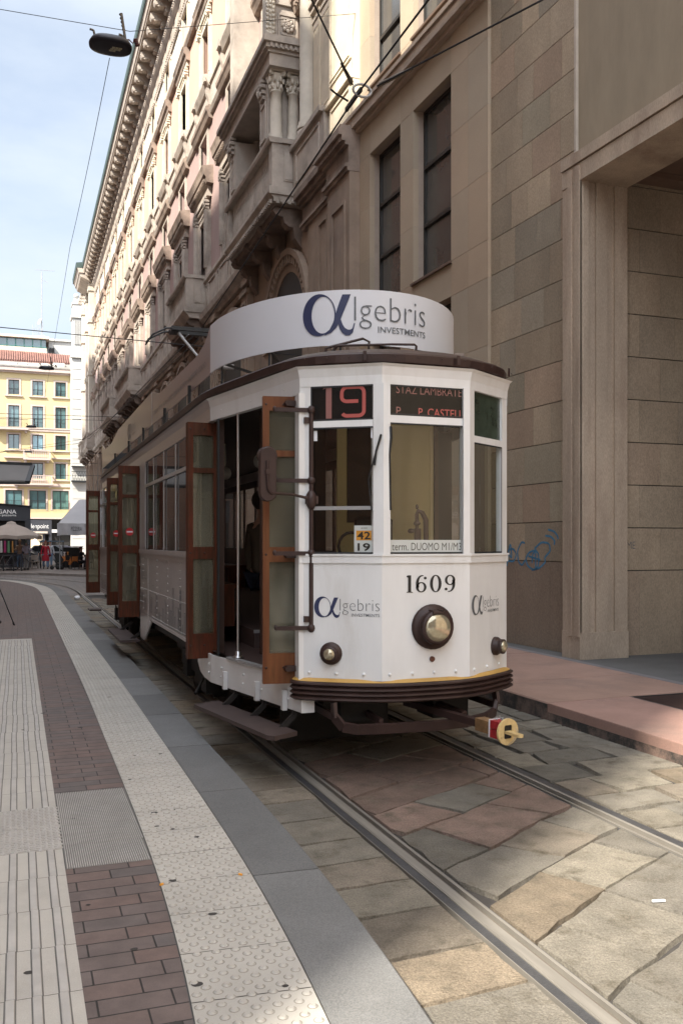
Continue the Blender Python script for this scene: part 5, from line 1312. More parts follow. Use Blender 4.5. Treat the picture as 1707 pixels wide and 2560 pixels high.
b = MB(); b.run([(PX-.9, 28.5), (PX-1.16, 28.5), (PX-1.2, 28.62), (PX-1.2, 29.0), (PX-1.08, 29.02), (PX+2, 29.6), (PX+2, 28.5)], YP0, 91.5); b.run([(PX-.9, 28.5), (PX-1.72, 28.5), (PX-1.76, 29.0), (PX+2, 29.6), (PX+2, 28.5)], 91.5, 97.6); b.build('gutter', M['green'], pal)
# one bay of windows, then copies
def col_cap(b, x, y, z, w, h, dpt):                      # rough leafy capital
    rr_ = random.Random(int(z*10)+3)
    for j in range(3):
        k = .8+.2*j; b.box(x-dpt*k, x, y-w*k/2, y+w*k/2, z+h*j/3, z+h*(j+.7)/3)
    for j in range(7): b.ell((x-dpt*rr_.uniform(.75, 1.1), y+w*rr_.uniform(-.5, .5), z+h*rr_.uniform(.15, .9)), .05, .055, .07, 6, 4)
    b.box(x-dpt*1.15, x, y-w*.62, y+w*.62, z+h, z+h+.07)
def window_piano(c):
    b = MB(); x = PX
    for s in (-1, 1):
        y = c+s*1.10; b.box(x-.10, x, y-.17, y+.17, 12.15, 14.75); b.box(x-.16, x, y-.22, y+.22, 12.15, 12.5); b.tube((x-.14, y, 12.5), (x-.14, y, 14.75), .12, 10); col_cap(b, x-.06, y, 14.78, .30, .38, .16)
    b.frame(x+.10, c-.93, c+.93, 12.12, 14.85, .18, .16); b.box(x-.09, x+.1, c-.85, c+.85, 14.86, 14.95); b.box(x-.14, x+.1, c-.95, c+.95, 15.08, 15.18)
    b.run([(x+.05, 15.22), (x-.20, 15.22), (x-.20, 15.34), (x-.17, 15.38), (x-.17, 15.58), (x-.24, 15.62), (x+.05, 15.64)], c-1.42, c+1.42); o = b.build('window', M['trim'], pal)
    b = MB(); b.run([(x+.05, 15.60), (x-.26, 15.62), (x-.30, 15.80), (x-.38, 15.90), (x-.41, 16.08), (x-.45, 16.22), (x-.1, 16.30), (x+.05, 16.30)], c-1.75, c+1.75)
    y = c-1.5
    while y < c+1.5: b.box(x-.36, x-.25, y, y+.07, 15.70, 15.80); y += .14
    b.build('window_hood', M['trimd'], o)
    b = MB(); b.box(x+.32, x+.36, c-.8, c+.8, 12.1, 14.8); b.build('pane', M['wglass'], o)
    b = MB(); b.box(x+.27, x+.32, c-.03, c+.03, 12.2, 14.65); b.box(x+.27, x+.32, c-.75, c+.75, 13.7, 13.76); b.box(x+.27, x+.32, c-.75, c-.69, 12.2, 14.65); b.box(x+.27, x+.32, c+.69, c+.75, 12.2, 14.65); b.build('sash', mat('sash_wood', (.07, .04, .03), .6), o)
    b = MB(); 
    for s in (-1, 1): b.box(x+.02, x+.30, c+s*.77-.02, c+s*.77+.02, 12.2, 14.65)
    b.build('jamb', mat('jamb_pale', (.60, .56, .47), .85, var=.1), o); return o
def window_mezz(c):
    b = MB(); x = PX; b.frame(x+.06, c-.92, c+.92, 16.42, 18.2, .22, .12); b.box(x-.02, x+.06, c-.98, c+.98, 16.36, 16.46); o = b.build('window', M['trim'], pal)
    b = MB(); b.box(x+.34, x+.38, c-.72, c+.72, 16.6, 18); b.build('pane', M['wglass'], o); b = MB(); b.box(x+.28, x+.34, c-.03, c+.03, 16.7, 17.95); b.box(x+.28, x+.34, c-.7, c-.64, 16.7, 17.95); b.build('sash', mat('sash_red', (.10, .035, .03), .6), o)
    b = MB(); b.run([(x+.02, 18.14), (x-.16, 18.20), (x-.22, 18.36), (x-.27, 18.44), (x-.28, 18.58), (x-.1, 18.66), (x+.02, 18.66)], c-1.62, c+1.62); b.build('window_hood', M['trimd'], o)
    b = MB(); b.run([(x, 19.45), (x-.14, 19.50), (x-.20, 19.64), (x-.25, 19.76), (x-.25, 19.88), (x, 19.94)], c-1.5, c+1.5)
    for s in (-1, 1):
        b.prism([(x-.02, c+s*1.2-.12, z) if False else (xx, c+s*1.2-.12, z) for xx, z in ((x, 18.8), (x-.10, 18.82), (x-.11, 19.0), (x-.17, 19.2), (x-.20, 19.45), (x, 19.45))], (0, .24, 0)); b.box(x-.30, x, c+s*1.2-.19, c+s*1.2+.19, 19.66, 19.93)
    b.build('window_sill', M['trim'], o); return o
def window_upper(c):
    x = PX+.08; b = MB(); b.frame(x+.06, c-.80, c+.80, 19.92, 22.66, .18, .14)
    for s in (-1, 1):
        y = c+s*.98; b.box(x-.10, x, y-.14, y+.14, 19.92, 22.45); b.box(x-.14, x, y-.17, y+.17, 19.92, 20.15); b.box(x-.125, x, y-.04, y+.04, 20.3, 22.3); col_cap(b, x-.04, y, 22.45, .24, .34, .15)
    b.box(x-.10, x+.05, c-.8, c+.8, 22.72, 22.80); b.box(x-.14, x+.05, c-1.2, c+1.2, 22.9, 23.10); o = b.build('window', mat('trim_light', (.56, .50, .40), .85, var=.15, scale=2), pal)
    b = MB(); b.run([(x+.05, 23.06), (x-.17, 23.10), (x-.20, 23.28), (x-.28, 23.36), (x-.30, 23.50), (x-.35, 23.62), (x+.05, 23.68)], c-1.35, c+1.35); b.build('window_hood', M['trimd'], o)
    b = MB(); b.box(x+.34, x+.38, c-.66, c+.66, 20, 22.6); b.build('pane', M['wglass'], o)
    b = MB()
    for s in (-1, 1): b.box(x+.02, x+.30, c+s*.64-.02, c+s*.64+.02, 20.05, 22.5)
    b.build('jamb', mat('jamb_pale2', (.64, .60, .50), .85, var=.08), o); return o
def window_attic(c):
    x = PX+.10; b = MB(); b.frame(x+.05, c-.80, c+.80, 24.55, 26.15, .20, .10); b.box(x-.02, x+.05, c-1.3, c-1.02, 24.0, 26.3); b.box(x-.02, x+.05, c+1.02, c+1.3, 24.0, 26.3); o = b.build('window', mat('attic_trim', (.60, .49, .38), .85, var=.12, scale=2), pal)
    b = MB(); b.box(x+.34, x+.38, c-.66, c+.66, 24.6, 26.1); b.build('pane', M['wglass'], o)
    b = MB()
    for j in range(8): b.ell((x-.04, c+1.16+.03*(j % 3-1), 25.75+.07*j), .05, .05, .06, 6, 4); b.ell((x-.04, c-1.16+.03*(j % 3-1), 25.75+.07*j), .05, .05, .06, 6, 4)
    b.build('carved_drop', M['trim'], o); return o
k0 = KS[0]
for fn in (window_piano, window_mezz, window_upper, window_attic):
    o = fn(C0+BAY*k0)
    for k in KS[1:]:
        rep(o, (0, BAY*(k-k0), 0))
# base arcade: panelled piers, arches, frieze of panels
b = MB(); b.run([(PX+.1, 9.86), (PX-.12, 9.88), (PX-.18, 9.98), (PX-.12, 10.06), (PX+.1, 10.08)], 28.4, YP1); b.run([(PX+.1, 8.4), (PX-.05, 8.42), (PX-.10, 8.52), (PX+.1, 8.56)], 29.6, 34.); b.build('string_course', M['base'], pal)
def pier(c, w=.85, full=True):
    b = MB(); x = PX; b.box(x-.20, x+.05, c-w/2, c+w/2, .15, 9.86); b.box(x-.26, x+.05, c-w/2-.06, c+w/2+.06, .15, 1.3); b.frame(x-.2, c-w/2+.14, c+w/2-.14, 1.7, 9.5, .08, .05); b.box(x-.27, x+.05, c-w/2-.07, c+w/2+.07, 9.72, 9.86)
    b.box(x-.22, x+.05, c-w/2, c+w/2, 10.08, 10.3); return b.build('pier', M['base'], pal)
def arch(c, R1=1.55, R2=2.0, zs=7.4):
    b = MB(); n = 20; x = PX
    for (ra, rb, xo_) in ((R1, R1+.22, -.03), (R1+.22, R2-.05, -.09), (R2-.05, R2+.12, -.16)):
        V = []
        for xx in (x+xo_, x+.06):
            for r_ in (ra, rb): V += [(xx, c-r_*cos(pi*i/n), zs+r_*sin(pi*i/n)) for i in range(n+1)]
        m = n+1; b.add(V, [(i, i+1, m+i+1, m+i) for i in range(n)]+[(2*m+i, i, i+1, 2*m+i+1) [::-1] for i in range(n)]+[(m+i, m+i+1, 3*m+i+1, 3*m+i) for i in range(n)])
    for i in range(26):
        a = pi*(i+.5)/26; r_ = R1+.36; b.obox((x-.10, c-r_*cos(a), zs+r_*sin(a)), (.03, 0, 0), (0, .03*sin(a), .03*cos(a)), (0, -.13*cos(a), .13*sin(a)))
    for s in (-1, 1): b.box(x-.10, x+.05, c+s*(R1+R2)/2-.22, c+s*(R1+R2)/2+.22, .15, zs-.25); b.box(x-.16, x+.05, c+s*(R1+R2)/2-.27, c+s*(R1+R2)/2+.27, zs-.25, zs)
    for s in (-1, 1): b.prism([(x-.03, c+s*2.05, zs+1.3), (x-.03, c+s*2.05, zs+2.25), (x-.03, c+s*1.15, zs+2.25)], (.05, 0, 0))
    o = b.build('arch', M['base'], pal); b = MB(); pts = [(x-.012, c-R1*cos(pi*i/n), zs+R1*sin(pi*i/n)) for i in range(n+1)]; b.poly([(x-.012, c+R1, .18)]+pts[::-1]+[(x-.012, c-R1, .18)]); b.build('archway', M['dark'], o); return o
ao = arch(24.3, 1.65, 2.15, 7.6); po = pier(28.6)
for k in range(0, 14): rep(po, (0, BAY*(k+1)-.03, 0)); rep(ao, (0, BAY*(k)+6.6, 0))
b = MB(); x = PX                                           # carved panels between the string courses
y = 29.2
def fpan(y0, y1, z0, z1): b.frame(x-.12, y0, y1, z0, z1, .06, .04)
while y < 100:
    fpan(y, y+1.3, 10.9, 11.85); fpan(y+1.5, y+1.9, 10.9, 11.85); b.ell((x-.14, y+1.7, 11.38), .03, .10, .3, 8, 5); y += 2.1
b.build('panel_frieze', M['trim'], pal)
# corner pier beside the modern building
b = MB(); x = PX-.30
b.box(x, PX+.3, 18.50, 19.86, .15, 9.9); b.frame(x, 18.72, 19.64, 1.2, 9.3, .07, .045)
for yy in (): pass
b.box(x+.1, PX+.3, 19.86, 20.3, .15, 9.9); b.box(x+.2, PX+.3, 20.3, 22.1, .15, 9.9); b.frame(x+.2, 20.5, 21.2, 1.2, 9.6, .07, .045)
b.build('corner_pier', M['base'], pal)
b = MB()
for (dx, z0, z1) in ((.05, 9.86, 9.94), (.10, 9.94, 10.02), (.02, 10.02, 10.42), (.10, 10.42, 10.5), (.18, 10.5, 10.62), (.26, 10.62, 10.76), (.22, 10.76, 10.84)):
    b.box(x-dx, PX+.3, 18.49, 20.0+dx, z0, z1); b.box(x+.2-dx, PX+.3, 20.0+dx, 22.55, z0, z1)
yy = 18.6
while yy < 20.1: b.box(x-.20, x-.15, yy, yy+.07, 10.50, 10.60); yy += .14
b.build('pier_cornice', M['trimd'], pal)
b = MB(); xc = PX-.22                                     # sunlit upper pilaster with nested frames
b.box(xc, PX+.3, 18.50, 20.1, 10.84, 11.9); b.box(xc-.10, PX+.3, 18.49, 20.22, 11.9, 12.0); b.box(xc-.05, PX+.3, 18.49, 20.15, 12.0, 12.08); b.box(xc, PX+.3, 18.50, 20.1, 12.08, 24)
for e, t in ((.08, .03), (.16, .05), (.24, .03)): b.frame(xc, 18.50+e, 20.1-e, 12.3+e, 23.5-e, .05, t)
b.frame(xc, 18.65, 19.95, 11.0, 11.8, .05, .03); b.box(PX-.05, PX+.3, 20.1, 22.6, 10.84, 24); b.frame(PX-.05, 20.3, 21.3, 12.4, 20, .07, .04)
b.build('corner_pilaster', mat('pal_cream', (.66, .58, .45), .85, var=.12, scale=2, bump=.2, bscale=30), pal)
b = MB(); b.box(PX-.32, PX+.2, 20.16, 22.70, 10.84, 11.95); b.box(PX-.42, PX+.2, 20.25, 22.72, 11.95, 12.08); b.frame(PX-.32, 20.5, 22.4, 11.0, 11.8, .05, .03); b.lathe([(.27, 0), (.27, .1), (.2, .2)], (6.95, 22.0, 12.08), 'z', 20); b.build('pedestal_course', M['trim'], pal)
M['brk'] = mat('dark_stone', (.16, .12, .095), .9, var=.3, scale=3, bump=.3, bscale=25)  # darker stone tone for the balcony brackets
# balconies
def balcony(y0, y1, name='balcony', dep=.9, z0=10.6, z1=12.3, nb=True, lit=False):
    X0 = PX-dep; b = MB()
    b.run([(PX, z0), (X0+.16, z0), (X0+.10, z0+.10), (X0+.02, z0+.18), (X0-.06, z0+.30), (X0-.06, z0+.40), (X0, z0+.44), (PX, z0+.44)], y0, y1)
    b.box(X0-.06, PX, y0-.05, y0, z0+.22, z0+.42); b.box(X0-.06, PX, y1, y1+.05, z0+.22, z0+.42)
    for yy in (y0+.0, y1-.30): b.box(X0+.02, X0+.30, yy, yy+.30, z0+.44, z1-.14)
    for yy in (y0+.02, y1-.14): b.box(X0+.30, PX, yy, yy+.12, z0+.44, z1-.14)
    b.run([(X0-.04, z1-.14), (X0-.07, z1-.06), (X0-.07, z1), (X0+.32, z1), (X0+.32, z1-.06), (X0+.28, z1-.14)], y0-.04, y1+.04)
    b.box(X0+.3, PX, y0-.05, y0+.20, z1-.13, z1-.001); b.box(X0+.3, PX, y1-.2, y1+.05, z1-.13, z1-.001)
    for (a, c) in ((X0+.34, X0+.60), (X0+.65, PX-.05)):
        b.box(a, c, y0-.005, y0+.02, z0+.60, z1-.30); b.box(a+.03, c-.03, y0-.02, y0-.004, z0+.64, z1-.34)
    o = b.build(name, M['trim'], pal)
    b = MB(); y = y0+.42; 
    while y < y1-.38:
        b.lathe([(.055, 0), (.055, .06), (.035, .10), (.075, .30), (.06, .5), (.03, .78), (.05, .86), (.055, .92), (.055, 1.12)], (X0+.15, y, z0+.44), 'z', 7); y += .20
    b.box(X0+.05, X0+.25, y0+.3, y1-.3, z0+.44, z0+.52); b.build('balustrade', M['trim'], o)
    b = MB(); n = max(2, round((y1-y0)/1.5)); 
    for i in range(n):
        yc = y0+.35+(y1-y0-.7)*i/(n-1)
        prof = [(PX, z0-.02), (X0+.14, z0-.02), (X0+.10, z0-.14), (X0+.22, z0-.26), (X0+.38, z0-.26), (X0+.42, z0-.42), (X0+.56, z0-.52), (X0+.66, z0-.52), (X0+.70, z0-.78), (X0+.80, z0-.92), (PX, z0-1.05)]
        b.prism([(x_, yc-.15, z) for x_, z in prof], (0, .30, 0)); b.tube((X0+.24, yc-.17, z0-.14), (X0+.24, yc+.17, z0-.14), .11, 10); b.tube((X0+.58, yc-.17, z0-.42), (X0+.58, yc+.17, z0-.42), .10, 10)
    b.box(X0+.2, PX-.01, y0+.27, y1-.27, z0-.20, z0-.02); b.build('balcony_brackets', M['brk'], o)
    return o
for y0, y1 in ((22.75, 28.1), (35.5, 40.1), (55.0, 62.6), (67.0, 73.9), (89.7, 94.6), (98, 102)): balcony(y0, y1)
b = MB(); b.box(6.235, 6.25, 22.74, 28, 10.60, 10.73); y = 22.85
while y < 28: b.box(6.18, 6.24, y, y+.08, 10.62, 10.72); y += .16
xx = 6.25
while xx < 7.05: b.box(xx, xx+.08, 22.69, 22.746, 10.62, 10.72); xx += .16
b.box(6.235, 7.05, 22.74, 22.76, 10.60, 10.73); b.build('dentil_molding', M['trim'], pal)
# two-storey loggia over the first balcony
def column(x, y, z0, z1, r, nm='column', m=None):
    b = MB(); b.lathe([(r*1.35, 0), (r*1.35, .08), (r*1.15, .12), (r*1.2, .18), (r, .24), (r, (z1-z0)*.5), (r*.9, z1-z0-.55), (r*1.02, z1-z0-.54), (r*1.02, z1-z0-.5), (r*.9, z1-z0-.48), (r*.95, z1-z0-.3), (r*1.3, z1-z0-.08)], (x, y, z0), 'z', 20)
    rr_ = random.Random(int(x*10+y))
    for j in range(2):
        for i in range(8):
            a = 2*pi*(i+.5*j)/8; rad = r*(1.05+.22*j); b.ell((x+rad*cos(a), y+rad*sin(a), z1-.40+.17*j), .045, .045, .085, 6, 4)
    for i in range(4): a = pi/4+i*pi/2; b.lathe([(.07, -.03), (.07, .03)], (x+r*1.5*cos(a), y+r*1.5*sin(a), z1-.08), (cos(a+pi/2), sin(a+pi/2), 0), 8)
    b.box(x-r*1.35, x+r*1.35, y-r*1.35, y+r*1.35, z1-.04, z1+.03); return b.build(nm, m or M['trimc'], lg)
M['trimc'] = mat('pal_column', (.54, .49, .41), .8, var=.12, scale=2.5, bump=.15, bscale=20)
b = MB(); b.box(6.15, 7.1, 23.4, 27.6, 12.2, 12.3); lg = b.build('loggia', M['trim'], pal)
column(6.39, 22.98, 12.3, 14.1, .155); column(6.87, 22.98, 12.3, 14.1, .15); column(6.39, 27.8, 12.3, 14.1, .155); column(6.95, 22.0, 12.25, 17.4, .20)
b = MB()
for (y0, y1) in ((23.2, 24.0), (26.9, 27.6)): b.box(6.22, 6.9, y0, y1, 12.3, 13.9); col_cap(b, 6.25, (y0+y1)/2, 13.6, .4, .4, .14); b.frame(6.22, y0+.12, y1-.12, 12.5, 13.5, .06, .03)
b.buildp('loggia_pier', M['trim'], lg)
b = MB(); x0 = 6.12
for (e, z0, z1) in ((0, 14.1, 14.42), (.05, 14.42, 14.5), (.12, 14.5, 14.62), (.2, 14.62, 14.75), (.16, 14.75, 14.82)):
    b.box(x0-e, PX, 22.62-e, 28.1+e, z0, z1)
y = 22.6
while y < 28: b.box(x0-.14, x0-.10, y, y+.06, 14.50, 14.60); y += .13
xx = 6.1
while xx < 7.0: b.box(xx, xx+.06, 22.45, 22.51, 14.50, 14.60); xx += .13
b.build('loggia_entablature', M['trim'], lg)
b = MB(); b.box(6.30, PX, 22.9, 23.5, 14.82, 19.5)
for e, t in ((.06, .04), (.14, .02)): b.box(6.36+e, 7.02-e, 22.9-t, 22.9, 14.95+e, 15.0+e); b.box(6.36+e, 7.02-e, 22.9-t, 22.9, 15.65-e, 15.7-e); b.box(6.36+e, 6.40+e, 22.9-t, 22.9, 15.0+e, 15.65-e); b.box(6.98-e, 7.02-e, 22.9-t, 22.9, 15.0+e, 15.65-e)
b.box(6.36, 7.02, 22.84, 22.9, 15.85, 16.0); b.box(6.30, PX, 27.5, 28.0, 14.82, 19.5); b.box(6.3, PX, 22.9, 28, 19.5, 20.2); b.build('loggia_wall', M['trim'], lg)
b = MB(); cz_ = 15.33
for i in range(8): a = 2*pi*i/8; b.ell((6.69+.13*cos(a), 22.86, cz_+.13*sin(a)), .06, .04, .06, 8, 5); b.ell((6.69+.06*cos(a+.4), 22.85, cz_+.06*sin(a+.4)), .035, .04, .035, 6, 4)
b.ell((6.69, 22.83, cz_), .04, .04, .04, 8, 5); b.build('rosette', M['trim'], lg)
b = MB(); b.box(6.06, 6.30, 22.75, 23.1, 14.82, 19.5); kk = random.Random(6); z = 14.9
while z < 19: 
    for q in range(3): b.ell((6.10+.08*q, 22.74, z+kk.uniform(-.03, .03)), .045, .03, .05, 6, 4)
    z += .11
b.build('ornament_strip', M['trimc'], lg)
# corner pavilion at the far end
b = MB(); xp = PX-.35
for y0, y1 in ((92, 92.9), (96.3, 97.2), (102.0, 103)): b.box(xp-.15, PX+.1, y0, y1, 10.8, 28.0); b.box(xp-.25, PX+.1, y0-.1, y1+.1, 18.2, 18.6); b.box(xp-.25, PX+.1, y0-.1, y1+.1, 23.4, 23.8); b.box(xp-.25, PX+.1, y0-.1, y1+.1, 26.5, 26.9)
b.box(xp+.1, PX+.05, 92, 103, 18.3, 18.7); b.box(xp+.1, PX+.05, 92, 103, 23.4, 23.8); b.build('end_pilasters', M['trimc'], pal)

# unseen buildings added behind the camera to darken reflections and cut low sky light
for (x0, x1, y0, y1, h, l) in ((-28, 6, -50, -32, 19, 'wide stone building added unseen behind the camera across the near square'), (6.5, 30, -50, -27, 21, 'corner building added unseen behind the camera on the right'), (-70, -48, -40, 10, 17, 'low long building added unseen far to the left of the camera')):
    t = thing('town_building', l, 'building', (x0, y0, 0), group='buildings around the near square')
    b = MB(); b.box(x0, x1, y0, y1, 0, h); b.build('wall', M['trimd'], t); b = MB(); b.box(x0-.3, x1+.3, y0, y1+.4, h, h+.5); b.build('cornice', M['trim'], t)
# ------------------------------------------------------------------ buildings across the street (out of frame on the left, they shade the street)
hs = [(-3.2, 9.0, 28.9, 0), (9.0, 26, 32.6, 0), (26, 39.5, 33.4, 0), (39.5, 49, 30.6, 0), (49, 57, 32.4, 0), (57, 70, 33.5, 0), (70, 79, 35.4, 0), (79, 88, 37.4, 0)]
lab = ['pale brick building nearest the camera across the street, behind the tram stop', 'tall brick building second along the street across from the tram', 'third brick building along the street across from the tram', 'lower brick building fourth along the street opposite the palazzo', 'fifth building along the street opposite the palazzo', 'sixth building along the street opposite the palazzo', 'seventh building along the street opposite the palazzo', 'tallest building at the far end of the row opposite the palazzo']
M['bk'] = brick_mat('left_brick', (.30, .17, .12), (.24, .14, .10), (.25, .2, .16), .5, .12, .01, .85, .004, .12, axes='yz')
for i, (y0, y1, h, _) in enumerate(hs):
    t = thing('town_building', lab[i], 'building', (-7.2, y0, 0), group='buildings across the street')
    b = MB(); b.box(-20, -7, y0, y1, 0, h); b.build('wall', M['bk'], t)
    b = MB(); b.box(-20, -6.7, y0+.01, y1-.01, h, h+.35); b.build('cornice', M['trim'], t)
    if i < 3:
        b = MB(); yc = y0+1.9; b.box(-7.0, -6.93, yc-.75, yc+.75, 4.9, 7.3); wn_ = b.build('window', M['trim'], t); g_ = MB(); g_.box(-6.925, -6.915, yc-.6, yc+.6, 5.05, 7.15); g_.build('pane', M['skyglass'], wn_)
        n = int((y1-y0)/3)
        for a in range(n):
            for fl_ in range(6):
                if a or fl_: rep(wn_, (0, a*3, fl_*3.8))
# ------------------------------------------------------------------ square beyond the tram: houses
YB_ = 122.
yb = thing('apartment_house', 'yellow apartment house with teal windows facing the square at the end of the street', 'building', (0, YB_, 0))
YX0, YX1 = -16., 6.62
cols_x = [-14.0+0, -10.6, -7.1, -3.75, -.46, 2.42, 5.22]
b = MB(); kw = random.Random(31); WM = [M['skyglass'], M['skyglass'], mat('window_curtain', (.10, .20, .18), .15, var=.3, scale=1.5, spec=.8, stretch=(6, 1, .5)), mat('window_dark_teal', (.02, .05, .05), .08, var=.3, scale=.8, spec=.9), mat('window_light_sky', (.16, .30, .36), .08, var=.2, scale=.4, spec=.9)]
rows = [(20.55, 22.4, .65), (16.45, 19.15, .65), (13.65, 15.5, .65), (9.9, 11.9, .65), (6.0, 8.4, 1.0)]
zp = .1
def facade(b, x0, x1, y, rows, cols, z0, z1, t=.4):
    z = z0
    for (a, c, hw) in sorted(rows):
        b.box(x0, x1, y, y+t, z, a); x = x0
        for cx in cols: b.box(x, cx-hw, y, y+t, a, c); x = cx+hw
        b.box(x, x1, y, y+t, a, c); z = c
    b.box(x0, x1, y, y+t, z, z1)
facade(b, YX0, YX1, YB_, rows, cols_x, 4.75, 23.6); b.build('wall', M['yfac'], yb)
b = MB(); b.box(YX0, YX1, YB_+.6, YB_+14, .1, 24.5); b.build('building_mass', M['dark'], yb)
for ri, (a, c, hw) in enumerate(rows):
    cx = cols_x[0]; b = MB(); y = YB_
    e = .22
    b.box(cx-hw-e, cx-hw, y-.07, y, a-.12, c+.2); b.box(cx+hw, cx+hw+e, y-.07, y, a-.12, c+.2); b.box(cx-hw, cx+hw, y-.07, y, c, c+.2)
    if ri in (0, 2, 3): b.box(cx-hw-.42, cx+hw+.42, y-.22, y, a-.26, a-.12)
    if ri == 3: b.box(cx-hw-.5, cx+hw+.5, y-.45, y, c+.55, c+.72)
    w = b.build('window', M['pinktrim'], yb)
    g = MB(); g.box(cx-hw, cx+hw, y+.22, y+.26, a, c); g.build('pane', M['skyglass'], w)
    g = MB(); g.box(cx-.04, cx+.04, y+.14, y+.22, a, c); g.box(cx-hw, cx-hw+.07, y+.14, y+.22, a, c); g.box(cx+hw-.07, cx+hw, y+.14, y+.22, a, c); g.box(cx-hw, cx+hw, y+.14, y+.22, c-.08, c)
    if ri in (0, 1, 4):
        x = cx-hw-(.2 if ri == 4 else 0)
        while x < cx+hw+(.2 if ri == 4 else 0): g.box(x, x+.025, y-.02-(.25 if ri == 4 else 0), y+.0-(.25 if ri == 4 else 0), a, a+(1.05 if ri else .7)); x += .14
        g.box(cx-hw, cx+hw, y-.03-(.25 if ri == 4 else 0), y-(.25 if ri == 4 else 0), a+(1.05 if ri else .7), a+(1.1 if ri else .75))
    g.build('sash', M['iron'], w)
    for c2 in cols_x[1:]:
        w2 = rep(w, (c2-cx, 0, 0))
        for ch in w2.children:
            if ch.name.startswith('pane'): ch.material_slots[0].link = 'OBJECT'; ch.material_slots[0].material = kw.choice(WM)
b = MB(); b.box(YX0, YX1, YB_-.12, YB_, 15.95, 16.25); b.box(YX0, YX1, YB_-.2, YB_, 16.25, 16.4); b.box(YX0, YX1, YB_-.12, YB_, 9.05, 9.3); b.box(YX0, YX1, YB_-.18, YB_, 8.85, 9.05); b.box(YX0, YX1, YB_-.25, YB_, 4.75, 4.95); b.build('string_course', M['pinktrim'], yb)
b = MB(); b.box(YX0, YX1+.1, YB_-.35, YB_, 23.3, 23.5); b.box(YX0, YX1+.1, YB_-.7, YB_, 23.5, 24.0); b.build('cornice', M['pinktrim'], yb)
def balc(cx, hw, z, solid, nm='balcony'):
    b = MB(); b.box(cx-hw, cx+hw, YB_-1.1, YB_, z-.22, z); b.box(cx-hw+.15, cx-hw+.45, YB_-.7, YB_, z-.55, z-.22); b.box(cx+hw-.45, cx+hw-.15, YB_-.7, YB_, z-.55, z-.22); o = b.build(nm, M['pinktrim'], yb)
    b = MB(); x = cx-hw
    if solid:
        b.box(cx-hw, cx+hw, YB_-1.1, YB_-.95, z+.95, z+1.08); b.box(cx-hw, cx-hw+.2, YB_-1.1, YB_-.95, z, z+.95); b.box(cx+hw-.2, cx+hw, YB_-1.1, YB_-.95, z, z+.95)
        while x < cx+hw: b.box(x, x+.09, YB_-1.07, YB_-.98, z, z+.95); x += .22
        b.box(cx-hw, cx-hw+.1, YB_-.95, YB_, z+.95, z+1.08); b.box(cx+hw-.1, cx+hw, YB_-.95, YB_, z+.95, z+1.08)
    else:
        while x <= cx+hw: b.box(x, x+.03, YB_-1.08, YB_-1.05, z, z+1.05); x += .13
        b.box(cx-hw, cx+hw, YB_-1.09, YB_-1.04, z+1.05, z+1.1)
    b.build('railing', M['pinktrim'] if solid else M['iron'], o)
balc(-.9, 2.2, 16.2, False); balc(2.3, 1.65, 12.45, True); balc(1.9, 2.3, 8.9+.35, True); balc(-7, 1.7, 12.45, True)
b = MB()                                                   # roof: slate strip, red tiles, attic with glazed band
b.add([(YX0, YB_-.75, 24.0), (YX1+.1, YB_-.75, 24.0), (YX1+.1, YB_+.9, 25.0), (YX0, YB_+.9, 25.0)], [(0, 1, 2, 3)]); b.box(YX0, YX1+.1, YB_-.78, YB_-.6, 23.95, 24.1); b.build('lower_roof', M['slate'], yb)
b = MB(); b.add([(YX0, YB_+.6, 25.0), (YX1, YB_+.6, 24.8), (YX1, YB_+3.2, 26.6), (YX0, YB_+3.2, 27.0)], [(0, 1, 2, 3)]); x = YX0
while x < YX1: b.tube((x, YB_+.6, 25.02), (x, YB_+3.1, 26.85-.012*(x-YX0)), .085, 6); x += .28
b.build('tiled_roof', M['terra'], yb)
b = MB(); b.box(YX0, 3.6, YB_+3.2, YB_+9, 26.3, 27.3); b.box(YX0, 3.9, YB_+2.7, YB_+9, 28.45, 28.75); b.build('attic_storey', mat('attic_beige', (.50, .42, .34), .8), yb)
b = MB(); b.box(YX0, 3.5, YB_+3.3, YB_+3.35, 27.3, 28.45); ag = b.build('attic_window', M['skyglass'], yb); b = MB(); x = YX0
while x < 3.6: b.box(x-.06, x+.06, YB_+3.2, YB_+3.3, 27.3, 28.45); x += 1.05
b.box(YX0, 3.6, YB_+3.2, YB_+3.3, 27.3, 27.42); b.build('attic_window_frame', mat('teal_frame', (.02, .12, .10), .5), ag)
b = MB(); b.box(3.9, 6.9, YB_+4.5, YB_+12, 24, 28.6); b.box(3.6, 7, YB_+4.2, YB_+12, 28.6, 28.85); b.build('roof_block', M['whitefac'], yb)
b = MB(); b.box(3.95, 4.6, YB_+3.6, YB_+4.5, 26.2, 27.5); b.build('roof_opening', M['dark'], yb)
b = MB()
for (p, q) in (((.4, 29.4), (3.4, 30.0)), ((.6, 29.1), (3.5, 29.6)), ((1.0, 28.9), (3.3, 29.2)), ((3.4, 30), (4.1, 28.8)), ((3.8, 29.9), (4.4, 28.7))): b.tube((p[0], YB_+8, p[1]), (q[0], YB_+8, q[1]), .09, 6)
b.box(-.2, .5, YB_+6, YB_+7, 28.7, 29.3); b.box(4.2, 5.4, YB_+8, YB_+9, 28.8, 29.3); b.box(1.5, 3, YB_+9, YB_+10, 29, 29.7); b.build('roof_ducts', M['canvasw'], yb)
b = MB()
for x in (1.9, 2.1, 2.35, 2.6, 2.75, 3.05, 3.2): b.tube((x, YB_+6, 28.7), (x, YB_+6, 30.6+.3*((x*10) % 3)), .03, 5)
b.build('roof_masts', M['grey'], yb)
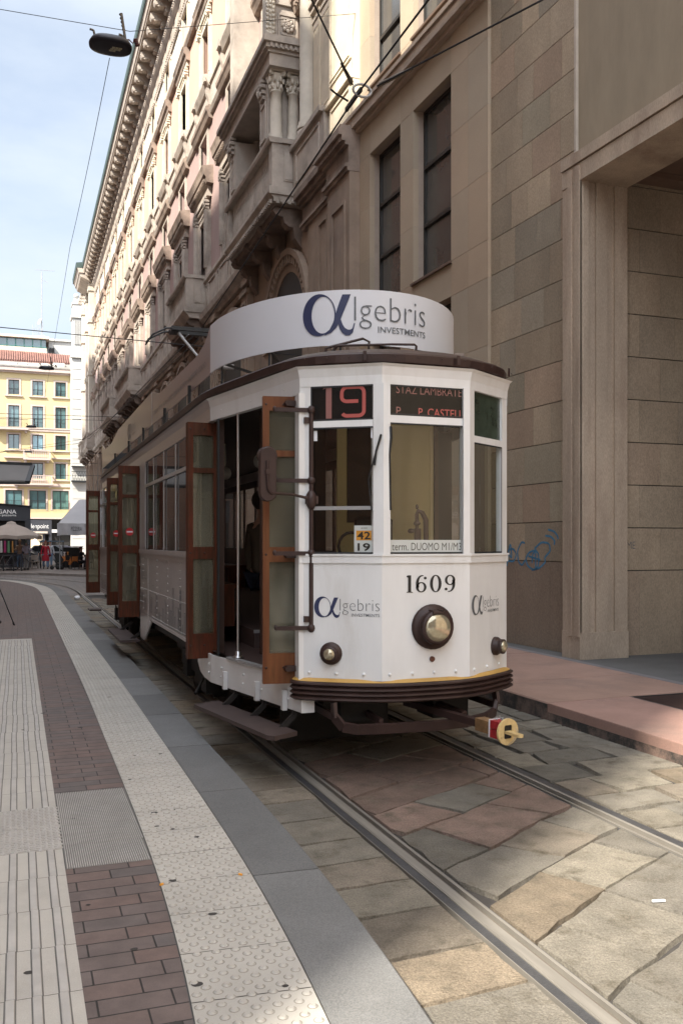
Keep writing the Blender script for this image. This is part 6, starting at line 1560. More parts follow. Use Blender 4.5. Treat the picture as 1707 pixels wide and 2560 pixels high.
for i, (x, z, w, h) in enumerate(((-.9, 24.25, .8, .35), (.35, 24.3, .8, .3), (1.7, 24.35, .8, .3), (2.9, 24.4, .8, .3), (4.3, 24.35, 1.4, .5))):
    b = MB(); b.box(x, x+w, YB_-.2, YB_+.6, z, z+h); b.build('skylight', M['whitefac'], yb)
an = thing('antenna_mast', 'tall thin aerial mast standing on the roof of the yellow apartment house', 'antenna', (2.99, YB_+4, 28.8))
b = MB(); b.tube((2.99, YB_+4, 26.5), (2.99, YB_+4, 37.6), .055, 6); z = 29
while z < 37.4: b.box(2.86, 3.12, YB_+3.98, YB_+4.02, z, z+.05); z += .45
b.build('mast', M['grey'], an)
b = MB(); b.tube((2.2, YB_+4, 37.75), (4.6, YB_+4, 37.85), .03, 5); x = 2.4
while x < 4.6: b.tube((x, YB_+3.8, 37.8), (x, YB_+4.2, 37.8), .015, 4); x += .2
b.build('yagi_aerial', M['grey'], an)
b = MB(); b.tube((3, YB_+4, 36.5), (3.8, YB_+4, 36.2), .03, 5); b.build('side_aerial', M['grey'], an)
b = MB(); b.lathe([(.45, 0), (.35, .12), (.02, .2)], (2.75, YB_+3.9, 30.9), (-.9, -.3, .35), 14); b.build('dish', M['whitefac'], an)
# white house behind the corner
wh = thing('white_house', 'tall white stone house with a ball finial squeezed between the yellow house and the palazzo', 'building', (8, 118, 0))
b = MB(); b.box(6.42, 8.6, 118, 128, .1, 26); x = 0
z = 1.
while z < 26: b.box(6.40, 7.9, 117.96, 118, z, z+.06); z += 1.25
b.box(8.6, 16, 118.5, 128, .1, 24); b.build('wall', M['whitefac'], wh)
b = MB(); b.box(6.2, 9, 117.7, 118.4, 24.9, 25.2); b.box(6.45, 8.5, 118, 120, 26, 30.3); b.box(6.3, 8.7, 117.7, 120.2, 29.9, 30.3); b.box(6.5, 8.6, 117.9, 120, 30.3, 31.6); b.box(6.4, 8.7, 117.8, 120, 31.6, 31.8); b.box(6.6, 7.3, 117.9, 119, 31.8, 32.3)
for x in (6.7, 6.95, 7.2, 7.45, 7.7): b.box(x, x+.12, 117.85, 118, 26.6, 29.6)
b.build('tower', M['whitefac'], wh)
b = MB(); b.tube((6.95, 118.4, 32.3), (6.95, 118.4, 32.5), .12, 8); b.ell((6.95, 118.4, 32.75), .34, .34, .3, 12, 8); b.build('ball_finial', M['whitefac'], wh)
b = MB(); b.box(6.3, 8.2, 117.3, 118, 9.3, 9.5); b.box(6.3, 8.2, 117.3, 118, 11.2, 11.3)
for i in range(6): b.beam((6.3+.32*i, 117.3, 9.5), (6.62+.32*i, 117.3, 10.6), .03, .03); b.beam((6.62+.32*i, 117.3, 9.5), (6.3+.32*i, 117.3, 10.6), .03, .03)
b.box(6.3, 8.2, 117.28, 117.32, 10.55, 10.62); b.build('balcony', M['iron'], wh)
# shops on the ground floor of the yellow house
sh = thing('shop_front', 'dark shop front lettered lenpoint on the ground floor of the yellow house', 'shop', (2.0, 121.4, 0))
b = MB(); b.box(-1.5, 4.1, 121.3, 121.9, 2.75, 4.6); b.box(3.75, 4.1, 121.2, 121.9, .1, 2.75); b.box(3.0, 3.3, 121.3, 121.9, .1, 2.75); b.build('fascia', mat('shop_dark', (.03, .032, .04), .5), sh)
b = MB(); put_text(b, 'lenpoint', lambda x, z: (x, 121.27, z), 1.62, 3.74, 3.55, 4.15, .0, True); b.build('sign_text', mat('shop_white', (.6, .6, .6), .6, var=0), sh)
b = MB(); b.box(-1.5, 3.0, 121.7, 121.8, .1, 2.75); b.build('shop_window', M['shop'], sh)
b = MB(); b.box(1.7, 3.6, 120.9, 121.28, 2.9, 3.15); b.build('awning_box', M['canvas'], sh)
bp_ = thing('shop_front', 'dark doorway under a pale canopy right of the lenpoint shop', 'shop', (5.3, 121.4, 0))
b = MB(); b.box(4.15, 6.6, 121.6, 121.8, .1, 3.2); b.build('opening', M['dark'], bp_); b = MB(); b.box(4.12, 6.5, 120.9, 121.5, 3.0, 3.4); b.build('canopy', M['canvasw'], bp_)

# ------------------------------------------------------------------ restaurant, umbrella, tent
ks = thing('restaurant_front', 'dark grey restaurant front lettered GANA at the left edge of the square', 'restaurant', (-2, 62, .12))
b = MB(); b.prism([(-6, 62, 3.15), (.78, 62, 3.15), (.78, 62, 4.05), (-6, 62, 4.55)], (0, .3, 0)); b.box(.45, .80, 62, 62.3, .12, 3.15); b.box(-6, .6, 62.4, 66, .12, 4.0); b.box(-2.2, -1.9, 62, 62.3, .12, 3.15); b.build('fascia', M['kiosk'], ks)
b = MB(); b.prism([(-6, 61.9, 4.55), (.84, 61.9, 4.05), (.84, 61.9, 4.12), (-6, 61.9, 4.64)], (0, .5, 0)); b.build('coping', M['iron'], ks)
b = MB(); put_text(b, 'MORGANA', lambda x, z: (x, 61.985, z), -2.05, -.08, 3.60, 3.86, .0); put_text(b, 'ristorante·pizzeria', lambda x, z: (x, 61.985, z), -2.15, -.08, 3.40, 3.56, .0); b.build('sign_text', emit_mat('letters_white', (.8, .8, .8), .15), ks)
b = MB(); b.box(-6, .45, 62.3, 62.36, .5, 3.1); b.build('opening', M['dark'], ks)
for (x, z) in ((-.16, 2.05), (1.05, 1.95), (-1.2, 2.1)):
    lp = thing('wall_lamp', 'small lit lamp %s' % {-.16: 'hanging left of the person in the beige jacket', 1.05: 'hanging above the person in the grey trousers', -1.2: 'at the far left of the restaurant terrace'}[x], 'lamp', (x, 60.9, z), group='terrace lamps')
    b = MB(); b.ell((x, 60.9, z), .075, .075, .075, 10, 8); b.build('bulb', M['lit'], lp); b = MB(); b.tube((x, 60.9, z+.07), (x, 60.9, z+.9), .012, 5); b.build('cord', M['iron'], lp)
cl = thing('clothes_rack', 'rack of colourful clothes in the dark opening below the beige umbrella', 'clothes rack', (-.9, 61.5, .12))
b = MB(); b.tube((-1.6, 61.5, 1.95), (.1, 61.5, 1.95), .02); b.tube((-1.6, 61.5, .12), (-1.6, 61.5, 1.95), .02); b.tube((.1, 61.5, .12), (.1, 61.5, 1.95), .02); b.build('rail', M['iron'], cl)
for i, c in enumerate(((.35, .12, .05), (.04, .08, .16), (.5, .5, .48), (.30, .03, .12), (.10, .22, .12), (.4, .2, .06), (.05, .05, .06))):
    b = MB(); x = -1.5+i*.22; b.prism([(x, 61.35, 1.1), (x+.16, 61.35, 1.1), (x+.13, 61.35, 1.85), (x+.03, 61.35, 1.85)], (0, .3, 0)); b.build('garment', mat('garment', c, .9), cl)
def umbrella(x, y, R, zt, ze, m, lab):
    t = thing('umbrella', lab, 'umbrella', (x, y, .12)); b = MB(); n = 8
    P = [(x+R*cos(2*pi*i/n+.2), y+R*sin(2*pi*i/n+.2), ze) for i in range(n)]; Q = [(x+R*.48*cos(2*pi*i/n+.2), y+R*.48*sin(2*pi*i/n+.2), ze+(zt-ze)*.62) for i in range(n)]
    V = P+Q+[(x, y, zt)]; b.add(V, [(i, (i+1) % n, n+(i+1) % n, n+i) for i in range(n)]+[(n+i, n+(i+1) % n, 2*n) for i in range(n)])
    for i in range(n):
        a, c = Vector(P[i]), Vector(P[(i+1) % n]); mid = (a+c)/2+Vector((0, 0, .06)); b.add([a, mid, c, c-Vector((0, 0, .2)), mid-Vector((0, 0, .2)), a-Vector((0, 0, .2))], [(0, 1, 4, 5), (1, 2, 3, 4)])
    b.build('canopy', m, t); b = MB(); b.lathe([(.3, -.10), (.22, .02), (.02, .08)], (x, y, zt), 'z', 8); b.build('cap', m, t)
    b = MB(); b.tube((x, y, .12), (x, y, zt), .03); b.box(x-.3, x+.3, y-.3, y+.3, .12, .2); b.build('pole', M['iron'], t); return t
umbrella(-.35, 56.5, 1.75, 2.92, 2.12, M['canvas'], 'beige market umbrella open over the restaurant terrace at the left')
tn = thing('pizzeria_awning', 'pale grey awning lettered PIZZERIA over the terrace behind the tram', 'awning', (3.2, 55, .12))
b = MB(); b.add([(2.22, 54.8, 2.85), (6.2, 54.8, 2.85), (6.2, 58.5, 4.6), (3.6, 58.5, 4.4)], [(0, 1, 2, 3)])
n = 14; V = []
for i in range(n+1): x = 2.15+4.05*i/n; V += [(x, 54.78+.05*sin(i*1.9), 2.86), (x+.0, 54.74+.08*sin(i*2.3), 2.14+.05*abs(sin(i*.9)))]
b.add(V, [(2*i, 2*i+2, 2*i+3, 2*i+1) for i in range(n)]); b.add([(2.2, 54.8, 2.86), (2.13, 54.75, 2.14), (2.9, 58.3, 2.3), (3.6, 58.5, 4.4)], [(0, 1, 2, 3)]); b.build('fabric', M['canvasw'], tn)
b = MB(); put_text(b, 'PIZZERIA', lambda x, z: (x, 54.68, z), 2.92, 3.52, 2.42, 2.66, .0); b.build('sign_text', M['inkk'], tn)
b = MB(); b.tube((2.3, 54.85, .12), (2.3, 54.85, 2.85), .03); b.tube((3.85, 54.85, .12), (3.85, 54.85, 2.85), .03); b.build('post', M['grey'], tn)
cs_ = thing('canopy', 'low blue grey canopy edge over the terrace tables behind the people', 'canopy', (2.2, 60, .12)); b = MB(); b.box(1.3, 2.75, 59.5, 60.5, 1.78, 1.86); b.build('panel', mat('blue_grey', (.10, .15, .20), .5), cs_); b = MB(); b.tube((1.35, 59.6, .12), (1.35, 59.6, 1.8), .03); b.tube((2.7, 59.6, .12), (2.7, 59.6, 1.8), .03); b.buildp('post', M['iron'], cs_)
bk = thing('service_counter', 'black counter with a pale top behind the stroller and the orange tables', 'counter', (3, 61, .12)); b = MB(); b.box(2.75, 3.95, 60.9, 61.7, .12, 1.42); b.build('body', M['dark'], bk); b = MB(); b.box(2.7, 4.0, 60.85, 61.75, 1.43, 1.5); b.build('top', mat('lilac', (.32, .32, .42), .4), bk)

# ------------------------------------------------------------------ people
def skinmesh(name, pts, edges, mt, parent, sub=2):
    me = bpy.data.meshes.new(name); me.from_pydata([p[:3] for p in pts], edges, []); me.materials.append(mt)
    o = bpy.data.objects.new(name, me); C.objects.link(o); m = o.modifiers.new('skin', 'SKIN'); m.use_smooth_shade = True
    for i, p in enumerate(pts):
        r = p[3]; me.skin_vertices[0].data[i].radius = (r, r*(p[4] if len(p) > 4 else 1)); me.skin_vertices[0].data[i].use_root = (i == 0)
    m2 = o.modifiers.new('sub', 'SUBSURF'); m2.levels = sub; m2.render_levels = sub
    if parent: o.parent = parent
    return o
def person(label, x, y, z, rz, top, trous, hair, skin='skin', shoes='inkk', h=1.70, arms=None, legs=None, long_hair=False, hat=None, bag=None, sit=False, cane=False, skirt=0.):
    t = thing('person', label, 'person', (0, 0, 0)); s = h/1.70; hp = .92 if not sit else .50
    A = arms or (((.24, 0, -.28), (.27, -.06, -.52)), ((-.24, 0, -.28), (-.27, -.06, -.52)))       # elbow and wrist offsets from the shoulder centre
    Lg = legs or (((.10, -.01, .50), (.11, .03, .09)), ((-.10, .01, .50), (-.11, .05, .09)))
    if sit: Lg = (((.11, -.42, .52), (.12, -.44, .10)), ((-.11, -.42, .52), (-.12, -.40, .10)))
    def sc(p): return tuple([p[0]*s, p[1]*s, p[2]*s]+list(p[3:]))
    sh = hp+.50
    body = [(0, 0, hp, .115, .8), (0, 0, hp+.22, .11, .75), (0, 0, sh-.04, .12, .7), (0, 0, sh+.06, .05), (0, -.01, sh+.13, .05), (0, -.015, sh+.20, .085), (0, -.01, sh+.28, .075)]
    ed = [(0, 1), (1, 2), (2, 3), (3, 4), (4, 5), (5, 6)]
    for sg, (el, wr) in zip((1, -1), A):
        i = len(body); e = (el[0], el[1], sh-.02+el[2]); w = (wr[0], wr[1], sh-.02+wr[2]); d = Vector(w)-Vector(e); d = d.normalized() if d.length else Vector((0, 0, -1)); hd = Vector(w)+d*.08; fg = Vector(w)+d*.16
        body += [(sg*.17, 0, sh-.02, .055), (*e, .038), (*w, .026), (*hd, .034, .5), (*fg, .016, .6), (hd.x-sg*.02, hd.y-.04, hd.z, .010)]
        ed += [(2, i), (i, i+1), (i+1, i+2), (i+2, i+3), (i+3, i+4), (i+3, i+5)]
    for sg, (kn, an_) in zip((1, -1), Lg):
        i = len(body); body += [(sg*.09, 0, hp-.06, .085), (*kn, .055), (*an_, .038), (an_[0], an_[1]-.14, .04, .03)]; ed += [(0, i), (i, i+1), (i+1, i+2), (i+2, i+3)]
    skinmesh('body', [sc(p) for p in body], ed, M[skin], t, 1)
    tp = [(0, 0, hp-.04-skirt*.3, .14, .82), (0, 0, hp+.22, .135, .78), (0, 0, sh-.03, .138, .72), (0, 0, sh+.035, .07)]; te = [(0, 1), (1, 2), (2, 3)]
    for sg, (el, wr) in zip((1, -1), A):
        i = len(tp); e = Vector((el[0], el[1], sh-.02+el[2])); w = Vector((wr[0], wr[1], sh-.02+wr[2])); tp += [(sg*.175, 0, sh-.02, .07), (*e, .055), (*(e+(w-e)*.9), .042)]; te += [(2, i), (i, i+1), (i+1, i+2)]
    skinmesh('jacket', [sc(p) for p in tp], te, top, t, 1)
    if skirt: b = MB(); b.lathe([(.23*s, (hp-.42)*s), (.20*s, (hp-.1)*s), (.15*s, (hp+.1)*s)], (0, 0, 0), 'z', 12); b.build('jacket_hem', top, t)
    tr = [(0, 0, hp, .135, .8)]; te = []
    for sg, (kn, an_) in zip((1, -1), Lg):
        i = len(tr); tr += [(sg*.095, 0, hp-.07, .10), (*kn, .075), (*an_, .062)]; te += [(0, i), (i, i+1), (i+1, i+2)]
    skinmesh('trousers', [sc(p) for p in tr], te, trous, t, 1)
    for sg, (kn, an_) in zip((1, -1), Lg):
        b = MB(); b.ell((an_[0]*s, (an_[1]-.06)*s, .055*s), .05*s, .14*s, .055*s, 10, 6); b.build('shoe', M[shoes], t)
    hc = (0, .0, (sh+.265)*s); b = MB(); b.ell((0, .015*s, hc[2]), .095*s, .10*s, .105*s, 12, 8)
    if long_hair: b.ell((0, .05*s, hc[2]-.16*s), .12*s, .07*s, .18*s, 12, 8); b.ell((.09*s, .0, hc[2]-.1*s), .035*s, .05*s, .14*s, 8, 6); b.ell((-.09*s, .0, hc[2]-.1*s), .035*s, .05*s, .14*s, 8, 6)
    b.build('hair', hat or hair, t)
    b = MB()
    fz = (sh+.225)*s; b.ell((.033*s, -.098*s, fz+.02*s), .010*s, .006*s, .006*s, 6, 4); b.ell((-.033*s, -.098*s, fz+.02*s), .010*s, .006*s, .006*s, 6, 4); b.build('eyes', M['inkk'], t)
    b = MB(); b.ell((0, -.108*s, fz-.012*s), .012*s, .018*s, .020*s, 6, 4); b.ell((0, -.098*s, fz-.055*s), .024*s, .008*s, .006*s, 6, 4); b.build('face', M[skin], t)
    if bag: b = MB(); b.ell((.27*s, 0, (sh-.55)*s), .08*s, .14*s, .13*s, 10, 6); b.build('bag', bag, t)
    t.location = (x, y, z); t.rotation_euler = (0, 0, rz)
    return t
cl_ = lambda n, c: mat(n, c, .9, var=.08, scale=10)
red_, jean, greyt, lil, beige, blk, wht = cl_('coat_red', (.36, .015, .03)), cl_('jeans', (.16, .25, .38)), cl_('grey_cloth', (.34, .34, .34)), cl_('lilac_cloth', (.62, .60, .74)), cl_('beige_cloth', (.60, .46, .35)), cl_('black_cloth', (.016, .016, .018)), cl_('white_cloth', (.6, .62, .66))
hb_, hg_, hd_ = cl_('hair_auburn', (.16, .04, .02)), cl_('hair_greygreen', (.28, .34, .30)), cl_('hair_dark', (.03, .02, .015))
person('woman in a red coat with long auburn hair and jeans walking towards the tram', 1.62, 58.6, .12, .1, red_, jean, hb_, long_hair=True, h=1.66, skirt=1., legs=(((.10, -.10, .50), (.10, -.16, .09)), ((-.10, .06, .50), (-.11, .20, .12))), bag=cl_('bag_maroon', (.12, .01, .02)))
person('person in lilac shirt and grey overalls seen from behind', .48, 57.0, .12, 2.6, lil, greyt, hg_, h=1.70, arms=(((.26, -.05, -.26), (.22, -.30, -.30)), ((-.26, -.05, -.26), (-.20, -.30, -.28))))
person('person in a beige jacket and jeans holding something, next to the bicycles', .12, 58.2, .12, -.2, beige, jean, cl_('hair_blond', (.35, .22, .12)), h=1.72, arms=(((.26, -.06, -.26), (.10, -.26, -.20)), ((-.26, -.06, -.26), (-.10, -.26, -.20))))
person('person in a white top walking behind the woman in the red coat', 2.0, 62.5, .12, .2, wht, jean, cl_('hair_ginger', (.30, .12, .05)), h=1.66)
person('person dressed in black standing between the canopy posts', 1.55, 63.5, .12, .3, blk, blk, hd_, h=1.7)
person('seated person in a black jacket at the orange table', 3.62, 57.0, .12, .8, blk, blk, cl_('hair_red_dark', (.12, .02, .02)), h=1.72, sit=True, arms=(((.24, -.12, -.24), (.10, -.34, -.24)), ((-.24, -.12, -.24), (-.10, -.34, -.24))))
person('seated person in dark green at the far right end of the terrace', 4.2, 58.0, .12, -.4, cl_('green_dark', (.03, .05, .045)), blk, hd_, h=1.72, sit=True)
# walker at the left edge with a stick, mostly outside the picture
tw = person('walker in black trousers and shoes with a walking stick at the left edge', -.80, 18.85, PZ, pi/2, cl_('anorak', (.05, .06, .08)), blk, hd_, h=1.74, legs=(((.10, -.20, .52), (.11, -.30, .09)), ((-.10, .05, .50), (-.11, .28, .10))), arms=(((.26, -.06, -.26), (.24, -.28, -.34)), ((-.24, 0, -.28), (-.27, -.06, -.52))))
st_ = thing('walking_stick', 'black walking stick with a rubber tip held forward by the walker at the left edge', 'stick', (-.1, 18.8, PZ))
b = MB(); b.tube((-.42, 18.6, .98+PZ), (-.075, 18.80, .04+PZ), .010, 8); b.build('shaft', M['iron'], st_); b = MB(); b.tube((-.085, 18.795, .06+PZ), (-.06, 18.81, .0+PZ), .018, 8); b.build('rubber_tip', M['inkk'], st_); b = MB(); b.tube((-.435, 18.59, 1.03+PZ), (-.41, 18.60, .93+PZ), .016, 8); b.build('grip', M['inkk'], st_)
# passenger sitting inside the open door
person('passenger in dark clothes sitting inside the tram behind the front door', 2.42, 9.25, .93, pi*.62, cl_('passenger_top', (.10, .075, .05)), cl_('navy_trousers', (.012, .014, .028)), hd_, h=1.70, sit=True)

# ------------------------------------------------------------------ terrace furniture, bicycles, stroller, railing
def chair(x, y, rz, lab, m, grp='terrace chairs'):
    t = thing('chair', lab, 'chair', (0, 0, 0), group=grp)
    b = MB(); b.box(-.21, .21, -.21, .21, .43, .46); b.build('seat', m, t)
    b = MB(); b.box(-.21, .21, .19, .215, .55, .86); b.box(-.21, -.18, .19, .215, .46, .55); b.box(.18, .21, .19, .215, .46, .55); b.build('backrest', m, t)
    for sx in (-1, 1):
        for sy in (-1, 1): b = MB(); b.box(sx*.19-.015, sx*.19+.015, sy*.19-.015, sy*.19+.015, 0, .43); b.build('leg', m, t)
    t.location = (x, y, .12); t.rotation_euler = (0, 0, rz); return t
mw_ = mat('chair_pale', (.30, .26, .22), .6); md_ = mat('chair_dark', (.03, .03, .032), .6)
c1 = chair(1.02, 58.9, .2, 'pale wooden chair left of the woman in the red coat', mw_); 
for (x, y, rz, l) in ((.62, 60.2, 2.0, 'pale chair farther back between the overalls and the red coat'), (1.30, 60.6, -1.2, 'pale chair under the blue grey canopy')): dup(c1, (x, y, .12), rz, l)
c2 = chair(3.05, 57.9, 2.6, 'black chair between the two orange tablecloths', md_); dup(c2, (3.75, 57.3, .12), .9, 'black chair under the seated person in black'); dup(c2, (4.2, 58.2, .12), -.4, 'black chair under the seated person in dark green')
def table(x, y, lab, cloth=True):
    t = thing('table', lab, 'table', (x, y, .12)); b = MB(); b.box(x-.35, x+.35, y-.35, y+.35, .84, .87); b.build('tabletop', mw_, t)
    for sx in (-1, 1):
        for sy in (-1, 1): b = MB(); b.box(x+sx*.3-.02, x+sx*.3+.02, y+sy*.3-.02, y+sy*.3+.02, .12, .84); b.build('leg', mw_, t)
    if cloth:
        b = MB(); n = 20; V = []
        for i in range(n):
            a = 2*pi*i/n; k = 1/max(abs(cos(a)), abs(sin(a))); V.append((x+.36*cos(a)*k, y+.36*sin(a)*k, .875))
        for i in range(n):
            a = 2*pi*i/n; k = 1/max(abs(cos(a)), abs(sin(a))); V.append((x+(.38+.03*(i % 2))*cos(a)*k, y+(.38+.03*(i % 2))*sin(a)*k, .60-(.22 if abs(abs(cos(a))-abs(sin(a))) < .3 else 0)))
        b.add(V, [(i, (i+1) % n, n+(i+1) % n, n+i) for i in range(n)]+[tuple(range(n))]); o = b.build('tablecloth', M['oc']); tag(o, 'orange cloth hanging over '+lab, 'tablecloth', 'orange tablecloths')
    return t
M['oc'] = mat('orange_cloth', (.62, .22, .06), .85)
table(2.78, 58.4, 'the table behind the stroller'); table(3.32, 58.0, 'the table in front of the seated person in black'); table(.9, 59.6, 'the bare table beside the pale chairs', False)
for (x, l, c) in ((2.72, 'white soft toy standing on the orange table behind the stroller', (.6, .6, .65)), (2.92, 'orange soft toy standing on the orange table behind the stroller', (.6, .3, .08))):
    t = thing('soft_toy', l, 'toy', (x, 58.3, .875)); m_ = cl_('plush', c); b = MB(); b.ell((x, 58.3, .97), .06, .05, .09, 10, 6); b.build('toy_body', m_, t); b = MB(); b.ell((x, 58.3, 1.11), .06, .055, .055, 10, 6); b.ell((x-.04, 58.3, 1.16), .02, .02, .025, 6, 4); b.ell((x+.04, 58.3, 1.16), .02, .02, .025, 6, 4); b.build('toy_head', m_, t)
sr = thing('stroller', 'black baby stroller with its hood up right of the woman in red', 'stroller', (2.2, 57.0, .12))
b = MB(); b.path([(1.98, 57, 1.12), (2.1, 57, .9), (2.45, 57, .5), (2.1, 57, .3)], .02); b.path([(2.05, 57, .75), (2.25, 57, .3), (1.95, 57, .28)], .02); b.path([(2.45, 57, .55), (2.55, 57, .26)], .02); b.build('frame', M['iron'], sr)
b = MB(); b.prism([(2.10, 56.8, 1.12), (2.38, 56.8, 1.10), (2.62, 56.8, .70), (2.5, 56.8, .5), (2.2, 56.8, .55), (2.08, 56.8, .9)], (0, .42, 0)); b.build('hood', M['inkk'], sr)
b = MB(); b.box(2.15, 2.5, 56.8, 57.2, .32, .5); b.build('basket', M['inkk'], sr)
for (x, y, r_) in ((1.94, 56.85, .12), (2.28, 56.8, .14), (2.50, 56.8, .14), (2.50, 57.2, .14)): b = MB(); b.lathe([(.02, -.02), (r_, -.02), (r_, .02), (.02, .02)], (x, y, .12+r_), 'y', 14); b.build('wheel', M['inkk'], sr)
def bicycle(x, y, rz, lab, col):
    t = thing('bicycle', lab, 'bicycle', (0, 0, 0), group='bicycles behind the railing'); mm = mat('bike_paint', col, .4)
    P = {'r': (-.52, 0, .34), 'f': (.52, 0, .34), 'bb': (-.08, 0, .30), 's': (-.22, 0, .85), 'h': (.36, 0, .88)}
    b = MB()
    for a, c in (('r', 'bb'), ('r', 's'), ('bb', 's'), ('bb', 'h'), ('s', 'h'), ('f', 'h')): b.tube(P[a], P[c], .016, 6)
    b.tube(P['h'], (.33, 0, 1.02), .014, 6); b.tube((.33, -.28, 1.02), (.33, .28, 1.02), .012, 6); b.tube(P['s'], (-.24, 0, .95), .013, 6); b.build('frame', mm, t)
    for k in ('r', 'f'):
        b = MB(); b.path([(P[k][0]+.33*cos(2*pi*i/20), 0, .34+.33*sin(2*pi*i/20)) for i in range(21)], .016, 6); w = b.build('wheel', M['inkk'], t)
        b = MB(); b.tube((P[k][0], -.03, .34), (P[k][0], .03, .34), .025, 8)
        for i in range(10): b.tube((P[k][0], 0, .34), (P[k][0]+.32*cos(pi*i/5), 0, .34+.32*sin(pi*i/5)), .003, 3)
        b.build('spokes', M['grey'], w)
    b = MB(); b.ell((-.25, 0, .97), .13, .07, .035, 8, 5); b.build('saddle', M['inkk'], t)
    t.location = (x, y, .12); t.rotation_euler = (0, 0, rz); return t
bicycle(-.10, 56.2, .5, 'bicycle nearest the person in beige, leaning at the railing', (.05, .06, .12)); bicycle(-.62, 56.3, .6, 'bicycle in the middle of the row behind the railing', (.3, .3, .3)); bicycle(-1.1, 56.4, .5, 'leftmost bicycle behind the railing', (.12, .02, .02))
rl = thing('railing', 'dark iron railing with thick posts in front of the bicycles', 'railing', (-.8, 54.6, .12))
for x in (-2.2, -1.5, -.75, -.22, .22): b = MB(); b.box(x-.035, x+.035, 54.55, 54.65, .12, 1.0); b.build('post', M['iron'], rl)
b = MB(); b.box(-2.2, .25, 54.58, 54.62, 1.02, 1.07); b.box(-2.2, .25, 54.58, 54.62, .35, .38); b.build('bar', M['iron'], rl)
def car(x, y, rz, lab, col):
    t = thing('parked_car', lab, 'car', (0, 0, 0)); mm = mat('car_paint', col, .3, coat=.6); b = MB()
    prof = [(-2.1, .3), (2.1, .3), (2.15, .62), (1.95, .85), (1.1, .95), (.6, 1.42), (-1.1, 1.45), (-1.8, 1.0), (-2.12, .85)]
    b.prism([(x_, -.85, z) for x_, z in prof], (0, 1.7, 0)); b.build('body', mm, t)
    b = MB(); b.prism([(x_, -.86, z) for x_, z in [(.98, .96), (.55, 1.36), (-1.0, 1.38), (-1.6, 1.0)]], (0, 1.72, 0)); b.build('side_windows', M['wglass'], t)
    for sx in (-1.3, 1.3):
        for sy in (-.82, .82): b = MB(); b.lathe([(.32, -.1), (.32, .1)], (sx, sy, .32), 'y', 18); w = b.build('wheel', M['inkk'], t); b = MB(); b.lathe([(.18, -.105), (.18, .105)], (sx, sy, .32), 'y', 12); b.build('rim', M['grey'], w)
    for sy in (-.6, .6): b = MB(); b.box(2.10, 2.16, sy-.15, sy+.15, .6, .72); b.build('headlight', M['lampglass'], t)
    t.location = (x, y, .12); t.rotation_euler = (0, 0, rz)
car(-.8, 66.5, 2.9, 'dark car parked behind the bicycles under the beige umbrella', (.02, .022, .03)); car(2.0, 68.5, 2.7, 'light grey car parked behind the blue grey canopy', (.35, .36, .38))

# dark awning reaching in from the left
aw = thing('awning', 'dark framed grey awning tilted over the pavement at the left edge', 'awning', (-3, 24, 0))
b = MB(); P = [(-6.9, 23.2, 4.35), (.36, 23.6, 3.70), (.26, 23.0, 3.14), (-6.9, 22.6, 2.6)]
b.prism([tuple(p) for p in ((-6.9, 23.9, 3.78), (.30, 23.9, 3.64), (.18, 22.9, 3.20), (-6.9, 22.9, 3.10))], (0, 0, .03)); b.build('fabric', M['awngrey'], aw)
b = MB(); b.beam((-6.9, 23.95, 3.78), (.34, 23.95, 3.68), .08, .13); b.beam((.36, 23.98, 3.68), (.22, 22.85, 3.18), .10, .08); b.beam((-6.9, 22.88, 3.04), (.22, 22.88, 3.17), .06, .06); b.build('frame', M['iron'], aw)

# ------------------------------------------------------------------ overhead wires and hanging lamps
def wire(name, pts, r, lab, sag=0.):
    b = MB(); P = []
    for (p, q) in zip(pts[:-1], pts[1:]):
        p, q = Vector(p), Vector(q); n = 12
        for i in range(n): t = i/n; P.append(p+(q-p)*t-Vector((0, 0, sag*4*t*(1-t))))
    P.append(Vector(pts[-1])); b.path(P, r, 5); return tag(b.build(name, M['wire']), lab, 'wire')
ring = Vector((2.80, 7.42, 5.68))
o = wire('contact_wire', [(2.80, -6, 5.72), tuple(ring), (2.80, 14.5, 5.22), (2.80, 30, 5.7), (2.3, 38, 5.75), (-6, 52, 5.8)], .009, 'black trolley wire running over the track from the top of the picture to the pantograph')
wire('contact_wire', [(2.95, 14.6, 5.24), (2.95, 24, 5.6), (2.6, 36, 5.75), (-4, 50, 5.8)], .007, 'second trolley wire close beside the first, beyond the pantograph')
wire('span_wire', [tuple(ring+Vector((-.06, -.05, .05))), (-7, -5.2, 7.95)], .008, 'span wire going up left from the ring above the tram')
wire('span_wire', [tuple(ring+Vector((.14, -.12, .04))), (7.25, .9, 6.75)], .008, 'span wire going up right from the ring above the tram')
hg = thing('wire_clamp', 'steel ring with clamps joining the wires above the tram', 'wire clamp', tuple(ring))
b = MB(); b.path([tuple(ring+Vector((.04+.085*cos(2*pi*i/18), -.02, .03+.055*sin(2*pi*i/18)))) for i in range(19)], .011, 8); b.build('ring', M['grey'], hg)
b = MB(); b.beam(ring+Vector((-.0, -.10, .0)), ring+Vector((-.0, .28, -.01)), .025, .035); b.path([tuple(ring+Vector((-.05, .1, -.02))), tuple(ring+Vector((-.18, .05, .0))), tuple(ring+Vector((-.24, .0, .0)))], .010); b.build('clamp', M['iron'], hg)
b = MB(); b.tube(ring+Vector((-.08, -.07, .06)), ring+Vector((-.24, -.26, .10)), .02, 8, .011); b.build('wire_end', M['railrust'], hg)
b = MB(); b.tube(ring+Vector((.16, -.13, .05)), ring+Vector((.36, -.40, .10)), .02, 8, .012); b.build('wire_end', M['railrust'], hg)
wire('cross_wire', [(-7, 22, 6.82), (7.05, 22, 6.50)], .011, 'long horizontal cable crossing the sky left of the tram roof', .02)
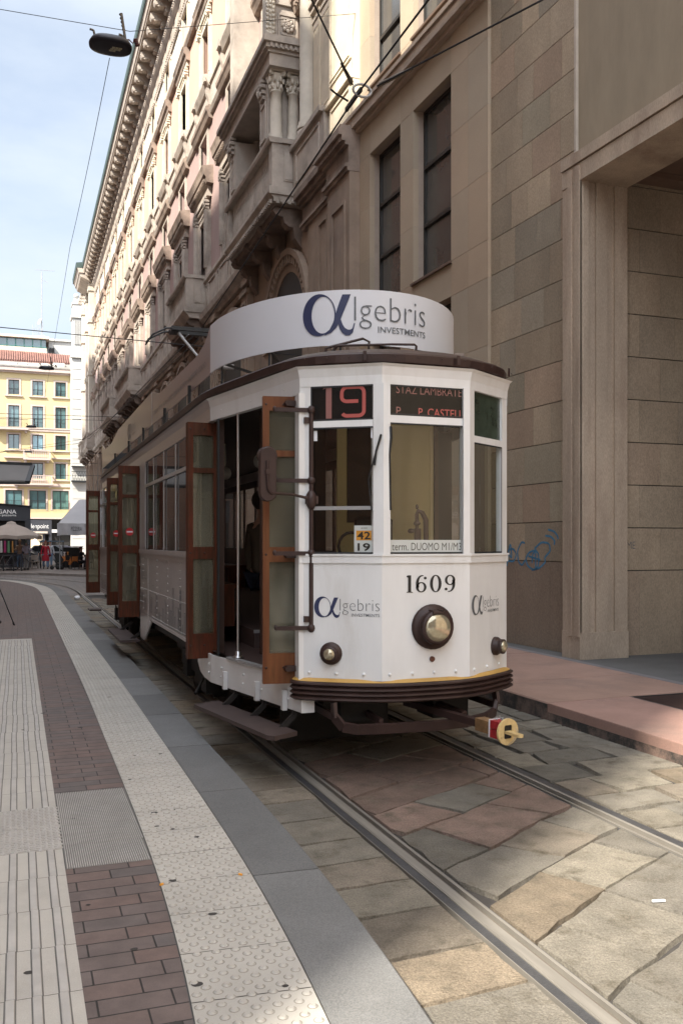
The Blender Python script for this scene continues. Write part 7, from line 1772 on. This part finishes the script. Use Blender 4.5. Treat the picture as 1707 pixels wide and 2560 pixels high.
wire('cross_wire', [(-7, 18.6, 11.9), (1.75, 15.25, 10.20), (7.1, 18.6, 13.4)], .006, 'thin cable that carries the nearest hanging street lamp')
for (y, z0, z1, l) in ((36, 6.6, 6.3, 'cross wire above the curve of the track'), (48, 6.5, 6.1, 'thin cross wire near the far corner of the palazzo'), (52, 5.6, 5.3, 'lowest thin cross wire in front of the yellow house'), (75, 11.6, 11.2, 'high thin cable in front of the yellow house roof'), (90, 9.4, 9.1, 'thin cable across the middle of the yellow house')): wire('cross_wire', [(-20, y, z0), (7.0, y-3, z1)], .010 if y < 60 else .016, l, .15)
wire('hanging_cord', [(1.42, 15.25, 9.7), (1.36, 26, 9.9), (1.6, 60, 10.9)], .006, 'thin cord running away from the nearest hanging lamp towards the far ones', .1)
def hlamp(x, y, z, s, lab, near=False):
    t = thing('street_lamp', lab, 'street lamp', (x, y, z), group='hanging street lamps'); b = MB(); n = 28
    def rg(k, dz, sx=1): return [(x+s*.345*k*(abs(cos(a))**.8)*(1 if cos(a) > 0 else -1), y+s*.27*k*(abs(sin(a))**.85)*(1 if sin(a) > 0 else -1), z+dz*s) for a in [2*pi*i/n for i in range(n)]]
    R = [rg(.75, -.05), rg(.98, -.035), rg(1., 0), rg(.9, .06), rg(.6, .10), rg(.1, .12)]; V = sum(R, [])
    b.add(V, [(j*n+i, j*n+(i+1) % n, (j+1)*n+(i+1) % n, (j+1)*n+i) for j in range(5) for i in range(n)]+[tuple(range(n-1, -1, -1)), tuple(range(5*n, 6*n))], None, True); b.build('housing', mat('lamp_black', (.012, .012, .02), .45), t)
    b = MB()
    for i in range(3):
        for j in range(3):
            if (i, j) in ((2, 2),): continue
            b.box(x+s*(.02+.055*i-.02*j), x+s*(.068+.055*i-.02*j), y+s*(-.075+.052*j), y+s*(-.03+.052*j), z-s*.056, z-s*.05)
    b.build('led_panel', mat('led', (.45, .43, .30), .4), t)
    b = MB()
    for q in (-.24, .22): b.tube((x+s*q, y, z+s*.08), (x+s*(q-.03), y, z+s*.20), s*.018, 6); b.tube((x+s*(q-.03), y, z+s*.20), (x+s*(q-.09), y, z+s*.21), s*.018, 6)
    b.tube((x+s*.25, y, z+s*.05), (x+s*.17, y-.02, z+s*.55), s*.022, 6)
    for i in range(5): b.ell((x+s*(.21-.012*i), y, z+s*(.30+.06*i)), s*.03, s*.03, s*.02, 8, 4)
    b.build('hanger', M['railrust'], t)
    b = MB()
    for i in range(4): b.lathe([(s*.03, -.012*s), (s*.042, 0), (s*.03, .012*s)], (x+s*(.40+.01*i), y, z+s*(.17-.028*i)), (.3, 0, -1), 10)
    b.path([(x+s*.2, y, z+s*.14), (x+s*.3, y, z+s*.15), (x+s*.36, y, z+s*.10), (x+s*.38, y, z+s*.18)], s*.012, 6); b.build('insulator', mat('insulator_red', (.10, .03, .025), .4), t); return t
hlamp(1.43, 15.2, 9.88, 1.0, 'large dark street lamp hanging on cables in the sky at the upper left')
hlamp(1.45, 50.5, 11.0, 1.15, 'second hanging lamp, in front of the yellow house roof'); hlamp(1.0, 74, 10.7, 1.15, 'third hanging lamp, in front of the yellow house middle floor'); hlamp(1.05, 100, 11.2, 1.2, 'farthest hanging lamp above the small balcony of the yellow house')
